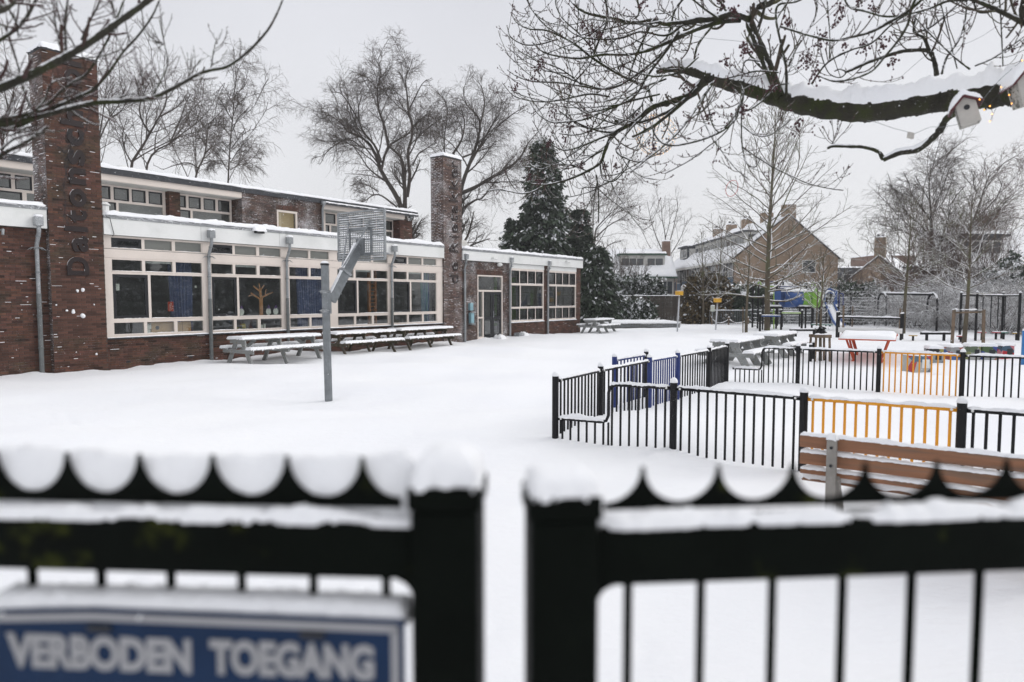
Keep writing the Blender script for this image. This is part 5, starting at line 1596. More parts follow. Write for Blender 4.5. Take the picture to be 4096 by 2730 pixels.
# ================================================================== FOREGROUND GATE
def gate_leaf(label, px_post, d_post, slope, left):
    """a leaf of the entrance gate; local x runs away from the post"""
    sgn = -1 if left else 1
    px_in = px_post
    base = at(px_in, 1200, d_post)
    dirv_ = Vector((sgn, slope, 0)).normalized()
    ang = math.atan2(dirv_.y * sgn, dirv_.x * sgn)   # local +x kept pointing right
    g = thing("gate_leaf", label, "gate", (base.x, base.y, 0), ang, "leaves of the entrance gate")
    def X(t): return sgn * t
    zp = 1.614 if left else 1.605
    w = 0.085
    po = MB().box(min(0, X(w)), max(0, X(w)), -0.042, 0.042, -0.05, zp - 0.03).build("post", 'gate', g, bevel=0.005)
    MB().box(min(X(-.004), X(w + .004)), max(X(-.004), X(w + .004)), -0.046, 0.046, zp - 0.03, zp).build("post_cap", 'gate', g, bevel=0.004)
    MB().slab(min(0, X(w)), max(0, X(w)), -0.042, 0.042, zp, 0.046 if left else 0.024, cell=0.008, seed=3 + left, over=0.002, amp=0.10, rad=0.8 if left else 0.7, drip=0.001).build("snow_cap", 'snow', g, smooth=True)
    zr0, zr1 = (1.4860, 1.5625) if left else (1.4810, 1.5620)
    L = 1.52
    x0, x1 = sorted((X(w - 0.001), X(w + L)))
    rl = MB().box(x0, x1, -0.024, 0.024, zr0, zr1)
    rl.build("top_rail", 'gate', g, bevel=0.006)
    # little corner fillet under the rail
    MB().poly([(X(w - .001), zr0 + .001), (X(w + .03), zr0 + .001), (X(w + .012), zr0 - .008), (X(w - .001), zr0 - .028)], 0.03).build("gusset", 'gate', g).location = (0, -0.015, 0)
    # spiked strip: concave arches between sharp tips
    pitch = 0.1015
    zs = zr1 + 0.014
    hx0, hx1 = sorted((X(w + L), X(w + L + .085)))
    MB().box(hx0, hx1, -0.042, 0.042, -0.05, zp - 0.02).build("hinge_post", 'gate', g, bevel=0.005)
    tip0 = w + (0.072 if left else 0.066)
    zt = 1.641 if left else 1.630
    low = 1.588 if left else 1.583
    n = 15
    for k in range(n):
        xc = tip0 + k * pitch
        pts_ = []
        half = pitch / 2
        for j in range(13):
            u = j / 12
            th = u * math.pi / 2
            pts_.append((xc - half + half * math.sin(th) * 0.955 + 0, low + (zt - low) * (1 - math.cos(th))))
        q = [(X(a), b) for a, b in pts_] + [(X(2 * xc - a), b) for a, b in pts_[::-1]] + [(X(xc + half), zr1 + .012), (X(xc - half), zr1 + .012)]
        sp = MB().poly(q, 0.005)
        so_ = sp.build("spike", 'gate', g); so_.location = (0, -0.0025, 0)
    # snow sitting on the rail behind and in front of the strip
    MB().ridge([(X(w + 0.002), -0.012, zr1), (X(w + L), -0.012, zr1)], 0.028, 0.0125, 0.0035, 3 + left, k=9, amp=0.45, under=0.006).build("rail_snow", 'snow', g, smooth=True)
    sn = MB()
    for k in range(n - 1 if True else n):
        if left:
            a, b = tip0 + k * pitch + 0.012, tip0 + (k + 1) * pitch - 0.012
            pts_ = []
            for j in range(9):
                t = j / 8
                pts_.append((X(a + (b - a) * t), 0.006 + 0.006, zr1 + 0.0))
            if k == 0: sn.ridge([(X(w - .004), 0.016, zr1), (X(w + 0.05), 0.016, zr1), (X(w + L), 0.016, zr1)], 0.030, [0.088, 0.080, 0.076], 0.012, 5, k=13, amp=0.05)
    if left:
        sn.build("snow_between_spikes", 'snow', g, smooth=True)
    bm_ = MB().tube([(0, 0, -0.05), (0, 0, zr0 + 0.002)], 0.0062, 8).build("bar", 'gate', g, smooth=True); bmesh_ = bm_.data; bpy.data.objects.remove(bm_)
    b0 = 0.042 if left else 0.048
    for k in range(15):
        mesh_obj("bar", bmesh_, g, loc=(X(w + b0 + k * 0.0985), 0.0, 0))
    MB().box(x0, x1, -0.02, 0.02, 0.18, 0.24).build("bottom_rail", 'gate', g)
    return g, ang
gl_, al_ = gate_leaf("left gate leaf, dark green with spikes half filled by snow, carrying the blue sign", 1923, 0.875, 0.065, True)
gr_, ar_ = gate_leaf("right gate leaf, dark green with bare spikes and a moss patch on its rail", 2112, 0.865, 0.085, False)

# the sign on the left leaf
M['sign_blue'] = mat("sign_blue", (0.0048, 0.021, 0.062), 0.6, 0.15, 8, 0, 1, second=(0.02, 0.05, 0.11), sscale=30, sthr=0.68, spec=0.2)
M['sign_white'] = mat("sign_white", (0.30, 0.30, 0.31), 0.6, 0.06, 8, 0, 1)
sgn_ = thing("no_entry_sign", "blue sign with white border and large white capitals fixed to the left gate leaf", "sign", (0, 0, 0))
sgn_.location = (gl_.location.x, gl_.location.y, 0)
sgn_.rotation_euler = (0, 0, al_)
# local x negative to the left of the post's right edge; bent slightly near the left end
XR, XB, XL = -0.095, -0.512, -0.66
zt_, zb_ = 1.4415, 1.19
yS = -0.035
def spanel(x0, z0, x1, z1, th, y, m, name, par, zt0=None):
    pts_ = [(x0, z0), (x1, z0), (x1, z1), (x0, z1)]
    V = MB().poly(pts_, th); o = V.build(name, m, par); o.location = (0, y, 0); return o
pl = MB().poly([(XL, zb_), (XR, zb_), (XR, zt_ - 0.002), (XB, zt_ + 0.002), (XL, zt_ - 0.005)], 0.003)
po = pl.build("plate", 'sign_blue', sgn_); po.location = (0, yS, 0)
bw = 0.0065
wb = MB()
def strip(a, b, w_):
    d = Vector((b[0] - a[0], 0, b[1] - a[1])); L = d.length; d.normalize(); nn = Vector((-d.z, 0, d.x))
    V = []
    for y in (yS - 0.0015, yS - 0.0002):
        for p, s_ in ((a, 1), (b, 1), (b, -1), (a, -1)):
            V.append((p[0] + nn.x * w_ / 2 * s_, y, p[1] + nn.z * w_ / 2 * s_))
    wb.add(V, [(0, 1, 2, 3), (7, 6, 5, 4), (0, 4, 5, 1), (1, 5, 6, 2), (2, 6, 7, 3), (3, 7, 4, 0)])
strip((XR - 0.0125, zb_), (XR - 0.0125, zt_ - 0.0135), 0.010)
strip((XR - 0.008, zt_ - 0.0135), (XB, zt_ - 0.0095), 0.010)
strip((XB, zt_ - 0.0095), (XL, zt_ - 0.0165), 0.010)
wb.build("border", 'sign_white', sgn_)
for word, xa, xb in (("VERBODEN", -0.630, -0.378), ("TOEGANG", -0.352, -0.135)):
    tm = text_mesh(word, xb - xa, 0.0475, 0.002, 0.050)
    tm.materials.clear(); tm.materials.append(M['sign_white'])
    to = bpy.data.objects.new("lettering", tm); link(to, sgn_)
    sk = -0.012 if word == "VERBODEN" else -0.012
    to.matrix_local = Matrix(((1, 0, 0, xa), (0, 0, -1, yS - 0.0002), (sk, 1, 0, 1.3595), (0, 0, 0, 1)))
for xs in (-0.50, -0.215):
    MB().box(xs - .016, xs + .016, yS - .004, yS - .0003, zt_ - .0285, zt_ - .021).build("fixing_clip", 'sash', sgn_)
MB().slab(XL, XR, yS + 0.0032, 0.022, zt_ - 0.006, 0.020, cell=0.007, seed=9, over=0.001, amp=0.5).build("sign_snow", 'snow', sgn_, smooth=True)

# ================================================================== HOUSES BEHIND
def brick_tex(name, c1, c2, mc, frost=0.0):
    m, n, l, b = _new(name)
    tcn = n.new("ShaderNodeTexCoord")
    mp = n.new("ShaderNodeVectorMath"); mp.operation = 'MULTIPLY'
    sp = n.new("ShaderNodeSeparateXYZ"); l.new(tcn.outputs["Object"], sp.inputs[0])
    ad = _math(n, l, 'ADD', sp.outputs[0], sp.outputs[1])
    cb = n.new("ShaderNodeCombineXYZ"); l.new(ad, cb.inputs[0]); l.new(sp.outputs[2], cb.inputs[1])
    bt_ = n.new("ShaderNodeTexBrick")
    bt_.inputs["Scale"].default_value = 1.0
    bt_.inputs["Brick Width"].default_value = 0.22; bt_.inputs["Row Height"].default_value = 0.065
    bt_.inputs["Mortar Size"].default_value = 0.007
    bt_.inputs["Color1"].default_value = (*c1, 1); bt_.inputs["Color2"].default_value = (*c2, 1); bt_.inputs["Mortar"].default_value = (*mc, 1)
    l.new(cb.outputs[0], bt_.inputs["Vector"])
    v = _ramp(n, l, _noise(n, l, tcn.outputs["Object"], 0.8, 5), 0.3, 0.7, 0.85, 1.15)
    cc = n.new("ShaderNodeCombineColor")
    for i in range(3): l.new(v, cc.inputs[i])
    col = _mix(n, l, 1.0, bt_.outputs[0], cc.outputs[0], 'MULTIPLY')
    if frost:
        mp2 = n.new("ShaderNodeMapping"); mp2.inputs["Scale"].default_value = (1.2, 1.2, 14); l.new(tcn.outputs["Object"], mp2.inputs[0])
        f = _ramp(n, l, _noise(n, l, mp2.outputs[0], 1.6, 5, 0.7), 0.62, 0.72, 0, frost)
        col = _mix(n, l, f, col, SNOW)
    l.new(col, b.inputs["Base Color"]); b.inputs["Roughness"].default_value = 0.9
    return m
M['brick_tan'] = brick_tex("brick_tan", (0.26, 0.178, 0.116), (0.32, 0.225, 0.155), (0.28, 0.235, 0.19), 0.55)
M['brick_brown'] = brick_tex("brick_brown", (0.17, 0.10, 0.075), (0.22, 0.14, 0.10), (0.2, 0.16, 0.14), 0.3)
M['white_wood'] = mat("white_woodwork", (0.58, 0.57, 0.54), 0.6, 0.06, 2, 0, 1)
M['slate'] = mat("slate_dark", (0.06, 0.065, 0.075), 0.7, 0.2, 2, 0, 1)
M['tile_dark'] = mat("roof_tile", (0.07, 0.055, 0.05), 0.8, 0.2, 3, 0, 1)
M['blue_panel'] = mat("blue_panel", (0.07, 0.125, 0.19), 0.6, 0.15, 1, 0, 1)
M['green_trim'] = mat("green_trim", (0.03, 0.075, 0.05), 0.6, 0.1, 2, 0, 1)
M['win_dark'] = mat("far_window", (0.045, 0.052, 0.06), 0.08, 0.3, 1.0, 0, 1, spec=0.8)

def hwin(par, x0, x1, z0, z1, y, nm=2, m='white_wood', axis='y', fr=0.07, glass='win_dark'):
    """window on a far house: frame with mullions, panes behind; axis y: wall faces -y at depth y; axis x: wall faces -x at x=y"""
    f = MB()
    def bx(mb_, a, b, c, d, t0, t1):
        if axis == 'y': mb_.box(a, b, y + t0, y + t1, c, d)
        else: mb_.box(y + t0, y + t1, a, b, c, d)
    bx(f, x0, x1, z0, z0 + fr, -0.06, 0.02); bx(f, x0, x1, z1 - fr, z1, -0.06, 0.02)
    for k in range(nm + 1):
        c = x0 + (x1 - x0 - fr) * k / nm
        bx(f, c, c + fr, z0 + fr, z1 - fr, -0.055, 0.02)
    fo = f.build("window", m, par)
    for k in range(nm):
        a = x0 + fr + (x1 - x0 - fr) * k / nm; b = x0 + (x1 - x0 - fr) * (k + 1) / nm
        g_ = MB(); bx(g_, a - .005, b + .005, z0 + fr - .005, z1 - fr + .005, -0.02, -0.01); g_.build("pane", glass, fo)
    return fo
def roof_plane(par, p0, p1, p2, p3, th=0.14, m='tile_dark', sn=0.13):
    """sloped rectangle p0,p1 at the eave, p2,p3 at the ridge"""
    P_ = [Vector(p) for p in (p0, p1, p2, p3)]
    nn = (P_[1] - P_[0]).cross(P_[3] - P_[0]).normalized()
    if nn.z < 0: nn = -nn
    V = [tuple(p) for p in P_] + [tuple(p - nn * th) for p in P_]
    MB().add(V, [(0, 1, 2, 3), (7, 6, 5, 4), (0, 4, 5, 1), (1, 5, 6, 2), (2, 6, 7, 3), (3, 7, 4, 0)]).build("roof", m, par)
    # snow: uneven sheet
    n1, n2 = 24, 14
    V = []
    g = np.random.default_rng(int(abs(P_[0].x * 7 + P_[0].y)) + 3)
    for i in range(n1 + 1):
        for j in range(n2 + 1):
            u, w = i / n1, j / n2
            p = P_[0].lerp(P_[1], u).lerp(P_[3].lerp(P_[2], u), w)
            e_ = min(u, 1 - u, w + 0.0) * 8
            V.append(tuple(p + nn * (0.004 + sn * min(1, 0.35 + e_) * (1 + 0.25 * g.normal()))))
    k0 = len(V)
    F = [(i * (n2 + 1) + j, (i + 1) * (n2 + 1) + j, (i + 1) * (n2 + 1) + j + 1, i * (n2 + 1) + j + 1) for i in range(n1) for j in range(n2)]
    edge = [i * (n2 + 1) for i in range(n1 + 1)]
    for i in edge: V.append(tuple(Vector(V[i]) - nn * (sn * .9)))
    for k in range(n1): F.append((edge[k], k0 + k, k0 + k + 1, edge[k + 1]))
    for col_ in (0, n1):
        ids = [col_ * (n2 + 1) + j for j in range(n2 + 1)]
        b0_ = len(V)
        for i in ids: V.append(tuple(Vector(V[i]) - nn * (sn * .9)))
        for j in range(n2): F.append((ids[j], ids[j + 1], b0_ + j + 1, b0_ + j))
    MB().add(V, F).build("roof_snow", 'snow', par, smooth=True)
def chim(par, x, y, z0, z1, w=0.9, d=0.6, m='brick_tan', pots=True):
    c = MB().box(x - w / 2, x + w / 2, y - d / 2, y + d / 2, z0, z1).build("chimney", m, par)
    MB().slab(x - w / 2, x + w / 2, y - d / 2, y + d / 2, z1, 0.14, cell=0.1, seed=int(z1 * 10)).build("snow_cap", 'snow', c, smooth=True)
    if pots:
        MB().tube([(x - w * .2, y, z1), (x - w * .2, y, z1 + .35)], .13, 8).tube([(x + w * .2, y, z1), (x + w * .2, y, z1 + .3)], .11, 8).build("chimney_pot", 'slate', c)

# row of houses with the big tan gable
rh = thing("row_house", "row of tan brick houses with large gable end, blue panels and snowy dormered roof", "house", (19.5, 60, 0))
W_, D_, EV, PK, XP = 9.0, 27.0, 5.35, 9.05, 4.6
MB().poly([(0, -.1), (W_, -.1), (W_, EV), (XP, PK), (0, EV)], 0.25).build("gable_wall", 'brick_tan', rh)
MB().box(0.05, 0.25, 0.26, D_, -.1, EV - .1).box(W_ - .2, W_ - .02, .26, D_, -.1, EV - .1).box(.26, W_ - .3, D_ - .3, D_, -.1, EV).build("wall", 'brick_brown', rh)
roof_plane(rh, (-0.45, -0.03, EV - 0.2), (-0.45, D_, EV - .2), (XP, D_, PK + .12), (XP, -0.03, PK + .12), th=.1)
roof_plane(rh, (W_ + 0.3, D_, EV - 0.15), (W_ + 0.3, -0.03, EV - .15), (XP, -0.03, PK + .12), (XP, D_, PK + .12), th=.1)
MB().box(-0.50, -0.30, -0.14, D_, EV - .42, EV - .2).box(-.50, .0, -.16, -.02, EV - .38, EV - .16).box(W_, W_ + .45, -.16, -.02, EV - .38, EV - .12).build("gutter", 'white_wood', rh)
chim(rh, XP + .1, 0.33, PK - .6, 9.95, 1.05, 0.7, pots=False)
for yy in (5.2, 10.6, 15.6, 20.6): chim(rh, XP, yy, PK - .3, 9.85, 1.0, 0.7)
hwin(rh, 5.85, 7.05, 4.02, 5.15, 0.0, 1)
MB().ridge([(5.8, -.08, 4.05), (7.1, -.08, 4.05)], .12, .06, .1, 3).build("sill_snow", 'snow', rh, smooth=True)
for k in range(5):
    y0 = 0.5 + k * 5.3
    hwin(rh, y0, y0 + 2.0, 3.7, 5.02, 0.0, 2, axis='x'); hwin(rh, y0 + 2.3, y0 + 4.4, 3.5, 5.02, 0.0, 2, axis='x')
    MB().box(-.04, .04, y0, y0 + 2.0, 2.6, 3.69).box(-.04, .04, y0 + 2.3, y0 + 4.4, 2.6, 3.49).build("blue_panel", 'blue_panel', rh)
    MB().tube([(-0.12, y0 + 2.15, 0), (-0.12, y0 + 2.15, 5.1)], .06, 8).build("downpipe", 'slate', rh)
for (ya, yb, m_, xo) in ((1.6, 5.6, 'white_wood', 1.4), (6.2, 15.5, 'white_wood', 1.6), (16.0, 19.0, 'white_wood', 1.6), (20.0, 23.2, 'slate', 0.9)):
    d_ = MB().box(xo, XP - .1, ya, yb, 6.2, 7.75).build("dormer", m_, rh)
    hwin(d_, ya + .1, yb - .1, 6.5, 7.5, xo - .01, max(2, int((yb - ya) / 1.2)), axis='x')
    for q in (0,):
        MB().box(xo + .25, XP - .8, ya - .02, ya - .005, 6.6, 7.55).build("cheek_panel", 'win_dark' if ya < 2 else 'white_wood', d_)
    MB().box(xo - .3, XP - .05, ya - .15, yb + .15, 7.752, 7.9).build("dormer_roof", 'slate', d_)
    MB().slab(xo - .3, XP - .05, ya - .15, yb + .15, 7.9, .13, cell=.25, seed=int(ya)).build("dormer_snow", 'snow', d_, smooth=True)
gx = thing("garage_row", "flat roofed garage row with white fascia in front of the row of houses", "garage", (14.6, 54.5, 0))
MB().box(0, 9.5, 0, 4, -.1, 2.45).build("wall", 'brick_tan', gx)
MB().box(-.15, 9.65, -.2, 4.1, 2.45, 2.78).build("fascia", 'white_wood', gx)
MB().slab(-.15, 9.65, -.2, 4.1, 2.78, .16, cell=.2, seed=3).build("roof_snow", 'snow', gx, smooth=True)
hwin(gx, 1.9, 3.0, 0.9, 2.2, 0.0, 2); hwin(gx, 3.5, 4.4, 0.1, 2.1, 0.0, 1)
M['porch_light'] = emis_mat("porch_light", (1.0, 0.50, 0.15), 2.0)
MB().box(3.05, 3.42, -0.03, -0.005, 1.45, 1.95).build("lit_window", 'porch_light', gx)

lh = thing("far_house", "distant white house with green trimmed dormer and snowy roof behind the slatted fence", "house", (9.2, 75, 0))
MB().box(0, 8.6, 0, 5.5, -.1, 4.1).build("wall", 'brick_brown', lh)
MB().box(2.5, 8.5, -.05, -.01, .6, 4.05).build("cladding", 'white_wood', lh)
hwin(lh, 2.7, 4.2, 2.2, 3.7, -.05, 2); hwin(lh, 4.5, 6.9, 1.9, 3.8, -.05, 2); hwin(lh, 7.1, 8.4, 2.2, 3.7, -.05, 2); hwin(lh, .4, 2.2, 2.0, 3.8, 0, 1)
roof_plane(lh, (-.3, -.5, 4.05), (8.8, -.5, 4.05), (8.8, 3.2, 7.3), (-.3, 3.2, 7.3))
MB().box(-.3, 8.8, -.6, -.45, 3.95, 4.15).build("green_eaves", 'green_trim', lh)
d_ = MB().box(2.8, 7.7, 0.9, 3.0, 4.8, 6.55).build("dormer", 'white_wood', lh)
hwin(d_, 2.95, 5.4, 5.15, 6.25, .89, 3); hwin(d_, 5.7, 7.55, 5.15, 6.25, .89, 2)
MB().box(2.6, 7.9, .7, 3.1, 6.552, 6.75).build("dormer_roof", 'green_trim', d_)
MB().slab(2.6, 7.9, .7, 3.1, 6.75, .2, cell=.25, seed=9).build("dormer_snow", 'snow', d_, smooth=True)
chim(lh, 8.2, 2.6, 6, 8.2, .8, .8, 'brick_brown', False)

gh = thing("gable_house", "small tan brick house with snowy roof and chimney seen between the bare trees", "house", (37.4, 70, 0), R(-38))
MB().poly([(-3.6, -.1), (3.6, -.1), (3.6, 3.1), (0, 6.1), (-3.6, 3.1)], .25).build("gable_wall", 'brick_tan', gh)
MB().box(-3.55, -3.3, .26, 12, -.1, 3.0).box(3.3, 3.55, .26, 12, -.1, 3.0).build("wall", 'white_wood', gh)
roof_plane(gh, (4.0, 12, 2.8), (4.0, -.1, 2.8), (0, -.1, 6.2), (0, 12, 6.2))
roof_plane(gh, (-4.0, -.1, 2.8), (-4.0, 12, 2.8), (0, 12, 6.2), (0, -.1, 6.2))
chim(gh, 0, .6, 5.8, 8.0, 1.0, .7, 'brick_tan')
hwin(gh, .2, 1.2, 1.6, 2.7, 0, 1)
d_ = MB().box(1.3, 3.4, 3.5, 8.5, 3.6, 5.1).build("dormer", 'slate', gh)
MB().slab(1.1, 3.6, 3.3, 8.7, 5.1, .18, cell=.3, seed=4).build("dormer_snow", 'snow', d_, smooth=True)
for k in range(3):
    MB().box(3.56, 3.60, 1.5 + k * 3.3, 3.7 + k * 3.3, 1.1, 2.5).build("window", 'win_dark', gh)

bh = thing("large_house", "big house at the right edge with wide dormer and deep snow on its roof", "house", (33.5, 52, 0), R(6))
MB().box(0, 14, 0, 8, -.1, 3.95).build("wall", 'brick_brown', bh)
roof_plane(bh, (-.4, -.5, 3.9), (14.4, -.5, 3.9), (14.4, 4, 7.4), (-.4, 4, 7.4), sn=.2)
MB().box(-.4, 14.4, -.62, -.46, 3.75, 4.05).build("eaves_board", 'white_wood', bh)
hwin(bh, 1.2, 2.2, 2.0, 3.4, 0, 1); hwin(bh, 3.2, 5.6, 1.8, 3.4, 0, 2); hwin(bh, 6.6, 8.9, 1.8, 3.4, 0, 2); hwin(bh, 10, 12, 1.8, 3.4, 0, 2)
d_ = MB().box(1.3, 4.9, 1.1, 4.2, 4.5, 6.6).build("dormer", 'slate', bh)
hwin(d_, 1.5, 3.0, 5.0, 6.3, 1.09, 2, fr=.1); hwin(d_, 3.2, 4.8, 5.0, 6.3, 1.09, 2, fr=.1)
MB().box(1.0, 5.3, .8, 4.4, 6.602, 6.8).build("dormer_roof", 'slate', d_)
MB().slab(1.0, 5.3, .8, 4.4, 6.8, .25, cell=.25, seed=9).build("dormer_snow", 'snow', d_, smooth=True)
chim(bh, 6.0, 4.0, 6.8, 8.7, 1.1, .8, 'brick_brown', False)
fb = thing("flat_building", "dark flat roofed building far behind, between the two gables", "building", (40.5, 86, 0))
MB().box(0, 6.5, 0, 6, -.1, 5.6).build("wall", 'slate', fb)
MB().box(5.4, 10.5, 1, 7, -.1, 7.2).build("tower_wall", 'brick_brown', fb)
MB().slab(-.1, 5.3, -.1, 6.1, 5.6, .2, cell=.4, seed=3).slab(5.3, 10.6, .9, 7.1, 7.2, .2, cell=.4, seed=4).build("roof_snow", 'snow', fb, smooth=True)
hwin(fb, 1, 2.6, 3.6, 4.8, 0, 1); hwin(fb, 3.2, 5.0, 3.6, 4.8, 0, 2)
hd2 = thing("garden_shed", "low white walled shed with snowy roof behind the netting fence", "shed", (23.0, 56, 0))
MB().box(0, 11, 0, 3, -.1, 1.95).build("wall", 'white_wood', hd2)
MB().box(-.1, 11.1, -.15, 3.1, 1.95, 2.1).build("fascia", 'white_wood', hd2)
MB().slab(-.1, 11.1, -.15, 3.1, 2.1, .22, cell=.2, seed=5).build("roof_snow", 'snow', hd2, smooth=True)

# ================================================================== TREES
def march(P0, Dr, L, m, wig, grav, g):
    K = len(P0)
    P = np.zeros((K, m, 3)); P[:, 0] = P0
    d = Dr / (np.linalg.norm(Dr, axis=1, keepdims=True) + 1e-9)
    st = (L / (m - 1))[:, None]
    for i in range(1, m):
        d = d + g.normal(0, wig, (K, 3)) + np.array([0, 0, grav])
        d /= np.linalg.norm(d, axis=1, keepdims=True) + 1e-9
        P[:, i] = P[:, i - 1] + d * st
    return P
def shoots(P, Rr, L, k, t0, t1, a0, a1, ratio, m, wig, grav, rmul, rmin, g, taper=0.35, fall=0.5, flat=0.0):
    K, mm, _ = P.shape
    t = t0 + (t1 - t0) * (np.arange(k)[None] + g.uniform(0, 1, (K, k))) / k
    ix = t * (mm - 1); i = np.minimum(ix.astype(int), mm - 2); f = (ix - i)[..., None]
    ar = np.arange(K)[:, None]
    A, B = P[ar, i], P[ar, i + 1]
    base = A * (1 - f) + B * f
    T = B - A; T /= np.linalg.norm(T, axis=2, keepdims=True) + 1e-9
    r0 = (Rr[ar, i] * (1 - f[..., 0]) + Rr[ar, i + 1] * f[..., 0]) * rmul * g.uniform(0.7, 1.0, t.shape)
    rv = g.normal(0, 1, T.shape)
    if flat: rv[..., 2] *= (1 - flat)
    pp = rv - T * (rv * T).sum(2, keepdims=True); pp /= np.linalg.norm(pp, axis=2, keepdims=True) + 1e-9
    an = g.uniform(a0, a1, t.shape)[..., None]
    D_ = T * np.cos(an) + pp * np.sin(an)
    Ln = L[:, None] * ratio * (1 - fall * (t - t0) / max(t1 - t0, 1e-6)) * g.uniform(0.55, 1.25, t.shape)
    P2 = march(base.reshape(-1, 3), D_.reshape(-1, 3), Ln.ravel(), m, wig, grav, g)
    r0 = np.maximum(r0.ravel(), rmin)
    R2 = np.maximum(r0[:, None] * np.linspace(1, taper, m)[None], rmin * 0.7)
    return P2, R2, Ln.ravel()
def thin(P, Rr, L, g, q=0.8):
    m_ = g.random(len(L)) < np.clip(L / np.quantile(L, q), 0.05, 1) ** 1.3
    return P[m_], Rr[m_], L[m_]
def tubes_mesh(name, groups, m, parent):
    Vs, Fs, n0 = [], [], 0
    for P, Rr, n in groups:
        V, F = tube_arrays(P, Rr, n)
        Vs.append(V); Fs.append(F + n0); n0 += len(V)
    return obj_np(name, np.concatenate(Vs), np.concatenate(Fs), m, parent)
def px_limbs(lines, Y, g, conv, rscale, dj=1.0, origin=None):
    out = []
    for ln in lines:
        pts_, r0, r1_ = ln[0], ln[1], ln[2]
        yy = Y + (ln[3] if len(ln) > 3 else 0.0)
        dy = g.uniform(-dj, dj) if len(ln) <= 4 else ln[4]
        P3 = []
        for i, p in enumerate(pts_):
            x, y = conv(*p)
            q = at(x, y, yy + dy * (i / max(1, len(pts_) - 1)) ** 1.3)
            P3.append(tuple(q - origin) if origin is not None else tuple(q))
        C_ = catmull(P3, 14)
        out.append((C_, np.linspace(r0, r1_, 14) * rscale))
    P = np.array([c for c, _ in out]); Rr = np.array([r for _, r in out])
    return P, Rr
def far_tree(label, base, lines, conv, Y, seed, rs, dens=(7, 7, 5), droop=-0.10, mt='bark_far', mw='twig_far', l1=0.42, dj=2.0, group="bare trees behind the school"):
    g = np.random.default_rng(seed)
    root = thing("bare_tree", label, "tree", (base.x, base.y, 0), 0, group)
    P, Rr = px_limbs(lines, Y, g, conv, rs * 1.2, dj, base)
    L = np.linalg.norm(np.diff(P, axis=1), axis=2).sum(1)
    P1, R1, L1 = shoots(P, Rr, L, dens[0], 0.22, 1.0, 0.35, 0.95, l1, 9, 0.12, 0.035, 0.55, 0.024, g)
    P1, R1, L1 = thin(P1, R1, L1, g)
    P2, R2, L2 = shoots(P1, R1, L1, dens[1], 0.12, 1.0, 0.4, 1.0, 0.62, 7, 0.12, 0.0, 0.6, 0.013, g)
    P2, R2, L2 = thin(P2, R2, L2, g, .85)
    P3, R3, L3 = shoots(P2, R2, L2, dens[2], 0.12, 1.0, 0.4, 1.1, 0.72, 5, 0.13, droop, 0.6, 0.009, g)
    P3, R3, L3 = thin(P3, R3, L3, g, .85)
    P4, R4, L4 = shoots(P3, R3, np.maximum(L3, 0.6), 3, 0.1, 1.0, 0.3, 1.0, 0.95, 3, 0.15, droop * 1.5, 0.7, 0.0072, g)
    tubes_mesh("trunk", [(P, Rr, 8), (P1, R1, 5)], mt, root)
    tubes_mesh("crown", [(P2, R2, 3), (P3, R3, 3), (P4, R4, 3)], mw, root)
    return root
cA = lambda x, y: (1100 + x * .574, 100 + y * .574)
cB = lambda x, y: (x * .5525, y * .5525)
PXM = lambda Y: 0.574 * Y / 2731.0
baseA = at(1615, 870, 52); baseA.z = 0
TA = [([(905, 1900), (902, 1600), (900, 1300)], 46, 40, 0, 0),
      ([(890, 1300), (850, 1200), (800, 1120), (740, 1020), (700, 900), (640, 810), (570, 770), (500, 740), (470, 690), (400, 640), (330, 600)], 30, 3),
      ([(740, 1020), (760, 930), (790, 850), (860, 800), (930, 760), (960, 680), (920, 600)], 16, 3), ([(740, 960), (700, 850), (620, 750), (590, 680), (580, 560), (570, 470)], 16, 3),
      ([(790, 850), (760, 700), (720, 580), (715, 440), (740, 340), (720, 240)], 17, 2), ([(905, 1290), (905, 1150), (895, 1050), (880, 930), (800, 850)], 26, 12),
      ([(920, 1200), (940, 1050), (925, 900), (960, 740), (930, 600), (920, 480), (910, 380), (930, 290)], 22, 3), ([(930, 1120), (990, 1000), (1010, 940)], 12, 5), ([(960, 980), (1000, 900), (1060, 860), (1120, 820)], 9, 4),
      ([(850, 1270), (740, 1190), (680, 1190), (620, 1230), (540, 1240)], 11, 3), ([(720, 1160), (620, 1110), (520, 1120)], 8, 3), ([(600, 850), (520, 800), (430, 830), (350, 900), (330, 950)], 9, 3),
      ([(930, 600), (980, 500), (1020, 420), (1060, 380)], 9, 3), ([(590, 680), (520, 560), (460, 480), (400, 470)], 9, 3), ([(960, 720), (1040, 640), (1100, 600)], 8, 3), ([(715, 450), (640, 370), (560, 330)], 8, 3)]
far_tree("tallest spreading bare tree, rising behind the set back upper storey", baseA, TA, cA, 52, 5, PXM(52) * 0.5, dens=(16, 11, 8), dj=3)
baseB = at(1850, 880, 56); baseB.z = 0
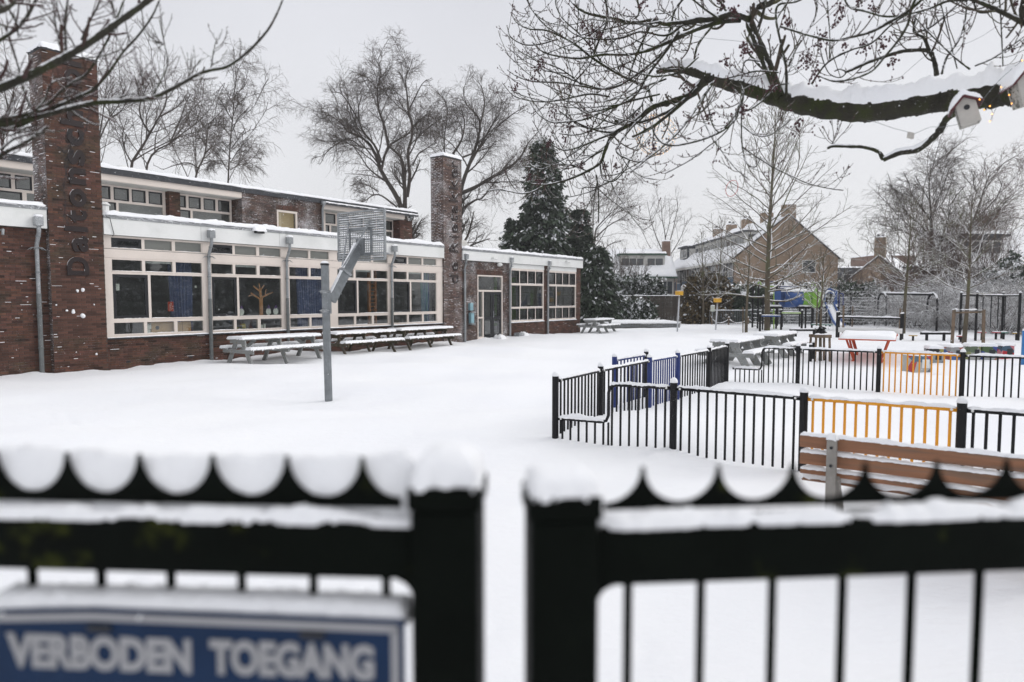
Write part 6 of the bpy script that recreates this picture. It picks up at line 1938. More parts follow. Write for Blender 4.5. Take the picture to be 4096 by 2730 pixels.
TB = [([(1290, 1900), (1285, 1500), (1285, 1250)], 36, 32, 0, 0), ([(1285, 1250), (1300, 1130), (1340, 1010), (1400, 850), (1430, 700), (1400, 620), (1330, 550), (1310, 430)], 28, 3),
      ([(1240, 900), (1300, 800), (1320, 680), (1290, 560)], 14, 3), ([(1285, 1180), (1400, 1130), (1480, 1080), (1600, 1010), (1700, 940), (1760, 830), (1840, 740)], 24, 4),
      ([(1290, 930), (1420, 880), (1540, 830)], 12, 4), ([(1290, 1290), (1400, 1220), (1440, 1210), (1490, 1150), (1560, 1060)], 14, 4), ([(1340, 1000), (1420, 860), (1500, 720), (1560, 620), (1580, 520)], 16, 3),
      ([(1430, 700), (1460, 560), (1440, 440), (1400, 380)], 10, 3), ([(1250, 1150), (1190, 950), (1180, 800), (1200, 620), (1190, 520)], 12, 3), ([(1560, 700), (1660, 620), (1730, 580)], 9, 3), ([(1600, 1010), (1640, 1100), (1700, 1180)], 8, 3)]
far_tree("wide bare tree with long right hand limbs behind the second chimney", baseB, TB, cA, 56, 9, PXM(56) * 0.5, dens=(16, 11, 8), dj=3)
baseC = at(550, 700, 44); baseC.z = 0
TC = [([(930, 1900), (935, 1500), (950, 1200), (1020, 1080), (1090, 960), (1150, 850), (1200, 760), (1210, 650)], 20, 3, 0, 0), ([(1090, 970), (1030, 880), (1010, 780), (1040, 680), (1080, 600)], 12, 3), ([(1150, 850), (1260, 790), (1330, 730), (1380, 690)], 9, 3),
      ([(960, 1190), (900, 1080), (890, 960), (920, 860)], 8, 3), ([(1020, 1090), (1060, 1000), (1060, 850), (1110, 720), (1130, 620)], 8, 2)]
far_tree("bare tree leaning right behind the upper roof, left of the white roof vent", baseC, TC, cB, 44, 12, .5525 * 44 / 2731 * 0.55, dens=(11, 8, 6), dj=2, l1=.5)
baseD = at(610, 700, 47); baseD.z = 0
TD = [([(1060, 1900), (1050, 1500), (1060, 1220), (1120, 1100), (1230, 1040), (1330, 960), (1420, 890), (1440, 820)], 15, 3, 0, 0), ([(1230, 1040), (1300, 880), (1340, 760), (1380, 680)], 9, 3), ([(1120, 1100), (1130, 980), (1180, 880)], 8, 3)]
far_tree("second bare tree behind the upper roof with one long bent limb", baseD, TD, cB, 47, 13, .5525 * 47 / 2731 * 0.55, dens=(11, 8, 6), dj=2, l1=.5)
baseE = at(790, 730, 43); baseE.z = 0
TE = [([(1400, 1900), (1405, 1500), (1420, 1267), (1480, 1130), (1500, 980), (1510, 900)], 15, 4, 0, 0), ([(1480, 1110), (1560, 1050), (1640, 1020)], 8, 3), ([(1440, 1220), (1360, 1180), (1260, 1200), (1180, 1230)], 8, 3), ([(1490, 1060), (1430, 960), (1390, 880)], 6, 3)]
far_tree("short bare tree with leaning trunk just left of the birch", baseE, TE, cB, 43, 14, .5525 * 43 / 2731 * 0.55, dens=(11, 8, 6), dj=2, l1=.6)
baseF = at(908, 730, 46); baseF.z = 0
TF = [([(1640, 1900), (1645, 1500), (1655, 1240), (1670, 1000), (1690, 800), (1700, 640), (1720, 520)], 12, 2, 0, 0)]
for (y0, x1, y1, x2, y2) in [(1180, 1760, 1050, 1850, 960), (1150, 1580, 1060, 1540, 1000), (1080, 1780, 960, 1850, 930), (1000, 1590, 900, 1550, 860), (950, 1760, 820, 1830, 760), (880, 1620, 760, 1560, 690), (840, 1760, 720, 1850, 680), (760, 1640, 660, 1590, 590), (720, 1760, 640, 1800, 570), (1230, 1800, 1180, 1900, 1060), (1220, 1560, 1180, 1480, 1160)]:
    TF.append(([(1665 + (1240 - y0) * 0.06, y0), ((1670 + x1) / 2, (y0 + y1) / 2 - 10), (x1, y1), (x2, y2)], 6, 2))
far_tree("slender birch with drooping twigs right of the leaning bare trees", baseF, TF, cB, 46, 15, .5525 * 46 / 2731 * 0.55, dens=(11, 8, 7), dj=2.5, droop=-0.22, l1=.36)
baseG = at(420, 700, 42); baseG.z = 0
TG = [([(700, 1900), (690, 1500), (700, 1100), (780, 880), (860, 760), (900, 640)], 12, 3, 0, 0), ([(710, 1050), (740, 860), (760, 700), (780, 560)], 9, 3), ([(800, 860), (880, 800), (930, 700)], 7, 3)]
far_tree("bare tree standing directly behind the tall lettered chimney", baseG, TG, cB, 42, 16, .5525 * 42 / 2731 * 0.55, dens=(11, 8, 6), dj=2, l1=.5)
baseH = at(20, 700, 45); baseH.z = 0
TH = [([(20, 1900), (30, 1500), (20, 1100), (40, 900), (90, 750), (100, 620)], 15, 3, 0, 0), ([(30, 1050), (-60, 850), (-80, 650)], 10, 3), ([(40, 950), (140, 850), (220, 800)], 8, 3), ([(60, 800), (30, 650), (0, 520)], 8, 3)]
far_tree("bare tree at the far left edge behind the school roof", baseH, TH, cB, 45, 17, .5525 * 45 / 2731 * 0.55, dens=(11, 8, 6), dj=2, l1=.5)
# right-hand pair
cR = lambda x, y: (3100 + x * .4464, 700 + y * .4464)
baseI = gp(3730, 1290); baseI = Vector((0.6095 * 52, 52, 0)); baseI.x = (3730 - 2048) / 2731 * 52
TI = [([(1440, 1250), (1420, 1000), (1400, 820), (1400, 600), (1400, 380), (1390, 250), (1380, 80), (1400, -60)], 34, 4, 0, 0), ([(1410, 800), (1480, 700), (1620, 560), (1700, 430), (1720, 300)], 16, 3), ([(1400, 420), (1320, 300), (1230, 180), (1200, 60)], 14, 3), ([(1400, 360), (1500, 250), (1560, 120), (1600, 20)], 14, 3),
      ([(1400, 560), (1280, 430), (1150, 340), (1050, 330)], 12, 3), ([(1395, 250), (1320, 120), (1250, 0)], 9, 3), ([(1400, 640), (1250, 560), (1100, 480), (950, 450)], 11, 3), ([(1420, 840), (1560, 800), (1700, 790)], 10, 4), ([(1250, 200), (1130, 160), (1050, 150)], 8, 3), ([(1400, 700), (1300, 650), (1180, 640)], 9, 3)]
far_tree("broad weeping bare tree at the right, between the two gabled houses", baseI, TI, cR, 52, 21, .4464 * 52 / 2731 * 0.5, dens=(15, 10, 7), dj=3, droop=-0.14, l1=.50, group="bare trees at the right")
baseJ = Vector(((3790 - 2048) / 2731 * 56, 56, 0))
TJ = [([(1540, 1250), (1560, 1000), (1600, 800), (1700, 560), (1800, 360), (1850, 200), (1900, 60), (1930, -20)], 26, 4, 0, 0), ([(1700, 560), (1850, 470), (2000, 420), (2150, 380)], 14, 3), ([(1780, 400), (1900, 300), (2000, 180), (2040, 60)], 12, 3), ([(1850, 230), (1790, 120), (1780, 0)], 10, 3), ([(1620, 760), (1560, 600), (1540, 450), (1580, 300)], 12, 3), ([(1900, 440), (2020, 300), (2100, 200)], 9, 3)]
far_tree("leaning bare tree with reddish twigs at the right edge", baseJ, TJ, cR, 56, 22, .4464 * 56 / 2731 * 0.5, dens=(15, 10, 7), dj=3, mw='twig_red', droop=-0.05, l1=.52, group="bare trees at the right")
# between conifer and row house
cM = lambda x, y: (2200 + x * .5102, 700 + y * .5102)
baseK = Vector(((2375 - 2048) / 2731 * 62, 62, 0))
TK = [([(330, 1150), (340, 900), (350, 480), (400, 380), (480, 300), (560, 220)], 14, 3, 0, 0), ([(350, 500), (460, 400), (580, 330), (640, 280)], 9, 3), ([(350, 600), (300, 400), (330, 250), (300, 100)], 10, 3), ([(345, 700), (450, 560), (560, 520)], 8, 3), ([(340, 800), (280, 560), (250, 300)], 9, 3)]
far_tree("arching bare tree right beside the dark conifer", baseK, TK, cM, 62, 23, .5102 * 62 / 2731 * 0.5, dens=(11, 8, 6), dj=3, l1=.5)
baseL = Vector(((2650 - 2048) / 2731 * 88, 88, 0))
TL_ = [([(900, 1100), (900, 800), (905, 500), (880, 350), (870, 200)], 12, 2, 0, 0), ([(900, 640), (820, 450), (780, 300), (760, 200)], 7, 2), ([(905, 620), (960, 450), (1000, 250), (990, 180)], 7, 2), ([(900, 700), (1020, 500), (1080, 350)], 6, 2), ([(900, 700), (780, 560), (710, 400)], 6, 2), ([(905, 500), (940, 350), (930, 200)], 5, 2), ([(900, 760), (1060, 640), (1170, 480)], 6, 2)]
far_tree("upright fan shaped bare tree far behind the white house", baseL, TL_, cM, 88, 24, .5102 * 88 / 2731 * 0.5, dens=(6, 5, 4), dj=4, droop=0.0, l1=.42)

def leader_tree(label, base, H, r0, n1, spread, t0, seed, lean=(0, 0), mt='bark_young', up0=0.35, up1=0.9, dens=(9, 4), rtw=.007, grav=0.03, group="young trees on the schoolyard", name="young_tree", lowlen=1.0):
    """young tree: straight leader with many side limbs, snow along their tops"""
    g = np.random.default_rng(seed)
    root = thing(name, label, "tree", (base[0], base[1], 0), 0, group)
    P = np.zeros((1, 14, 3)); t = np.linspace(0, 1, 14)
    P[0, :, 2] = -0.1 + H * t; P[0, :, 0] = lean[0] * t + 0.02 * H * np.sin(t * 5 + seed) * 0.3; P[0, :, 1] = lean[1] * t
    Rr = np.maximum(r0 * (1 - t) ** 0.85, 0.012)[None]
    ts = t0 + (0.97 - t0) * ((np.arange(n1) + g.uniform(0, 1, n1)) / n1)
    ph = np.arange(n1) * 2.39996 + g.uniform(-.4, .4, n1)
    ix = ts * 13; i = np.minimum(ix.astype(int), 12); f = (ix - i)[:, None]
    b = P[0, i] * (1 - f) + P[0, i + 1] * f
    u = up0 + (up1 - up0) * ((ts - t0) / (1 - t0)) ** 0.6
    Dv = np.stack([np.cos(ph), np.sin(ph), np.tan(u * 1.15)], 1)
    env = np.sin(np.clip((1 - ts) / (1 - t0), 0, 1) ** 0.75 * math.pi * 0.5)
    Ln = spread * env * g.uniform(0.7, 1.15, n1) * lowlen + 0.25
    P1 = march(b, Dv, Ln, 10, 0.09, grav, g)
    r1_ = np.maximum(np.interp(ts, t, Rr[0]) * 0.42, 0.012)
    R1 = r1_[:, None] * np.linspace(1, 0.3, 10)[None]
    P2, R2, L2 = shoots(P1, R1, Ln, dens[0], 0.2, 1.0, 0.5, 0.95, 0.36, 6, 0.12, grav, 0.6, rtw * 1.3, g)
    P3, R3, L3 = shoots(P2, R2, L2, dens[1], 0.2, 1.0, 0.5, 0.9, 0.45, 4, 0.12, grav, 0.8, rtw, g)
    tubes_mesh("trunk", [(P, Rr, 10)], mt, root)
    tubes_mesh("crown", [(P1, R1, 5), (P2, R2, 4), (P3, R3, 3)], 'twig_snow' if 0 else mt, root)
    return root
big_young = leader_tree("big young tree with straight trunk and snow lined limbs in front of the play frame", (14.49, 38.77), 12.9, 0.17, 64, 5.0, 0.14, 3, (0.15, 0), dens=(9, 4), up0=-0.10, up1=1.0, rtw=.009)
leader_tree("young tree by the end of the horizontal bar, left of its twin near the swings", (20.48, 35.63), 6.9, 0.10, 34, 3.1, 0.34, 4, (0.12, 0), dens=(9, 4), up0=0.05, rtw=.009)
leader_tree("young tree held by two stakes and a crossbar in front of the square black frame", (16.85, 25.4), 5.6, 0.085, 30, 2.2, 0.36, 6, (0.12, 0), dens=(9, 4), up0=0.05, rtw=.007)
leader_tree("small sapling between two stakes behind the game table", (11.45 * 1.14, 29.3), 3.6, 0.045, 20, 1.3, 0.36, 8, (0.1, 0), dens=(5, 3), rtw=.006)
leader_tree("slim sapling rising out of the wooden tree frame", (8.95, 19.75), 3.2, 0.05, 14, 0.8, 0.40, 9, (0.0, 0), dens=(4, 3), rtw=.004, up0=.5)
leader_tree("thin single stemmed sapling left of the big young tree", (gp(*r2(897, 880)).x, gp(*r2(897, 880)).y), 5.2, 0.09, 14, 1.3, 0.42, 10, (0.05, 0), dens=(5, 3), rtw=.007)
leader_tree("multi stemmed bare tree growing from the brownish bush", (14.2, 47.5), 7.5, 0.10, 30, 2.2, 0.25, 11, (0.3, 0), dens=(5, 3), up0=.5, up1=1.1, rtw=.007)
leader_tree("second stem of bare tree beside the brownish bush", (13.4, 47.8), 6.5, 0.09, 26, 1.8, 0.25, 12, (-0.2, 0), dens=(5, 3), up0=.6, up1=1.1, rtw=.007)
# stakes of the young tree in front of the square frame
st_ = thing("stake_pair", "two wooden stakes with a tie bar holding the right hand young tree", "stake", (16.85, 25.3, 0))
for x in (-0.48, 0.62): MB().beam((x * 1.06, 0, -.05), (x, 0, 1.42), 0.08, 0.08).build("post", 'wood_stake', st_)
MB().beam((-0.5, 0, 1.30), (0.64, 0, 1.33), 0.03, 0.07).build("tie_bar", 'wood_stake', st_)
MB().ridge([(-0.54, 0, 1.40), (0.68, 0, 1.40)], 0.09, 0.04, 0.05, 3, gaps=.3).build("tie_snow", 'snow', st_, smooth=True)

# --- evergreens, hedges
M['ever'] = mat("evergreen", (0.042, 0.058, 0.038), 0.8, 0.2, 1, 0, 1, attr=True)
M['bushy'] = mat("brown_bush", (0.085, 0.062, 0.030), 0.85, 0.2, 1, 0, 1, attr=True)
def leaves(name, C_, size, per, snow, g, m, parent, droop=0.5, wid=0.3, base=(0.042, 0.058, 0.038), spread=0.6):
    K = len(C_)
    c = np.repeat(C_, per, axis=0) + g.normal(0, size * spread, (K * per, 3))
    d = g.normal(0, 1, (K * per, 3)); d[:, 2] -= droop
    d /= np.linalg.norm(d, axis=1, keepdims=True)
    s = np.cross(d, g.normal(0, 1, d.shape)); s /= np.linalg.norm(s, axis=1, keepdims=True)
    ln = size * g.uniform(.5, 1.3, (K * per, 1))
    V = np.stack([c, c + d * ln * .5 + s * ln * wid, c + d * ln, c + d * ln * .5 - s * ln * wid], 1).reshape(-1, 3)
    F = np.arange(K * per * 4).reshape(-1, 4)
    sc = np.repeat(g.random(K) < snow[0], per) & (g.random(K * per) < 0.75)
    sc |= g.random(K * per) < snow[1]
    tn = np.repeat(np.exp(g.normal(0, .35, K)), per) * g.uniform(.6, 1.4, K * per)
    tone = np.ones((K * per, 4)); tone[:, :3] = tn[:, None]
    sn = np.array([.85 / base[0], .86 / base[1], .88 / base[2]])
    tone[sc, :3] = sn
    return obj_np(name, V, F, m, parent, tone=np.repeat(tone, 4, axis=0), smooth=False)
def conifer(label, x, y, H, Rm, seed, n=2600, snow=(0.16, 0.05), prof=None, size=0.42, group=None, per=10):
    g = np.random.default_rng(seed)
    root = thing("conifer", label, "tree", (x, y, 0), 0, group)
    nb = n // 9                                     # boughs, each carrying a fan of drooping sprays
    t = np.sort(g.random(nb) ** 0.85); a = g.uniform(0, 2 * math.pi, nb)
    Lb = np.maximum(Rm * (1 - t) ** 0.62 * g.uniform(0.72, 1.08, nb), 0.2)
    u = np.linspace(0.35, 1.0, 9)[None]
    rr_ = Lb[:, None] * u
    dr = 0.16 * rr_ - 0.30 * rr_ * u ** 2
    ph_ = a[:, None] + g.normal(0, .10, (nb, 9))
    C_ = np.stack([rr_ * np.cos(ph_), rr_ * np.sin(ph_), (0.25 + t * (H - 0.5))[:, None] + dr], -1).reshape(-1, 3)
    C_ = C_ + g.normal(0, .05 * size, C_.shape)
    K = len(C_)
    out = np.stack([np.cos(ph_), np.sin(ph_), np.full_like(ph_, -.75)], -1).reshape(-1, 3)
    c = np.repeat(C_, per, axis=0) + g.normal(0, size * .42, (K * per, 3)) * np.array([1, 1, .55])
    d = np.repeat(out, per, axis=0) + g.normal(0, .55, (K * per, 3)); d /= np.linalg.norm(d, axis=1, keepdims=True)
    s = np.cross(d, g.normal(0, 1, d.shape)); s /= np.linalg.norm(s, axis=1, keepdims=True)
    ln = size * g.uniform(.5, 1.25, (K * per, 1))
    V = np.stack([c, c + d * ln * .5 + s * ln * .22, c + d * ln, c + d * ln * .5 - s * ln * .22], 1).reshape(-1, 3)
    F = np.arange(K * per * 4).reshape(-1, 4)
    bsn = np.repeat(np.repeat(g.random(nb) < snow[0] * 2.6, 9), per)
    hi = (c[:, 2] - np.repeat(C_[:, 2], per)) > size * .12
    sc = (bsn & hi & (g.random(K * per) < .8)) | (g.random(K * per) < snow[1] * .4)
    tn = np.repeat(np.repeat(np.exp(g.normal(0, .28, nb)), 9), per) * g.uniform(.7, 1.35, K * per)
    tone = np.ones((K * per, 4)); tone[:, :3] = tn[:, None]
    tone[sc, :3] = np.array([.85 / .042, .86 / .058, .88 / .038])
    obj_np("foliage", V, F, 'ever', root, tone=np.repeat(tone, 4, axis=0), smooth=False)
    MB().tube([(0, 0, -.1), (0, 0, H * .9)], [0.3, 0.05], 8).build("trunk", 'bark_far', root)
    return root
conifer("tall dark conifer rising behind the low school roof", (2172 - 2048) / 2731 * 50, 50, 13.3, 2.6, 1, n=4600, snow=(0.16, 0.03), per=8)
conifer("shorter dark conifer half hidden right of the tall conifer", (2310 - 2048) / 2731 * 53, 53, 8.8, 1.9, 2, n=2600, snow=(0.06, 0.0), per=8)
conifer("small dark evergreen at the corner of the school end wall", (2385 - 2048) / 2731 * 49, 49, 5.6, 1.8, 3, n=1800, snow=(0.12, 0.02))
conifer("low dark conifer left of the tall conifer", (2060 - 2048) / 2731 * 50, 50, 7.6, 1.6, 33, n=1600, snow=(0.12, 0.02))
def hedge(name, label, x0, x1, y0, y1, z1, seed, n, snow, m='ever', cat="hedge", base=(0.042, 0.058, 0.038), size=.28, top=0.12, lump=.15, per=9):
    g = np.random.default_rng(seed)
    root = thing(name, label, cat, ((x0 + x1) / 2, (y0 + y1) / 2, 0))
    w, d = (x1 - x0) / 2, (y1 - y0) / 2
    C_ = g.uniform(-1, 1, (n, 3)); C_[:, 2] = (C_[:, 2] + 1) / 2
    # push towards the shell
    ax = g.integers(0, 3, n)
    C_[ax == 0, 0] = np.sign(C_[ax == 0, 0]) * g.uniform(.85, 1, (ax == 0).sum())
    C_[ax == 1, 1] = -g.uniform(.8, 1, (ax == 1).sum())
    C_[ax == 2, 2] = g.uniform(.85, 1.0, (ax == 2).sum())
    zz = C_[:, 2] * z1 * (1 + lump * np.sin(C_[:, 0] * 7 * w / 2 + seed) * np.cos(C_[:, 1] * 3)) * (1 - .25 * np.abs(C_[:, 0]) ** 6)
    P_ = np.stack([C_[:, 0] * w * (1 - .12 * C_[:, 2]), C_[:, 1] * d, zz], 1)
    leaves("foliage", P_, size, per, snow, g, m, root, base=base)
    if top > 0:
        sn = MB()
        for k in range(int(w * 9)):
            x = g.uniform(-w * .95, w * .95); yy = g.uniform(-d, d * .5)
            zt_2 = z1 * (1 + lump * math.sin(x / w * 7 * w / 2 + seed) * math.cos(yy / d * 3)) * (1 - .25 * abs(x / w) ** 6)
            sn.sphere((x, yy, zt_2), g.uniform(.18, .42), 8, 5, 0.5)
        sn.build("hedge_snow", 'snow', root, smooth=True)
    return root
hedge("hedge", "dark green clipped hedge with a thick snow top beside the notice", 15.6, 18.6, 48.5, 50.5, 2.3, 5, 1500, (0.03, 0.02), top=.2)
hedge("bush", "tall brownish green bush with little snow, left of the dark hedge", 12.6, 15.4, 48.3, 50, 3.1, 6, 1700, (0.03, 0.04), 'bushy', "bush", (0.085, 0.062, 0.030), top=0)
hedge("bush", "snowy shrub in front of the slatted fence, close to the sandbox", 7.4, 10.6, 50.6, 52.0, 1.4, 7, 500, (0.22, 0.12), cat="bush", top=0.0)
hedge("bush", "frosted evergreen bush rising above the slatted fence", 6.2, 12.6, 55.0, 57.0, 3.0, 8, 1700, (0.30, 0.20), cat="bush", top=0.0, lump=.3)
hedge("hedge", "snow covered shrubs behind the climbing frame", 18.2, 25.0, 49, 51, 1.5, 9, 1500, (0.42, 0.3), cat="hedge", top=0.2, lump=.3)
hedge("bush", "dark evergreen bush behind the swing seats", 22.3, 26.5, 47.5, 49.5, 2.2, 10, 1100, (0.14, 0.10), cat="bush", top=0.0, lump=.3)
hedge("bush", "pale snow laden shrubs behind the netting fence", 17.0, 23.5, 51.5, 53.5, 2.4, 12, 1300, (0.35, 0.3), 'bushy', cat="bush", base=(0.085, 0.062, 0.030), top=0.15, lump=.3)
hedge("bush", "frosted rounded evergreen in front of the large house", 31.5, 36.0, 43, 46, 3.9, 13, 2200, (0.22, 0.14), cat="bush", top=0.1, lump=.25)

def twig_bush(label, x, y, H, Wd, seed, n=60, snowy=True, m='twig_snow', cat="shrub", group="snowy twig shrubs at the right"):
    g = np.random.default_rng(seed)
    root = thing("twig_shrub", label, cat, (x, y, 0), 0, group)
    b = np.stack([g.uniform(-Wd * .35, Wd * .35, n), g.uniform(-Wd * .2, Wd * .2, n), np.zeros(n)], 1)
    a = g.uniform(0, 2 * math.pi, n)
    Dv = np.stack([np.cos(a) * .75, np.sin(a) * .6, np.full(n, 1.0)], 1)
    Ln = H * g.uniform(.8, 1.5, n)
    P = march(b, Dv, Ln, 10, 0.06, -0.13, g)
    Rr = np.linspace(.020, .008, 10)[None] * np.ones((n, 1))
    P1, R1, L1 = shoots(P, Rr, Ln, 10, 0.2, 1, .3, .9, .38, 6, .1, -0.10, .8, .010, g)
    P2, R2, L2 = shoots(P1, R1, L1, 5, 0.2, 1, .3, .9, .5, 4, .1, -0.05, .8, .008, g)
    tubes_mesh("branches", [(P, Rr, 4), (P1, R1, 3), (P2, R2, 3)], m, root)
    return root
protos = [twig_bush("arching snow dusted shrub left of the square black frame, first of the row", 25.9, 38.5, 3.2, 3.4, 1), twig_bush("arching snow dusted shrub behind the first swing frame post", 28.4, 40.5, 3.8, 3.6, 2)]
for i, (x, y, s_, lb) in enumerate([(24.2, 41.5, .8, "low snowy shrub between swing frame and square frame"), (27.2, 36.2, 1.0, "snowy shrub directly behind the coloured stools"), (30.2, 38.0, 1.15, "tall snowy shrub behind the last post of the square frame"), (27.0, 43.5, 1.1, "snowy shrub behind the arching ones, seen through the young tree"),
                                    (33.0, 42.5, 1.3, "large snowy shrub at the right edge of the yard"), (30.8, 44.5, 1.25, "snowy shrub in front of the large house wall"), (25.0, 34.6, .62, "small snowy shrub at the right edge near the stools"), (20.8, 49.0, .8, "snowy bare shrub behind the horizontal netting"), (24.5, 52.0, 1.1, "bare shrub in front of the white shed")]):
    c = copy_tree(protos[i % 2]); c.location = (x, y, 0); c.rotation_euler = (0, 0, i * 1.7); c.scale = (s_, s_, s_)
    c['label'] = lb
# thicket of upright reddish shrubs under the broad tree
def thicket(label, x0, x1, y, H, seed, n, m='twig_red'):
    g = np.random.default_rng(seed)
    root = thing("thicket", label, "thicket", ((x0 + x1) / 2, y, 0))
    w = (x1 - x0) / 2
    b = np.stack([g.uniform(-w, w, n), g.uniform(-1.5, 1.5, n), np.zeros(n)], 1)
    Dv = np.stack([g.normal(0, .25, n), g.normal(0, .2, n), np.ones(n)], 1)
    Ln = H * g.uniform(.6, 1.1, n) * (1 - .35 * (b[:, 0] / w) ** 2)
    P = march(b, Dv, Ln, 7, .06, .02, g); Rr = np.linspace(.035, .012, 7)[None] * np.ones((n, 1))
    P1, R1, L1 = shoots(P, Rr, Ln, 9, .25, 1, .25, .7, .3, 5, .1, .03, .7, .010, g)
    P2, R2, L2 = shoots(P1, R1, L1, 5, .2, 1, .3, .8, .5, 3, .1, .02, .8, .008, g)
    o = tubes_mesh("branches", [(P, Rr, 4), (P1, R1, 3), (P2, R2, 3)], m, root)
    o['kind'] = 'stuff'
    return root
thicket("dense reddish brown thicket under the broad weeping tree", 27.5, 36.5, 50, 8.5, 5, 120)
thicket("grey brown thicket behind the flat building corner", 27.0, 33.0, 62, 4.5, 6, 110, 'twig_far')
thicket("bare brown bushes between the conifers and the white house", 7.0, 12.5, 66, 6.5, 7, 100, 'twig_far')
thicket("bare brushwood behind the row house roof's left end", 13.5, 19.5, 92, 8, 8, 90, 'twig_far')

# far off woods closing the horizon
g = np.random.default_rng(50)
n = 90
xs = g.uniform(-110, 150, n); ys = g.uniform(105, 150, n)
b = np.stack([xs, ys, np.zeros(n)], 1)
Dv = np.stack([g.normal(0, .1, n), g.normal(0, .1, n), np.ones(n)], 1)
Ln = g.uniform(4, 9, n)
P = march(b, Dv, Ln, 6, .06, 0, g); Rr = np.linspace(.18, .05, 6)[None] * np.ones((n, 1))
P1, R1, L1 = shoots(P, Rr, Ln, 12, .15, 1, .4, .9, .55, 5, .12, .02, .5, .03, g)
P2, R2, L2 = shoots(P1, R1, L1, 8, .15, 1, .4, 1, .5, 3, .12, 0, .6, .02, g)
V1, F1 = tube_arrays(P, Rr, 4); V2, F2 = tube_arrays(P1, R1, 3); V3, F3 = tube_arrays(P2, R2, 3)
dw = obj_np("distant_woods", np.concatenate([V1, V2, V3]), np.concatenate([F1, F2 + len(V1), F3 + len(V1) + len(V2)]), 'twig_far')
tag(dw, "far off grey brown woods along the horizon", "woods", kind='stuff')

# evergreens at the right border of the yard, outside the frame, mirrored in the school windows
ref = conifer("dense dark evergreen along the yard's right border, outside the photo", 30, -6, 7.0, 3.2, 71, n=3000, snow=(0.25, 0.2), size=.38, group="evergreens along the right border", per=9)
for i in range(9):
    c = copy_tree(ref); c.location = (31 + 1.4 * math.sin(i * 2.1), -2 + i * 4.0, 0); c.rotation_euler = (0, 0, i * 1.3)

# ================================================================== FOREGROUND BRANCHES
cb_ = lambda x, y: (2900 + x * .5102, y * .5102)
ca_ = lambda x, y: (1900 + x * .5102, y * .5102)
def mixline(pts):
    """points given as ('a'|'b', x, y)"""
    return [ca_(x, y) if k == 'a' else cb_(x, y) for k, x, y in pts]
ident = lambda x, y: (x, y)
ash = thing("ash_tree", "old mossy tree reaching in from the right, thick snow covered limb and hanging seed clusters", "tree", (5.2, 4.6, 0))
AO = Vector((5.2, 4.6, 0))
g = np.random.default_rng(77)
def curve3(px, Y0, Y1, n=None):
    n = n or max(8, int(len(px) * 4))
    P3 = [tuple(at(x, y, Y0 + (Y1 - Y0) * i / max(1, len(px) - 1)) - AO) for i, (x, y) in enumerate(px)]
    return catmull(P3, n)
def rpx(r, Y): return r * Y / 2731.0
# main limb
ml = mixline([('b', 2500, 640), ('b', 2344, 690), ('b', 2200, 720), ('b', 2000, 745), ('b', 1800, 765), ('b', 1500, 815), ('b', 1200, 858), ('b', 1000, 860), ('b', 750, 835), ('b', 550, 800), ('b', 400, 760), ('b', 200, 690), ('b', 0, 640), ('a', 1850, 600), ('a', 1700, 555), ('a', 1560, 535), ('a', 1430, 565)])
Pm = curve3(ml, 4.5, 6.6, 70)
rm_ = np.interp(np.linspace(0, 1, 70), [0, .12, .3, .5, .62, .75, .85, .95, 1], [62, 56, 47, 44, 37, 30, 22, 15, 9]) * np.linspace(4.5, 6.6, 70) / 2731 * 1.0
rm_ = rm_ * (1 + 0.06 * np.sin(np.arange(70) * 1.9) + 0.04 * g.normal(0, 1, 70))
MB().tube(Pm, rm_, 14).build("trunk_limb", 'bark_moss', ash, smooth=True)
MB().ridge(Pm + np.array([0, 0, 1]) * (rm_[:, None] * 0.42), rm_ * 1.9, rm_ * 1.2 + 0.018, 0.018, 5, k=11, amp=0.14, under=0.01).build("limb_snow", 'snow', ash, smooth=True)
MB().tube(catmull([(6.9 - AO.x, 4.3 - AO.y, -.2), (6.8 - AO.x, 4.3 - AO.y, 1.6), (6.75 - AO.x, 4.35 - AO.y, 3.0), (6.9 - AO.x, 4.5 - AO.y, 4.6), (6.6 - AO.x, 4.9 - AO.y, 7.2)], 24), np.linspace(.36, .17, 24), 16).tube(catmull([(6.78 - AO.x, 4.35 - AO.y, 2.7), (5.9 - AO.x, 4.35 - AO.y, 3.05), (4.9 - AO.x, 4.4 - AO.y, 3.0), tuple(Pm[1])], 20), np.linspace(.2, rm_[0], 20), 14).build("trunk", 'bark_moss', ash, smooth=True)
# moss fringe and little snow pellets along the limb's flank
mf = MB(); sf = MB()
for k in range(1500):
    i = rnd.randint(0, 62); t = rnd.random()
    p = Vector(Pm[i]).lerp(Vector(Pm[i + 1]), t); r_ = rm_[i]
    if k % 4 == 0:
        a = rnd.uniform(-2.4, -0.6)
        mf.sphere((p.x, p.y + r_ * .9 * math.cos(a), p.z + r_ * .97 * math.sin(a)), rnd.uniform(.003, .007), 5, 4, 1.3)
    else:
        zz = 0.62 - abs(rnd.gauss(0, .28))
        sf.sphere((p.x, p.y - r_ * math.sqrt(max(0.05, 1 - zz * zz)) * 1.0, p.z + r_ * zz), rnd.uniform(.003, .011) * (1.2 if zz > .4 else .8), 6, 4, .8)
mf.build("moss_fringe", 'bark_moss', ash, kind='stuff'); sf.build("snow_pellets", 'snow', ash, smooth=True, kind='stuff')
curves = []   # (pts px, r0 px, r1 px, Y0, Y1, mossy)
def addc(pts, r0, r1, Y0, Y1, m=True): curves.append((pts, r0, r1, Y0, Y1, m))
B = lambda *p: mixline([('b', *q) for q in p])
A_ = lambda *p: mixline([('a', *q) for q in p])
addc(B((430, 760), (370, 600), (300, 430), (230, 270), (190, 150), (230, 60), (330, 30), (420, -40)), 17, 13, 5.7, 6.2)
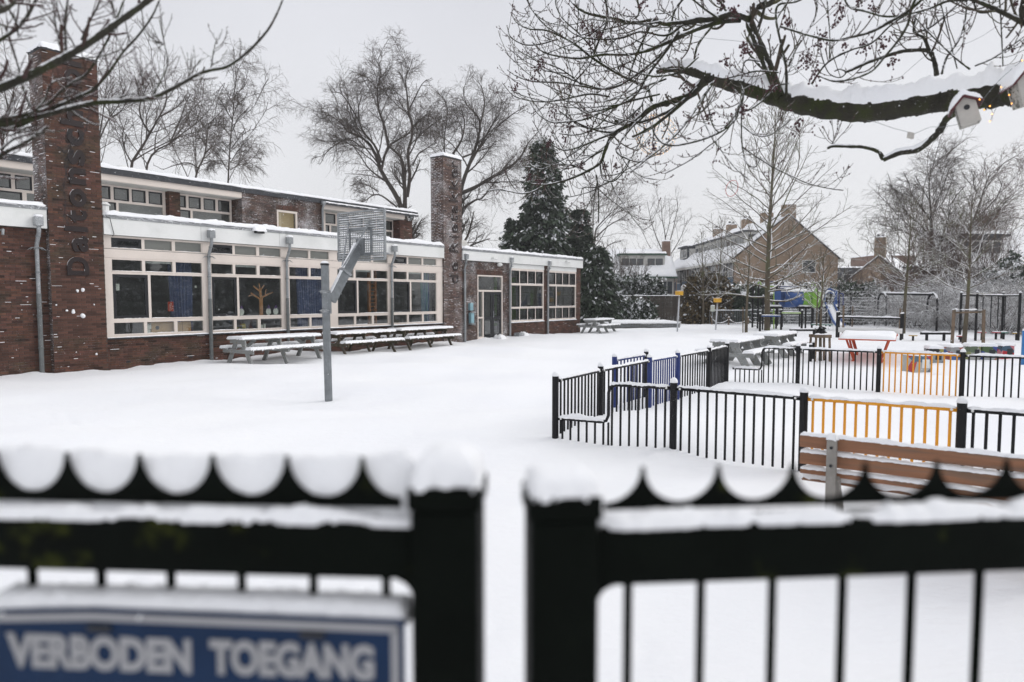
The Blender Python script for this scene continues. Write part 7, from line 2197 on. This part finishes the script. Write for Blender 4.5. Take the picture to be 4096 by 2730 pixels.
addc(B((200, 150), (60, 110), (-60, 150)) + A_((1750, 160), (1650, 180), (1500, 190), (1400, 160), (1250, 180), (1100, 150), (900, 110), (800, 60), (740, -10)), 13, 3, 5.9, 7.2)
addc(A_((2080, 160), (1900, 180), (1700, 250), (1500, 340), (1350, 400), (1200, 430), (1000, 430), (820, 460), (640, 440), (520, 400), (450, 330)), 8, 2.2, 6.0, 7.4)
addc(A_((1600, 250), (1500, 400), (1350, 600), (1250, 760), (1100, 830), (900, 880), (820, 820)), 5, 2, 6.1, 6.8)
addc(A_((1750, 450), (1620, 560), (1450, 600), (1300, 580), (1180, 530), (1130, 460)), 3.6, 2, 6.1, 6.0)
addc(A_((1870, 640), (1780, 780), (1700, 900), (1600, 1030), (1450, 1170), (1330, 1260), (1220, 1355)), 5, 2.6, 5.8, 5.2)
addc(A_((2080, 640), (2100, 760), (2050, 920), (1950, 1020), (1800, 1090), (1600, 1140), (1480, 1130), (1410, 1060), (1390, 1000)), 5, 2, 5.6, 5.0)
addc(A_((1830, 620), (1780, 660), (1700, 740), (1600, 780), (1400, 840), (1280, 940), (1200, 985), (1100, 950)), 15, 6, 6.2, 6.9)
addc(A_((1210, 980), (1080, 1060), (1020, 1180), (980, 1280), (850, 1360), (700, 1420), (560, 1450), (430, 1440), (400, 1400)), 7, 1.8, 6.8, 7.4)
addc(A_((1100, 1040), (950, 1100), (830, 1150), (700, 1180), (600, 1130), (540, 1060)), 3.5, 1.8, 6.8, 7.3)
addc(A_((1450, 740), (1200, 800), (1000, 880), (850, 940), (700, 960), (600, 960), (500, 900), (430, 800)), 3.5, 1.8, 6.4, 7.2)
addc(A_((1300, 930), (1220, 1010), (1150, 1100), (1110, 1190), (1200, 1250), (1300, 1270), (1400, 1200)), 4, 2, 6.6, 6.2)
addc(A_((1385, 790), (1350, 700), (1200, 620), (1050, 540), (900, 440), (800, 360), (700, 300), (560, 240), (430, 230), (330, 180), (280, 100)), 6, 1.8, 6.6, 7.6)
addc(A_((1000, 500), (850, 300), (700, 160), (640, 60), (630, -20)), 3, 1.8, 7, 7.3)
addc(A_((1650, 180), (1500, 280), (1300, 250), (1150, 300), (950, 310), (800, 280), (680, 190)), 4, 1.8, 6.4, 7.2)
addc(A_((1500, 400), (1250, 600), (1050, 700), (850, 660), (700, 600), (540, 530), (470, 470), (340, 400)), 4, 1.8, 6.4, 7.4)
addc(A_((1180, 640), (1000, 700), (850, 680), (650, 650), (450, 640), (330, 600), (255, 550)), 3.5, 1.8, 6.8, 7.6)
addc(A_((1050, 760), (900, 740), (700, 780), (550, 800), (420, 790), (300, 750), (215, 650)), 3.2, 1.6, 7, 7.7)
addc(A_((1950, -20), (1900, 150), (1750, 350), (1700, 550), (1600, 700)), 5, 2.5, 6.6, 6.3)
addc(A_((1400, 150), (1280, 400), (1220, 560), (1180, 650), (1000, 700)), 4, 2, 6.6, 6.6)
addc(A_((1640, -20), (1560, 100), (1500, 300), (1300, 420)), 4, 2, 6.5, 6.6)
addc(A_((1020, -20), (1040, 150), (980, 300), (900, 500), (780, 650), (730, 800), (715, 930)), 4, 1.8, 7, 6.8)
addc(A_((980, 1280), (1000, 1400), (1090, 1420), (1180, 1330), (1220, 1250)), 3, 1.6, 7, 6.7)
addc(A_((950, 1370), (965, 1480), (970, 1600), (968, 1750)), 3, 2, 7.1, 7.1)
addc(A_((560, 1450), (400, 1520), (200, 1490), (90, 1500)), 3, 1.5, 7.4, 7.8)
addc(A_((650, 310), (500, 350), (380, 350), (280, 290), (250, 200)), 2.5, 1.5, 7.4, 7.6)
addc(A_((2110, 620), (2090, 900), (2095, 1150), (2130, 1280), (2200, 1310), (2240, 1230)), 2.6, 1.8, 5.6, 5.4)
addc(A_((400, -20), (450, 80), (550, 200), (680, 280)), 3, 2, 7.4, 7.2)
addc(A_((1050, 1430), (950, 1470), (850, 1475), (830, 1540)), 2.6, 1.5, 7.1, 7.3)
addc(A_((1270, -20), (1280, 120), (1150, 200), (900, 260), (760, 300)), 3.4, 1.8, 6.9, 7.4)
addc(A_((1320, 820), (1150, 960), (950, 1010), (800, 980), (740, 900)), 2.8, 1.6, 6.6, 7)
addc(A_((850, 680), (700, 560), (560, 500), (450, 460), (440, 380)), 2.8, 1.6, 7.1, 7.5)
addc(A_((1500, 620), (1300, 700), (1100, 850), (950, 1000), (800, 1060), (660, 1050)), 3, 1.6, 6.5, 7.1)
addc(A_((900, 1350), (760, 1300), (640, 1290), (520, 1330), (430, 1290)), 2.8, 1.6, 7.1, 7.5)
addc(A_((1000, 1180), (900, 1240), (820, 1300), (700, 1330)), 2.8, 1.6, 7, 7.3)
addc(B((480, 760), (480, 550), (440, 350), (400, 150), (420, 40), (540, 20), (640, -20)), 5, 3, 5.5, 5.8)
addc(B((500, 520), (560, 380), (640, 260), (710, 130), (730, -20)), 4, 2.4, 5.5, 5.9)
addc(B((430, 210), (560, 250), (700, 290), (850, 320), (1000, 290), (1150, 250), (1300, 170), (1450, 80), (1560, -20)), 3, 5.5, 4.9, 4.4)
addc(B((1660, 590), (1640, 480), (1590, 400), (1420, 400), (1300, 430), (1150, 480), (1060, 520), (940, 572)), 8, 4, 5.2, 5.4)
addc(B((1600, 400), (1560, 300), (1480, 250), (1500, 120)), 6, 3, 5.2, 5.3)
addc(B((1480, 260), (1600, 220), (1720, 130), (1860, 0)), 4, 2.5, 5.2, 5.3)
addc(B((740, 600), (860, 640), (1000, 620), (1150, 560), (1250, 450), (1350, 330), (1430, 200), (1460, 80), (1500, -20)), 2.4, 5, 4.8, 4.4)
addc(B((1700, 580), (1740, 450), (1830, 320), (1880, 180), (1900, -20)), 4.5, 2.4, 5.1, 5.3)
addc(B((2344, 180), (2200, 110), (2050, 40), (1900, -20)), 9, 6, 4.6, 4.8)
addc(B((2350, -20), (2330, 80), (2350, 200)), 9, 9, 4.6, 4.6)
addc(B((930, -20), (980, 60), (1100, 90), (1250, 130), (1400, 120), (1600, 70), (1750, 10), (1900, 5)), 3, 4, 4.9, 4.7)
addc(B((1920, 545), (1800, 450), (1600, 260), (1480, 120)), 3.5, 2, 5.0, 5.2)
addc(B((860, 560), (900, 545), (950, 570), (900, 610), (820, 580), (770, 480), (740, 350)), 2.2, 1.6, 5.4, 5.5)
addc(B((680, 660), (760, 540), (850, 460), (1000, 390), (1150, 340), (1300, 200), (1450, 100)), 3.5, 2.5, 5.4, 5.0)
addc(B((1830, 870), (1740, 930), (1680, 1030), (1600, 1110), (1500, 1180), (1370, 1200), (1240, 1255)), 13, 8, 4.9, 5.2)
addc(B((1240, 1250), (1200, 1190), (1080, 1155), (950, 1150), (850, 1148), (805, 1165)), 7, 4.5, 5.2, 5.4)
addc(B((848, 1148), (842, 1110)), 4, 1.5, 5.4, 5.4)
addc(B((0, 1000), (60, 930), (120, 800), (130, 680)), 4, 3, 5.3, 5.5)
addc(B((80, 880), (200, 860), (330, 760), (400, 680), (500, 655)), 3, 2, 5.6, 5.4)
addc(B((130, 620), (160, 480), (280, 480), (340, 420)), 2.5, 1.8, 5.9, 5.8)
addc(B((2180, 520), (2170, 300), (2160, 100), (2150, -20)), 2, 2.4, 4.7, 4.8)
addc(B((1960, 520), (2100, 460), (2250, 360), (2344, 290)), 2.5, 1.6, 4.9, 4.6)
addc(B((1820, 540), (1700, 60), (1690, -20)), 2, 1.6, 5.1, 5.3)
addc(B((1950, 20), (1980, 90), (2060, 95), (2130, 60)), 3, 5, 4.8, 4.7)
addc(B((420, 570), (250, 560), (120, 590), (0, 620)), 3, 2, 5.7, 6)
addc(B((820, 480), (820, 250), (800, 0)), 2.2, 2, 5.4, 5.6)
# smaller twigs sprouting from every branch
tw, twr = [], []
bt_m, bt_s = MB(), MB()
fineP, fineR, fineL = [], [], []
for (pts_, r0, r1_, Y0, Y1, m_) in curves:
    C_ = curve3(pts_, Y0, Y1, max(10, len(pts_) * 4))
    rr_ = np.linspace(rpx(r0, Y0), rpx(r1_, Y1), len(C_)) * 1.15
    rr_ = rr_ * (1 + 0.08 * g.normal(0, 1, len(C_)))
    MBt = bt_m
    MBt.tube(C_, rr_, 8 if r0 > 6 else 6)
    if r0 >= 12: bt_s.ridge(C_ + np.array([0, 0, .55]) * rr_[:, None], rr_ * 1.9, rr_ * 0.85 + .006, 0.02, int(r0 * 7), k=7, gaps=.12, under=0.0)
    else: bt_s.ridge(C_ + np.array([0, 0, .62]) * rr_[:, None], rr_ * 1.65, rr_ * 0.62 + .0012, 0.02, len(tw) + int(r0 * 31), k=5, gaps=.32, under=0.0)
    L_ = np.linalg.norm(np.diff(C_, axis=0), axis=1).sum()
    seg = catmull([tuple(p) for p in C_[::max(1, len(C_) // 8)]], 12)
    if (len(pts_) == 7 and r0 == 13) or (r0 == 7 and r1_ == 4.5): continue
    fineP.append(seg); fineR.append(np.linspace(rr_[0], rr_[-1], 12)); fineL.append(L_)
bt_m.build("branches", 'bark_moss', ash, smooth=True)
bt_s.build("branch_snow", 'snow', ash, smooth=True)
fP, fR, fL = np.array(fineP), np.array(fineR), np.array(fineL)
nA = 36
W1, X1, Z1 = shoots(fP[:nA], fR[:nA], np.full(nA, 0.95), 2, 0.05, 0.55, 0.4, 0.9, 1.0, 14, 0.06, 0.055, 0.6, 0.0055, g, taper=.5, fall=.2)
_k = ((W1[:, -1, 0] + AO.x) / (W1[:, -1, 1] + AO.y) > -0.012) & ((W1[:, 7, 0] + AO.x) / (W1[:, 7, 1] + AO.y) > -0.012)
W1, X1 = W1[_k], X1[_k]
fP, fR = np.concatenate([fP, W1[:, [0, 1, 2, 3, 4, 6, 7, 8, 10, 11, 12, 13]]]), np.concatenate([fR, X1[:, :12]])
tubes_mesh("long_twigs", [(W1, X1, 6)], 'bark_moss', ash)
MBs = MB()
for P_, R_ in zip(W1, X1): MBs.ridge(P_ + np.array([0, 0, .62]) * R_[:, None], R_ * 1.6, R_ * .6 + .001, .025, 3, k=5, gaps=.35)
MBs.build('twig_snow', 'snow', ash, smooth=True)
T1, R1, L1 = shoots(fP, fR, np.full(len(fP), 0.30), 6, 0.12, 1.0, 0.6, 1.25, 1.0, 8, 0.07, 0.13, 0.55, 0.0030, g, taper=.75, fall=.2)
T2, R2, L2 = shoots(T1, R1, L1, 2, 0.3, 0.95, 0.5, 1.0, 0.45, 6, 0.07, 0.16, 0.9, 0.0024, g, taper=.8)
tubes_mesh("twigs", [(T1, R1, 5), (T2, R2, 4)], 'bark_twig', ash)
# opposite buds along the twigs
bd_ = MB()
for P_ in list(T1) + list(T2):
    for j in range(1, len(P_)):
        if rnd.random() < .25:
            bd_.sphere(tuple(P_[j]), 0.0052 if j < len(P_) - 1 else 0.0064, 4, 3, 1.5)
bd_.build("buds", 'berry', ash, kind='stuff')
# hanging seed clusters
for (k, x, y, s_) in [('a', 500, 540, 1), ('a', 1040, 320, 1.1), ('a', 840, 200, .8), ('a', 920, 250, .9), ('a', 900, 340, .7), ('a', 740, 680, .5), ('a', 610, 870, .8), ('a', 330, 670, .6), ('a', 1840, 910, .9), ('a', 1650, 680, .8), ('a', 890, 900, .9), ('a', 900, 1010, .8),
                      ('a', 740, 980, .6), ('a', 590, 1110, .8), ('a', 430, 1380, .7), ('a', 500, 1430, .8), ('a', 1110, 1300, .6), ('a', 1020, 1300, .5), ('a', 830, 1290, .7), ('a', 1150, 520, .6), ('a', 1260, 900, .6), ('a', 1130, 1130, .6), ('a', 1930, 20, .9), ('a', 2115, 380, .8), ('a', 1320, 20, .7), ('a', 450, 610, .6), ('a', 980, 270, .8), ('a', 1400, 1150, .7), ('a', 700, 1090, .5),
                      ('b', 640, 470, 1.1), ('b', 690, 590, .9), ('b', 580, 970, .9), ('b', 900, 90, 1.1), ('b', 1160, 80, .9), ('b', 1100, 350, .9), ('b', 1230, 340, .8), ('b', 480, 165, .7), ('b', 150, 370, .8), ('b', 940, 350, .5), ('b', 740, 340, .6), ('b', 1310, 480, .7), ('b', 1050, 30, .6), ('b', 2250, 380, .4), ('b', 150, 860, .9), ('b', 380, 680, .7), ('b', 780, 280, .6), ('b', 70, 80, .8), ('a', 520, 480, .7), ('b', 2270, 30, .4), ('b', 10, 480, .6)]:
    px = ca_(x, y) if k == 'a' else cb_(x, y)
    Y_ = 6.9 if (k == 'a' and x < 1300) else 5.9 if k == 'a' else 5.2
    c = at(px[0], px[1], Y_) - AO
    cm_ = MB()
    for q in range(int(26 * s_)):
        p = c + Vector((rnd.gauss(0, .028) * s_, rnd.gauss(0, .028) * s_, rnd.gauss(-.01, .035) * s_))
        cm_.sphere(tuple(p), rnd.uniform(.006, .0105), 5, 4)
        if q % 3 == 0: cm_.tube([c + Vector((0, 0, .04 * s_)), p], .0016, 4, caps=False)
    cm_.build("seed_cluster", 'berry', ash, kind='stuff')

# --- left foreground tree
lt = thing("cherry_tree", "leafless tree reaching in from the left with reddish spurred twigs", "tree", (-2.9, 2.6, 0))
LO = Vector((-2.9, 2.6, 0))
g = np.random.default_rng(81)
lc = []
def addl(pts_, r0, r1_, Y0, Y1): lc.append(([cB(*p) for p in pts_], r0, r1_, Y0, Y1))
addl([(-300, 760), (0, 640), (250, 530), (480, 410), (700, 275), (850, 165), (1000, 60), (1120, -30)], 17, 11, 2.7, 3.0)
addl([(-300, 930), (0, 905), (250, 855), (500, 790), (700, 745), (900, 735), (1100, 710), (1300, 615), (1400, 555), (1500, 515), (1650, 480), (1800, 370), (1930, 230), (2000, 110), (2050, -10)], 12, 3.2, 3.0, 3.3)
addl([(380, 775), (600, 690), (700, 625), (800, 510), (890, 380), (1000, 260), (1100, 120), (1155, 0)], 7, 3, 3.1, 3.3)
addl([(-200, 920), (200, 830), (400, 775), (600, 690)], 9, 7, 3.0, 3.1)
addl([(-200, 1300), (0, 1130), (150, 1050), (250, 990), (340, 920)], 9, 6, 2.9, 3.1)
addl([(-200, 140), (0, 75), (70, 30), (140, -30)], 15, 12, 2.6, 2.8)
addl([(-200, 420), (0, 290), (130, 200), (200, 110), (250, 20), (270, -20)], 8, 5, 2.8, 3.0)
addl([(-200, 1000), (0, 960), (120, 920), (260, 850), (400, 700), (520, 600), (640, 520), (800, 250), (900, -10)], 8, 3.5, 3.0, 3.2)
addl([(480, 400), (470, 200), (480, 80), (490, -10)], 5, 4, 2.9, 3.0)
addl([(590, 290), (640, 170), (700, 60), (730, -20)], 4.5, 3, 3.0, 3.1)
addl([(840, 150), (820, 60), (800, -20)], 3, 2.5, 3.0, 3.0)
addl([(890, 370), (820, 220), (780, 140)], 3, 1.8, 3.2, 3.3)
addl([(480, 430), (650, 420), (800, 390), (880, 350)], 3, 2.5, 3.0, 3.2)
addl([(220, 780), (170, 650), (130, 480), (80, 330), (40, 200)], 4, 2.5, 3.0, 2.9)
addl([(720, 750), (830, 715), (920, 690), (1000, 680)], 3, 2, 3.1, 3.1)
addl([(1110, 690), (1180, 550), (1215, 450), (1190, 320), (1150, 120)], 3.4, 2, 3.2, 3.4)
addl([(1005, 700), (1000, 640), (1000, 580)], 2.6, 1.8, 3.1, 3.1)
addl([(1040, 640), (1025, 540), (1005, 475)], 2.4, 1.6, 3.2, 3.2)
addl([(1365, 580), (1370, 540), (1382, 485)], 2.4, 1.6, 3.3, 3.3)
addl([(1525, 505), (1545, 380), (1570, 270)], 2.6, 1.6, 3.3, 3.4)
addl([(1190, 325), (1130, 305)], 2, 1.5, 3.3, 3.3)
addl([(390, 560), (440, 620), (480, 700), (530, 760)], 2.6, 1.8, 3.0, 3.0)
addl([(200, 850), (310, 740), (380, 600), (520, 560)], 5, 3, 3.0, 3.2)
addl([(0, 860), (60, 820), (120, 700)], 4, 2, 2.9, 3)
addl([(0, 460), (60, 520), (140, 560)], 3, 2, 2.8, 2.9)
addl([(60, 60), (120, 170), (130, 260)], 4, 2.4, 2.8, 2.9)
addl([(430, 330), (400, 160), (380, 0)], 3, 2, 2.9, 3.0)
addl([(560, 380), (500, 260), (430, 140), (410, 0)], 3, 2, 2.9, 3.0)
addl([(0, 1090), (100, 1010), (230, 970), (330, 960)], 5, 3, 2.9, 3.0)
addl([(-60, 900), (60, 980), (200, 920)], 5, 3, 2.9, 3.0)
lm, ls = MB(), MB()
fP, fR = [], []
for (pts_, r0, r1_, Y0, Y1) in lc:
    P3 = [tuple(at(x, y, Y0 + (Y1 - Y0) * i / max(1, len(pts_) - 1)) - LO) for i, (x, y) in enumerate(pts_)]
    C_ = catmull(P3, max(10, len(pts_) * 5))
    rr_ = np.linspace(rpx(r0, Y0), rpx(r1_, Y1), len(C_)) * 0.98 * (1 + .06 * g.normal(0, 1, len(C_)))
    lm.tube(C_, rr_, 9 if r0 > 6 else 7)
    ls.ridge(C_ + np.array([0, 0, .62]) * rr_[:, None], rr_ * 1.5, rr_ * 0.62 + .0008, 0.008, int(r0 * 13 + Y0 * 7), k=7, gaps=.18 if r0 > 5 else .5, amp=.35)
    fP.append(catmull([tuple(p) for p in C_[::max(1, len(C_) // 8)]], 12)); fR.append(np.linspace(rr_[0], rr_[-1], 12))
lm.build("branches", 'bark_moss', lt, smooth=True)
MB().tube(catmull([(-4.3 - LO.x, 2.6 - LO.y, -.1), (-4.2 - LO.x, 2.6 - LO.y, 1.2), (-4.0 - LO.x, 2.65 - LO.y, 2.2), (-3.3 - LO.x, 2.75 - LO.y, 2.7)], 16), np.linspace(.14, .03, 16), 12).tube(catmull([(-4.1 - LO.x, 2.62 - LO.y, 1.8), (-3.8 - LO.x, 2.7 - LO.y, 2.6), (-3.3 - LO.x, 2.8 - LO.y, 3.1)], 12), np.linspace(.09, .02, 12), 10).build("trunk", 'bark_moss', lt, smooth=True)
ls.build("branch_snow", 'snow', lt, smooth=True)
fP, fR = np.array(fP), np.array(fR)
S1, Q1, K1 = shoots(fP, fR, np.full(len(fP), 0.15), 9, 0.05, 1.0, 0.6, 1.1, 1.0, 6, 0.10, 0.10, 0.6, 0.0016, g, taper=.7, fall=.3)
S2, Q2, K2 = shoots(S1, Q1, K1, 4, 0.2, 1.0, 0.7, 1.1, 0.16, 3, 0.05, 0.05, 0.9, 0.0014, g, taper=.5)
S3, Q3, K3 = shoots(fP, fR, np.full(len(fP), 0.014), 12, 0.05, 1.0, 0.8, 1.2, 1.0, 3, 0.05, 0.05, 0.8, 0.0016, g, taper=.4)
tubes_mesh("spurs", [(S1, Q1, 5), (S2, Q2, 4), (S3, Q3, 5)], 'bark_red', lt)

# dark light garland hanging from the left tree, over the chimney
gm_ = MB()
gp_pts = [(700, 640), (660, 700), (690, 790), (640, 850), (620, 940), (570, 1020), (500, 960), (480, 1020), (520, 1100), (470, 1170), (490, 1300)]
P3 = catmull([tuple(at(*cB(*p), 3.25)) for p in gp_pts], 60)
P4 = catmull([tuple(at(*cB(*p), 3.25)) for p in [(200, 900), (240, 1010), (330, 1040), (420, 1060), (470, 1110), (500, 1060), (560, 1000)]], 40)
P5 = catmull([tuple(at(x, y, 3.3)) for x, y in [(275, 640), (262, 700), (255, 760), (262, 800), (258, 860), (272, 895)]], 30)
for PP in (P3, P4, P5):
    gm_.tube(PP, 0.0016, 5)
    for q in range(0, len(PP)):
        for _ in range(2):
            d = Vector((rnd.gauss(0, 1), rnd.gauss(0, .5), rnd.gauss(0, 1))).normalized() * rnd.uniform(.012, .022)
            gm_.tube([Vector(PP[q]), Vector(PP[q]) + d], [0.0011, 0.0006], 4, caps=False)
go = gm_.build("light_garland", 'sash', None)
tag(go, "dark spiky cluster light garland tangled in the left tree in front of the tall chimney", "garland")

# --- bird houses on the mossy limb
M['bird_white'] = mat("birdhouse_white", (0.44, 0.42, 0.39), 0.8, 0.10, 12, 0.3, 60, second=(0.33, 0.30, 0.26), sscale=20, sthr=.72)
M['bird_side'] = mat("birdhouse_lichen", (0.42, 0.41, 0.38), 0.85, 0.15, 12, 0.3, 60, second=(0.055, 0.06, 0.045), sscale=38, sthr=.53)
M['bird_roof'] = mat("birdhouse_red", (0.085, 0.022, 0.026), 0.7, 0.2, 12, 0.2, 60)
def birdhouse(px, py, Y, w, h, roll, yaw, label):
    p = at(px, py, Y)
    b = thing("birdhouse", label, "birdhouse", p, 0, "white birdhouses on the mossy limb")
    b.rotation_euler = (0, roll, yaw)
    d = w * 1.05
    ey = h * .76
    MB().poly([(-w / 2, 0), (w / 2, 0), (w / 2, ey), (0, h), (-w / 2, ey)], .012).build("front", 'bird_white', b).location = (0, -d / 2, 0)
    MB().poly([(-w / 2, 0), (w / 2, 0), (w / 2, ey), (0, h), (-w / 2, ey)], .012).build("back", 'bird_white', b).location = (0, d / 2 - .012, 0)
    for s_ in (-1, 1):
        x0, x1 = sorted((s_ * w / 2, s_ * (w / 2 - .012)))
        MB().box(x0, x1, -d / 2 + .013, d / 2 - .013, 0, ey).build("side", 'bird_side', b)
        ang = math.atan2(h - ey, w / 2)
        rf = MB().beam((0, 0, h + .004), (s_ * (w / 2 + .035), 0, ey - .035 * math.tan(ang) + .004), d + .05, .012).build("roof_panel", 'bird_roof', b)
    MB().box(-w / 2 + .012, w / 2 - .012, -d / 2 + .013, d / 2 - .013, .004, .014).build("floor", 'bird_white', b)
    MB().tube([(0, -d / 2 - .001, h * .60), (0, -d / 2 - .003, h * .60)], .0165, 16).build("entrance_hole", 'sash', b)
    V, F = [], []
    n1, n2 = 16, 12
    for i in range(n1 + 1):
        for j in range(n2 + 1):
            x = (-1 + 2 * i / n1) * (w / 2 + .038); y = (-.5 + j / n2) * (d + .05)
            e_ = min(1 - abs(-1 + 2 * i / n1), 1 - abs(-1 + 2 * j / n2))
            pr = math.sqrt(max(0, 1 - (1 - min(1, e_ * 2.2)) ** 2))
            V.append((x, y, h - abs(x) * math.tan(ang) + .008 + .045 * pr * (1 + .12 * math.sin(i * 1.3 + j))))
    F = [(i * (n2 + 1) + j, (i + 1) * (n2 + 1) + j, (i + 1) * (n2 + 1) + j + 1, i * (n2 + 1) + j + 1) for i in range(n1) for j in range(n2)]
    MB().add(V, F).build("roof_snow", 'snow', b, smooth=True)
    return b
birdhouse(3882, 500, 4.40, .108, .172, R(-16), R(-28), "white birdhouse with red roof hanging left, lichen on its side")
birdhouse(4118, 418, 4.25, .125, .20, R(-16), R(-12), "white birdhouse cut off by the right edge of the photo")

# string lights around the limb
M['bulb'] = emis_mat("warm_bulb", (1.0, 0.42, 0.08), 4.0)
fl = thing("fairy_lights", "warm fairy lights wrapped round the mossy limb between the birdhouses", "string lights", at(3960, 440, 4.3))
FO = fl.location.copy()
fw_ = MB()
bp_ = [(3919, 399), (3960, 425), (3968, 457), (3960, 486), (4005, 349), (4037, 381), (4047, 415), (4089, 243), (3937, 440)]
for i, q in enumerate(bp_):
    p = at(*q, 4.28) - FO
    MB().sphere(tuple(p), .0036, 6, 5).build("bulb", 'bulb', fl)
for a, b in zip(bp_[:-1], bp_[1:]):
    fw_.tube([at(*a, 4.285) - FO, at((a[0] + b[0]) / 2 + 6, (a[1] + b[1]) / 2 + 8, 4.285) - FO, at(*b, 4.285) - FO], .0012, 4)
fw_.build("wire", 'sash', fl)
# thin wire with a pale tag
wi = MB()
wi.tube(catmull([tuple(at(*p, 4.6)) for p in [(3470, 483), (3505, 490), (3575, 514), (3630, 528), (3655, 536), (3722, 509), (3770, 509), (3850, 490), (3900, 438), (3990, 330), (4090, 240)]], 50), .0016, 5)
wi.tube(catmull([tuple(at(*p, 5.6)) for p in [(2560, 100), (2800, 150), (3075, 195), (3300, 390), (3320, 395)]], 20), .0014, 5)
wi.tube(catmull([tuple(at(*p, 5.3)) for p in [(3590, 320), (3730, 202), (3780, 198), (3850, 180), (3920, 150), (3990, 105)]], 20), .0014, 5)
wo = wi.build("thin_wire", 'galv', None)
tag(wo, "thin grey wire sagging below and above the mossy limb", "wire")
tg = MB().box(-.022, .022, -.008, .008, -.022, .016).build("wire_tag", 'bird_white', None); tg.location = at(3643, 541, 4.6); tg.rotation_euler = (0, .12, .3)
tag(tg, "small pale square tag hanging from the thin wire", "tag")
# ball of lights
lb2 = thing("light_ball", "round wire ball of warm fairy lights hanging among the twigs", "light ball", at(2625, 541, 7.2))
rB = .205
wb_ = MB(); bb_ = MB()
for k in range(9):
    a = math.pi * k / 9
    pts_ = [(rB * math.cos(t) * math.cos(a), rB * math.cos(t) * math.sin(a), rB * math.sin(t)) for t in np.linspace(0, 2 * math.pi, 33)]
    wb_.tube(pts_, .0014, 4, caps=False)
    for j in range(0, 32, 1):
        bb_.sphere(pts_[j], .0032, 5, 4)
wb_.tube([(0, 0, rB), (0, 0, rB + .35)], .002, 4)
wb_.build("wire_frame", 'galv', lb2)
M['bulb2'] = emis_mat("ball_bulb", (1.0, 0.62, 0.30), 1.6)
bb_.build("bulbs", 'bulb2', lb2, kind='stuff')
# red hoop caught in the big young tree
M['hoop_red'] = mat("hoop_red", (0.45, 0.04, 0.04), 0.5, 0.1, 5)
c = at(2928, 754, 36.5)
rh_ = .40
hp = MB().tube([(rh_ * math.cos(t) * .9, 0.12 * math.cos(t), rh_ * 1.02 * math.sin(t) + .12 * math.cos(t)) for t in np.linspace(0, 2 * math.pi, 33)], .014, 6).build("plastic_hoop", 'hoop_red', None, smooth=True)
hp.location = c
tag(hp, "red plastic hoop caught in the left twigs of the big young tree", "hoop")

# a few falling snowflakes
g = np.random.default_rng(90)
n = 700
Yf = g.uniform(4.5, 17, n); Xf = Yf * g.uniform(-.75, .75, n); Zf = CAM_H + Yf * g.uniform(-.12, .32, n)
r_ = g.uniform(.0022, .0042, n)
o_ = np.array([[1, 0, 0], [-1, 0, 0], [0, 1, 0], [0, -1, 0], [0, 0, 1], [0, 0, -1]], float)
V = np.stack([Xf, Yf, Zf], 1)[:, None, :] + o_[None] * r_[:, None, None]
tri = np.array([[0, 2, 4], [2, 1, 4], [1, 3, 4], [3, 0, 4], [2, 0, 5], [1, 2, 5], [3, 1, 5], [0, 3, 5]])
F = (tri[None] + (np.arange(n) * 6)[:, None, None]).reshape(-1, 3)
sf_ = obj_np("snowflakes", V.reshape(-1, 3), F, 'snow')
tag(sf_, "sparse fine snowflakes in the air", "snowflakes", kind='stuff')
print("TRIS", sum(len(m.loop_triangles) or sum(len(p.vertices) - 2 for p in m.polygons) for m in bpy.data.meshes if m.users), "objs", len(bpy.data.objects))

# thin winter haze
hb_ = MB().box(-140, 170, -30, 170, -1.5, 24.0).build("haze", 'snow', None)
tag(hb_, "thin pale winter haze", None, kind='stuff')
hm = bpy.data.materials.new("haze"); hm.use_nodes = True
hm.node_tree.nodes.clear()
_o = hm.node_tree.nodes.new("ShaderNodeOutputMaterial"); _v = hm.node_tree.nodes.new("ShaderNodeVolumePrincipled")
_v.inputs["Color"].default_value = (0.93, 0.94, 0.96, 1); _v.inputs["Density"].default_value = 0.0010
_v.inputs["Anisotropy"].default_value = 0.3
hm.node_tree.links.new(_v.outputs[0], _o.inputs["Volume"])
hb_.data.materials.clear(); hb_.data.materials.append(hm)
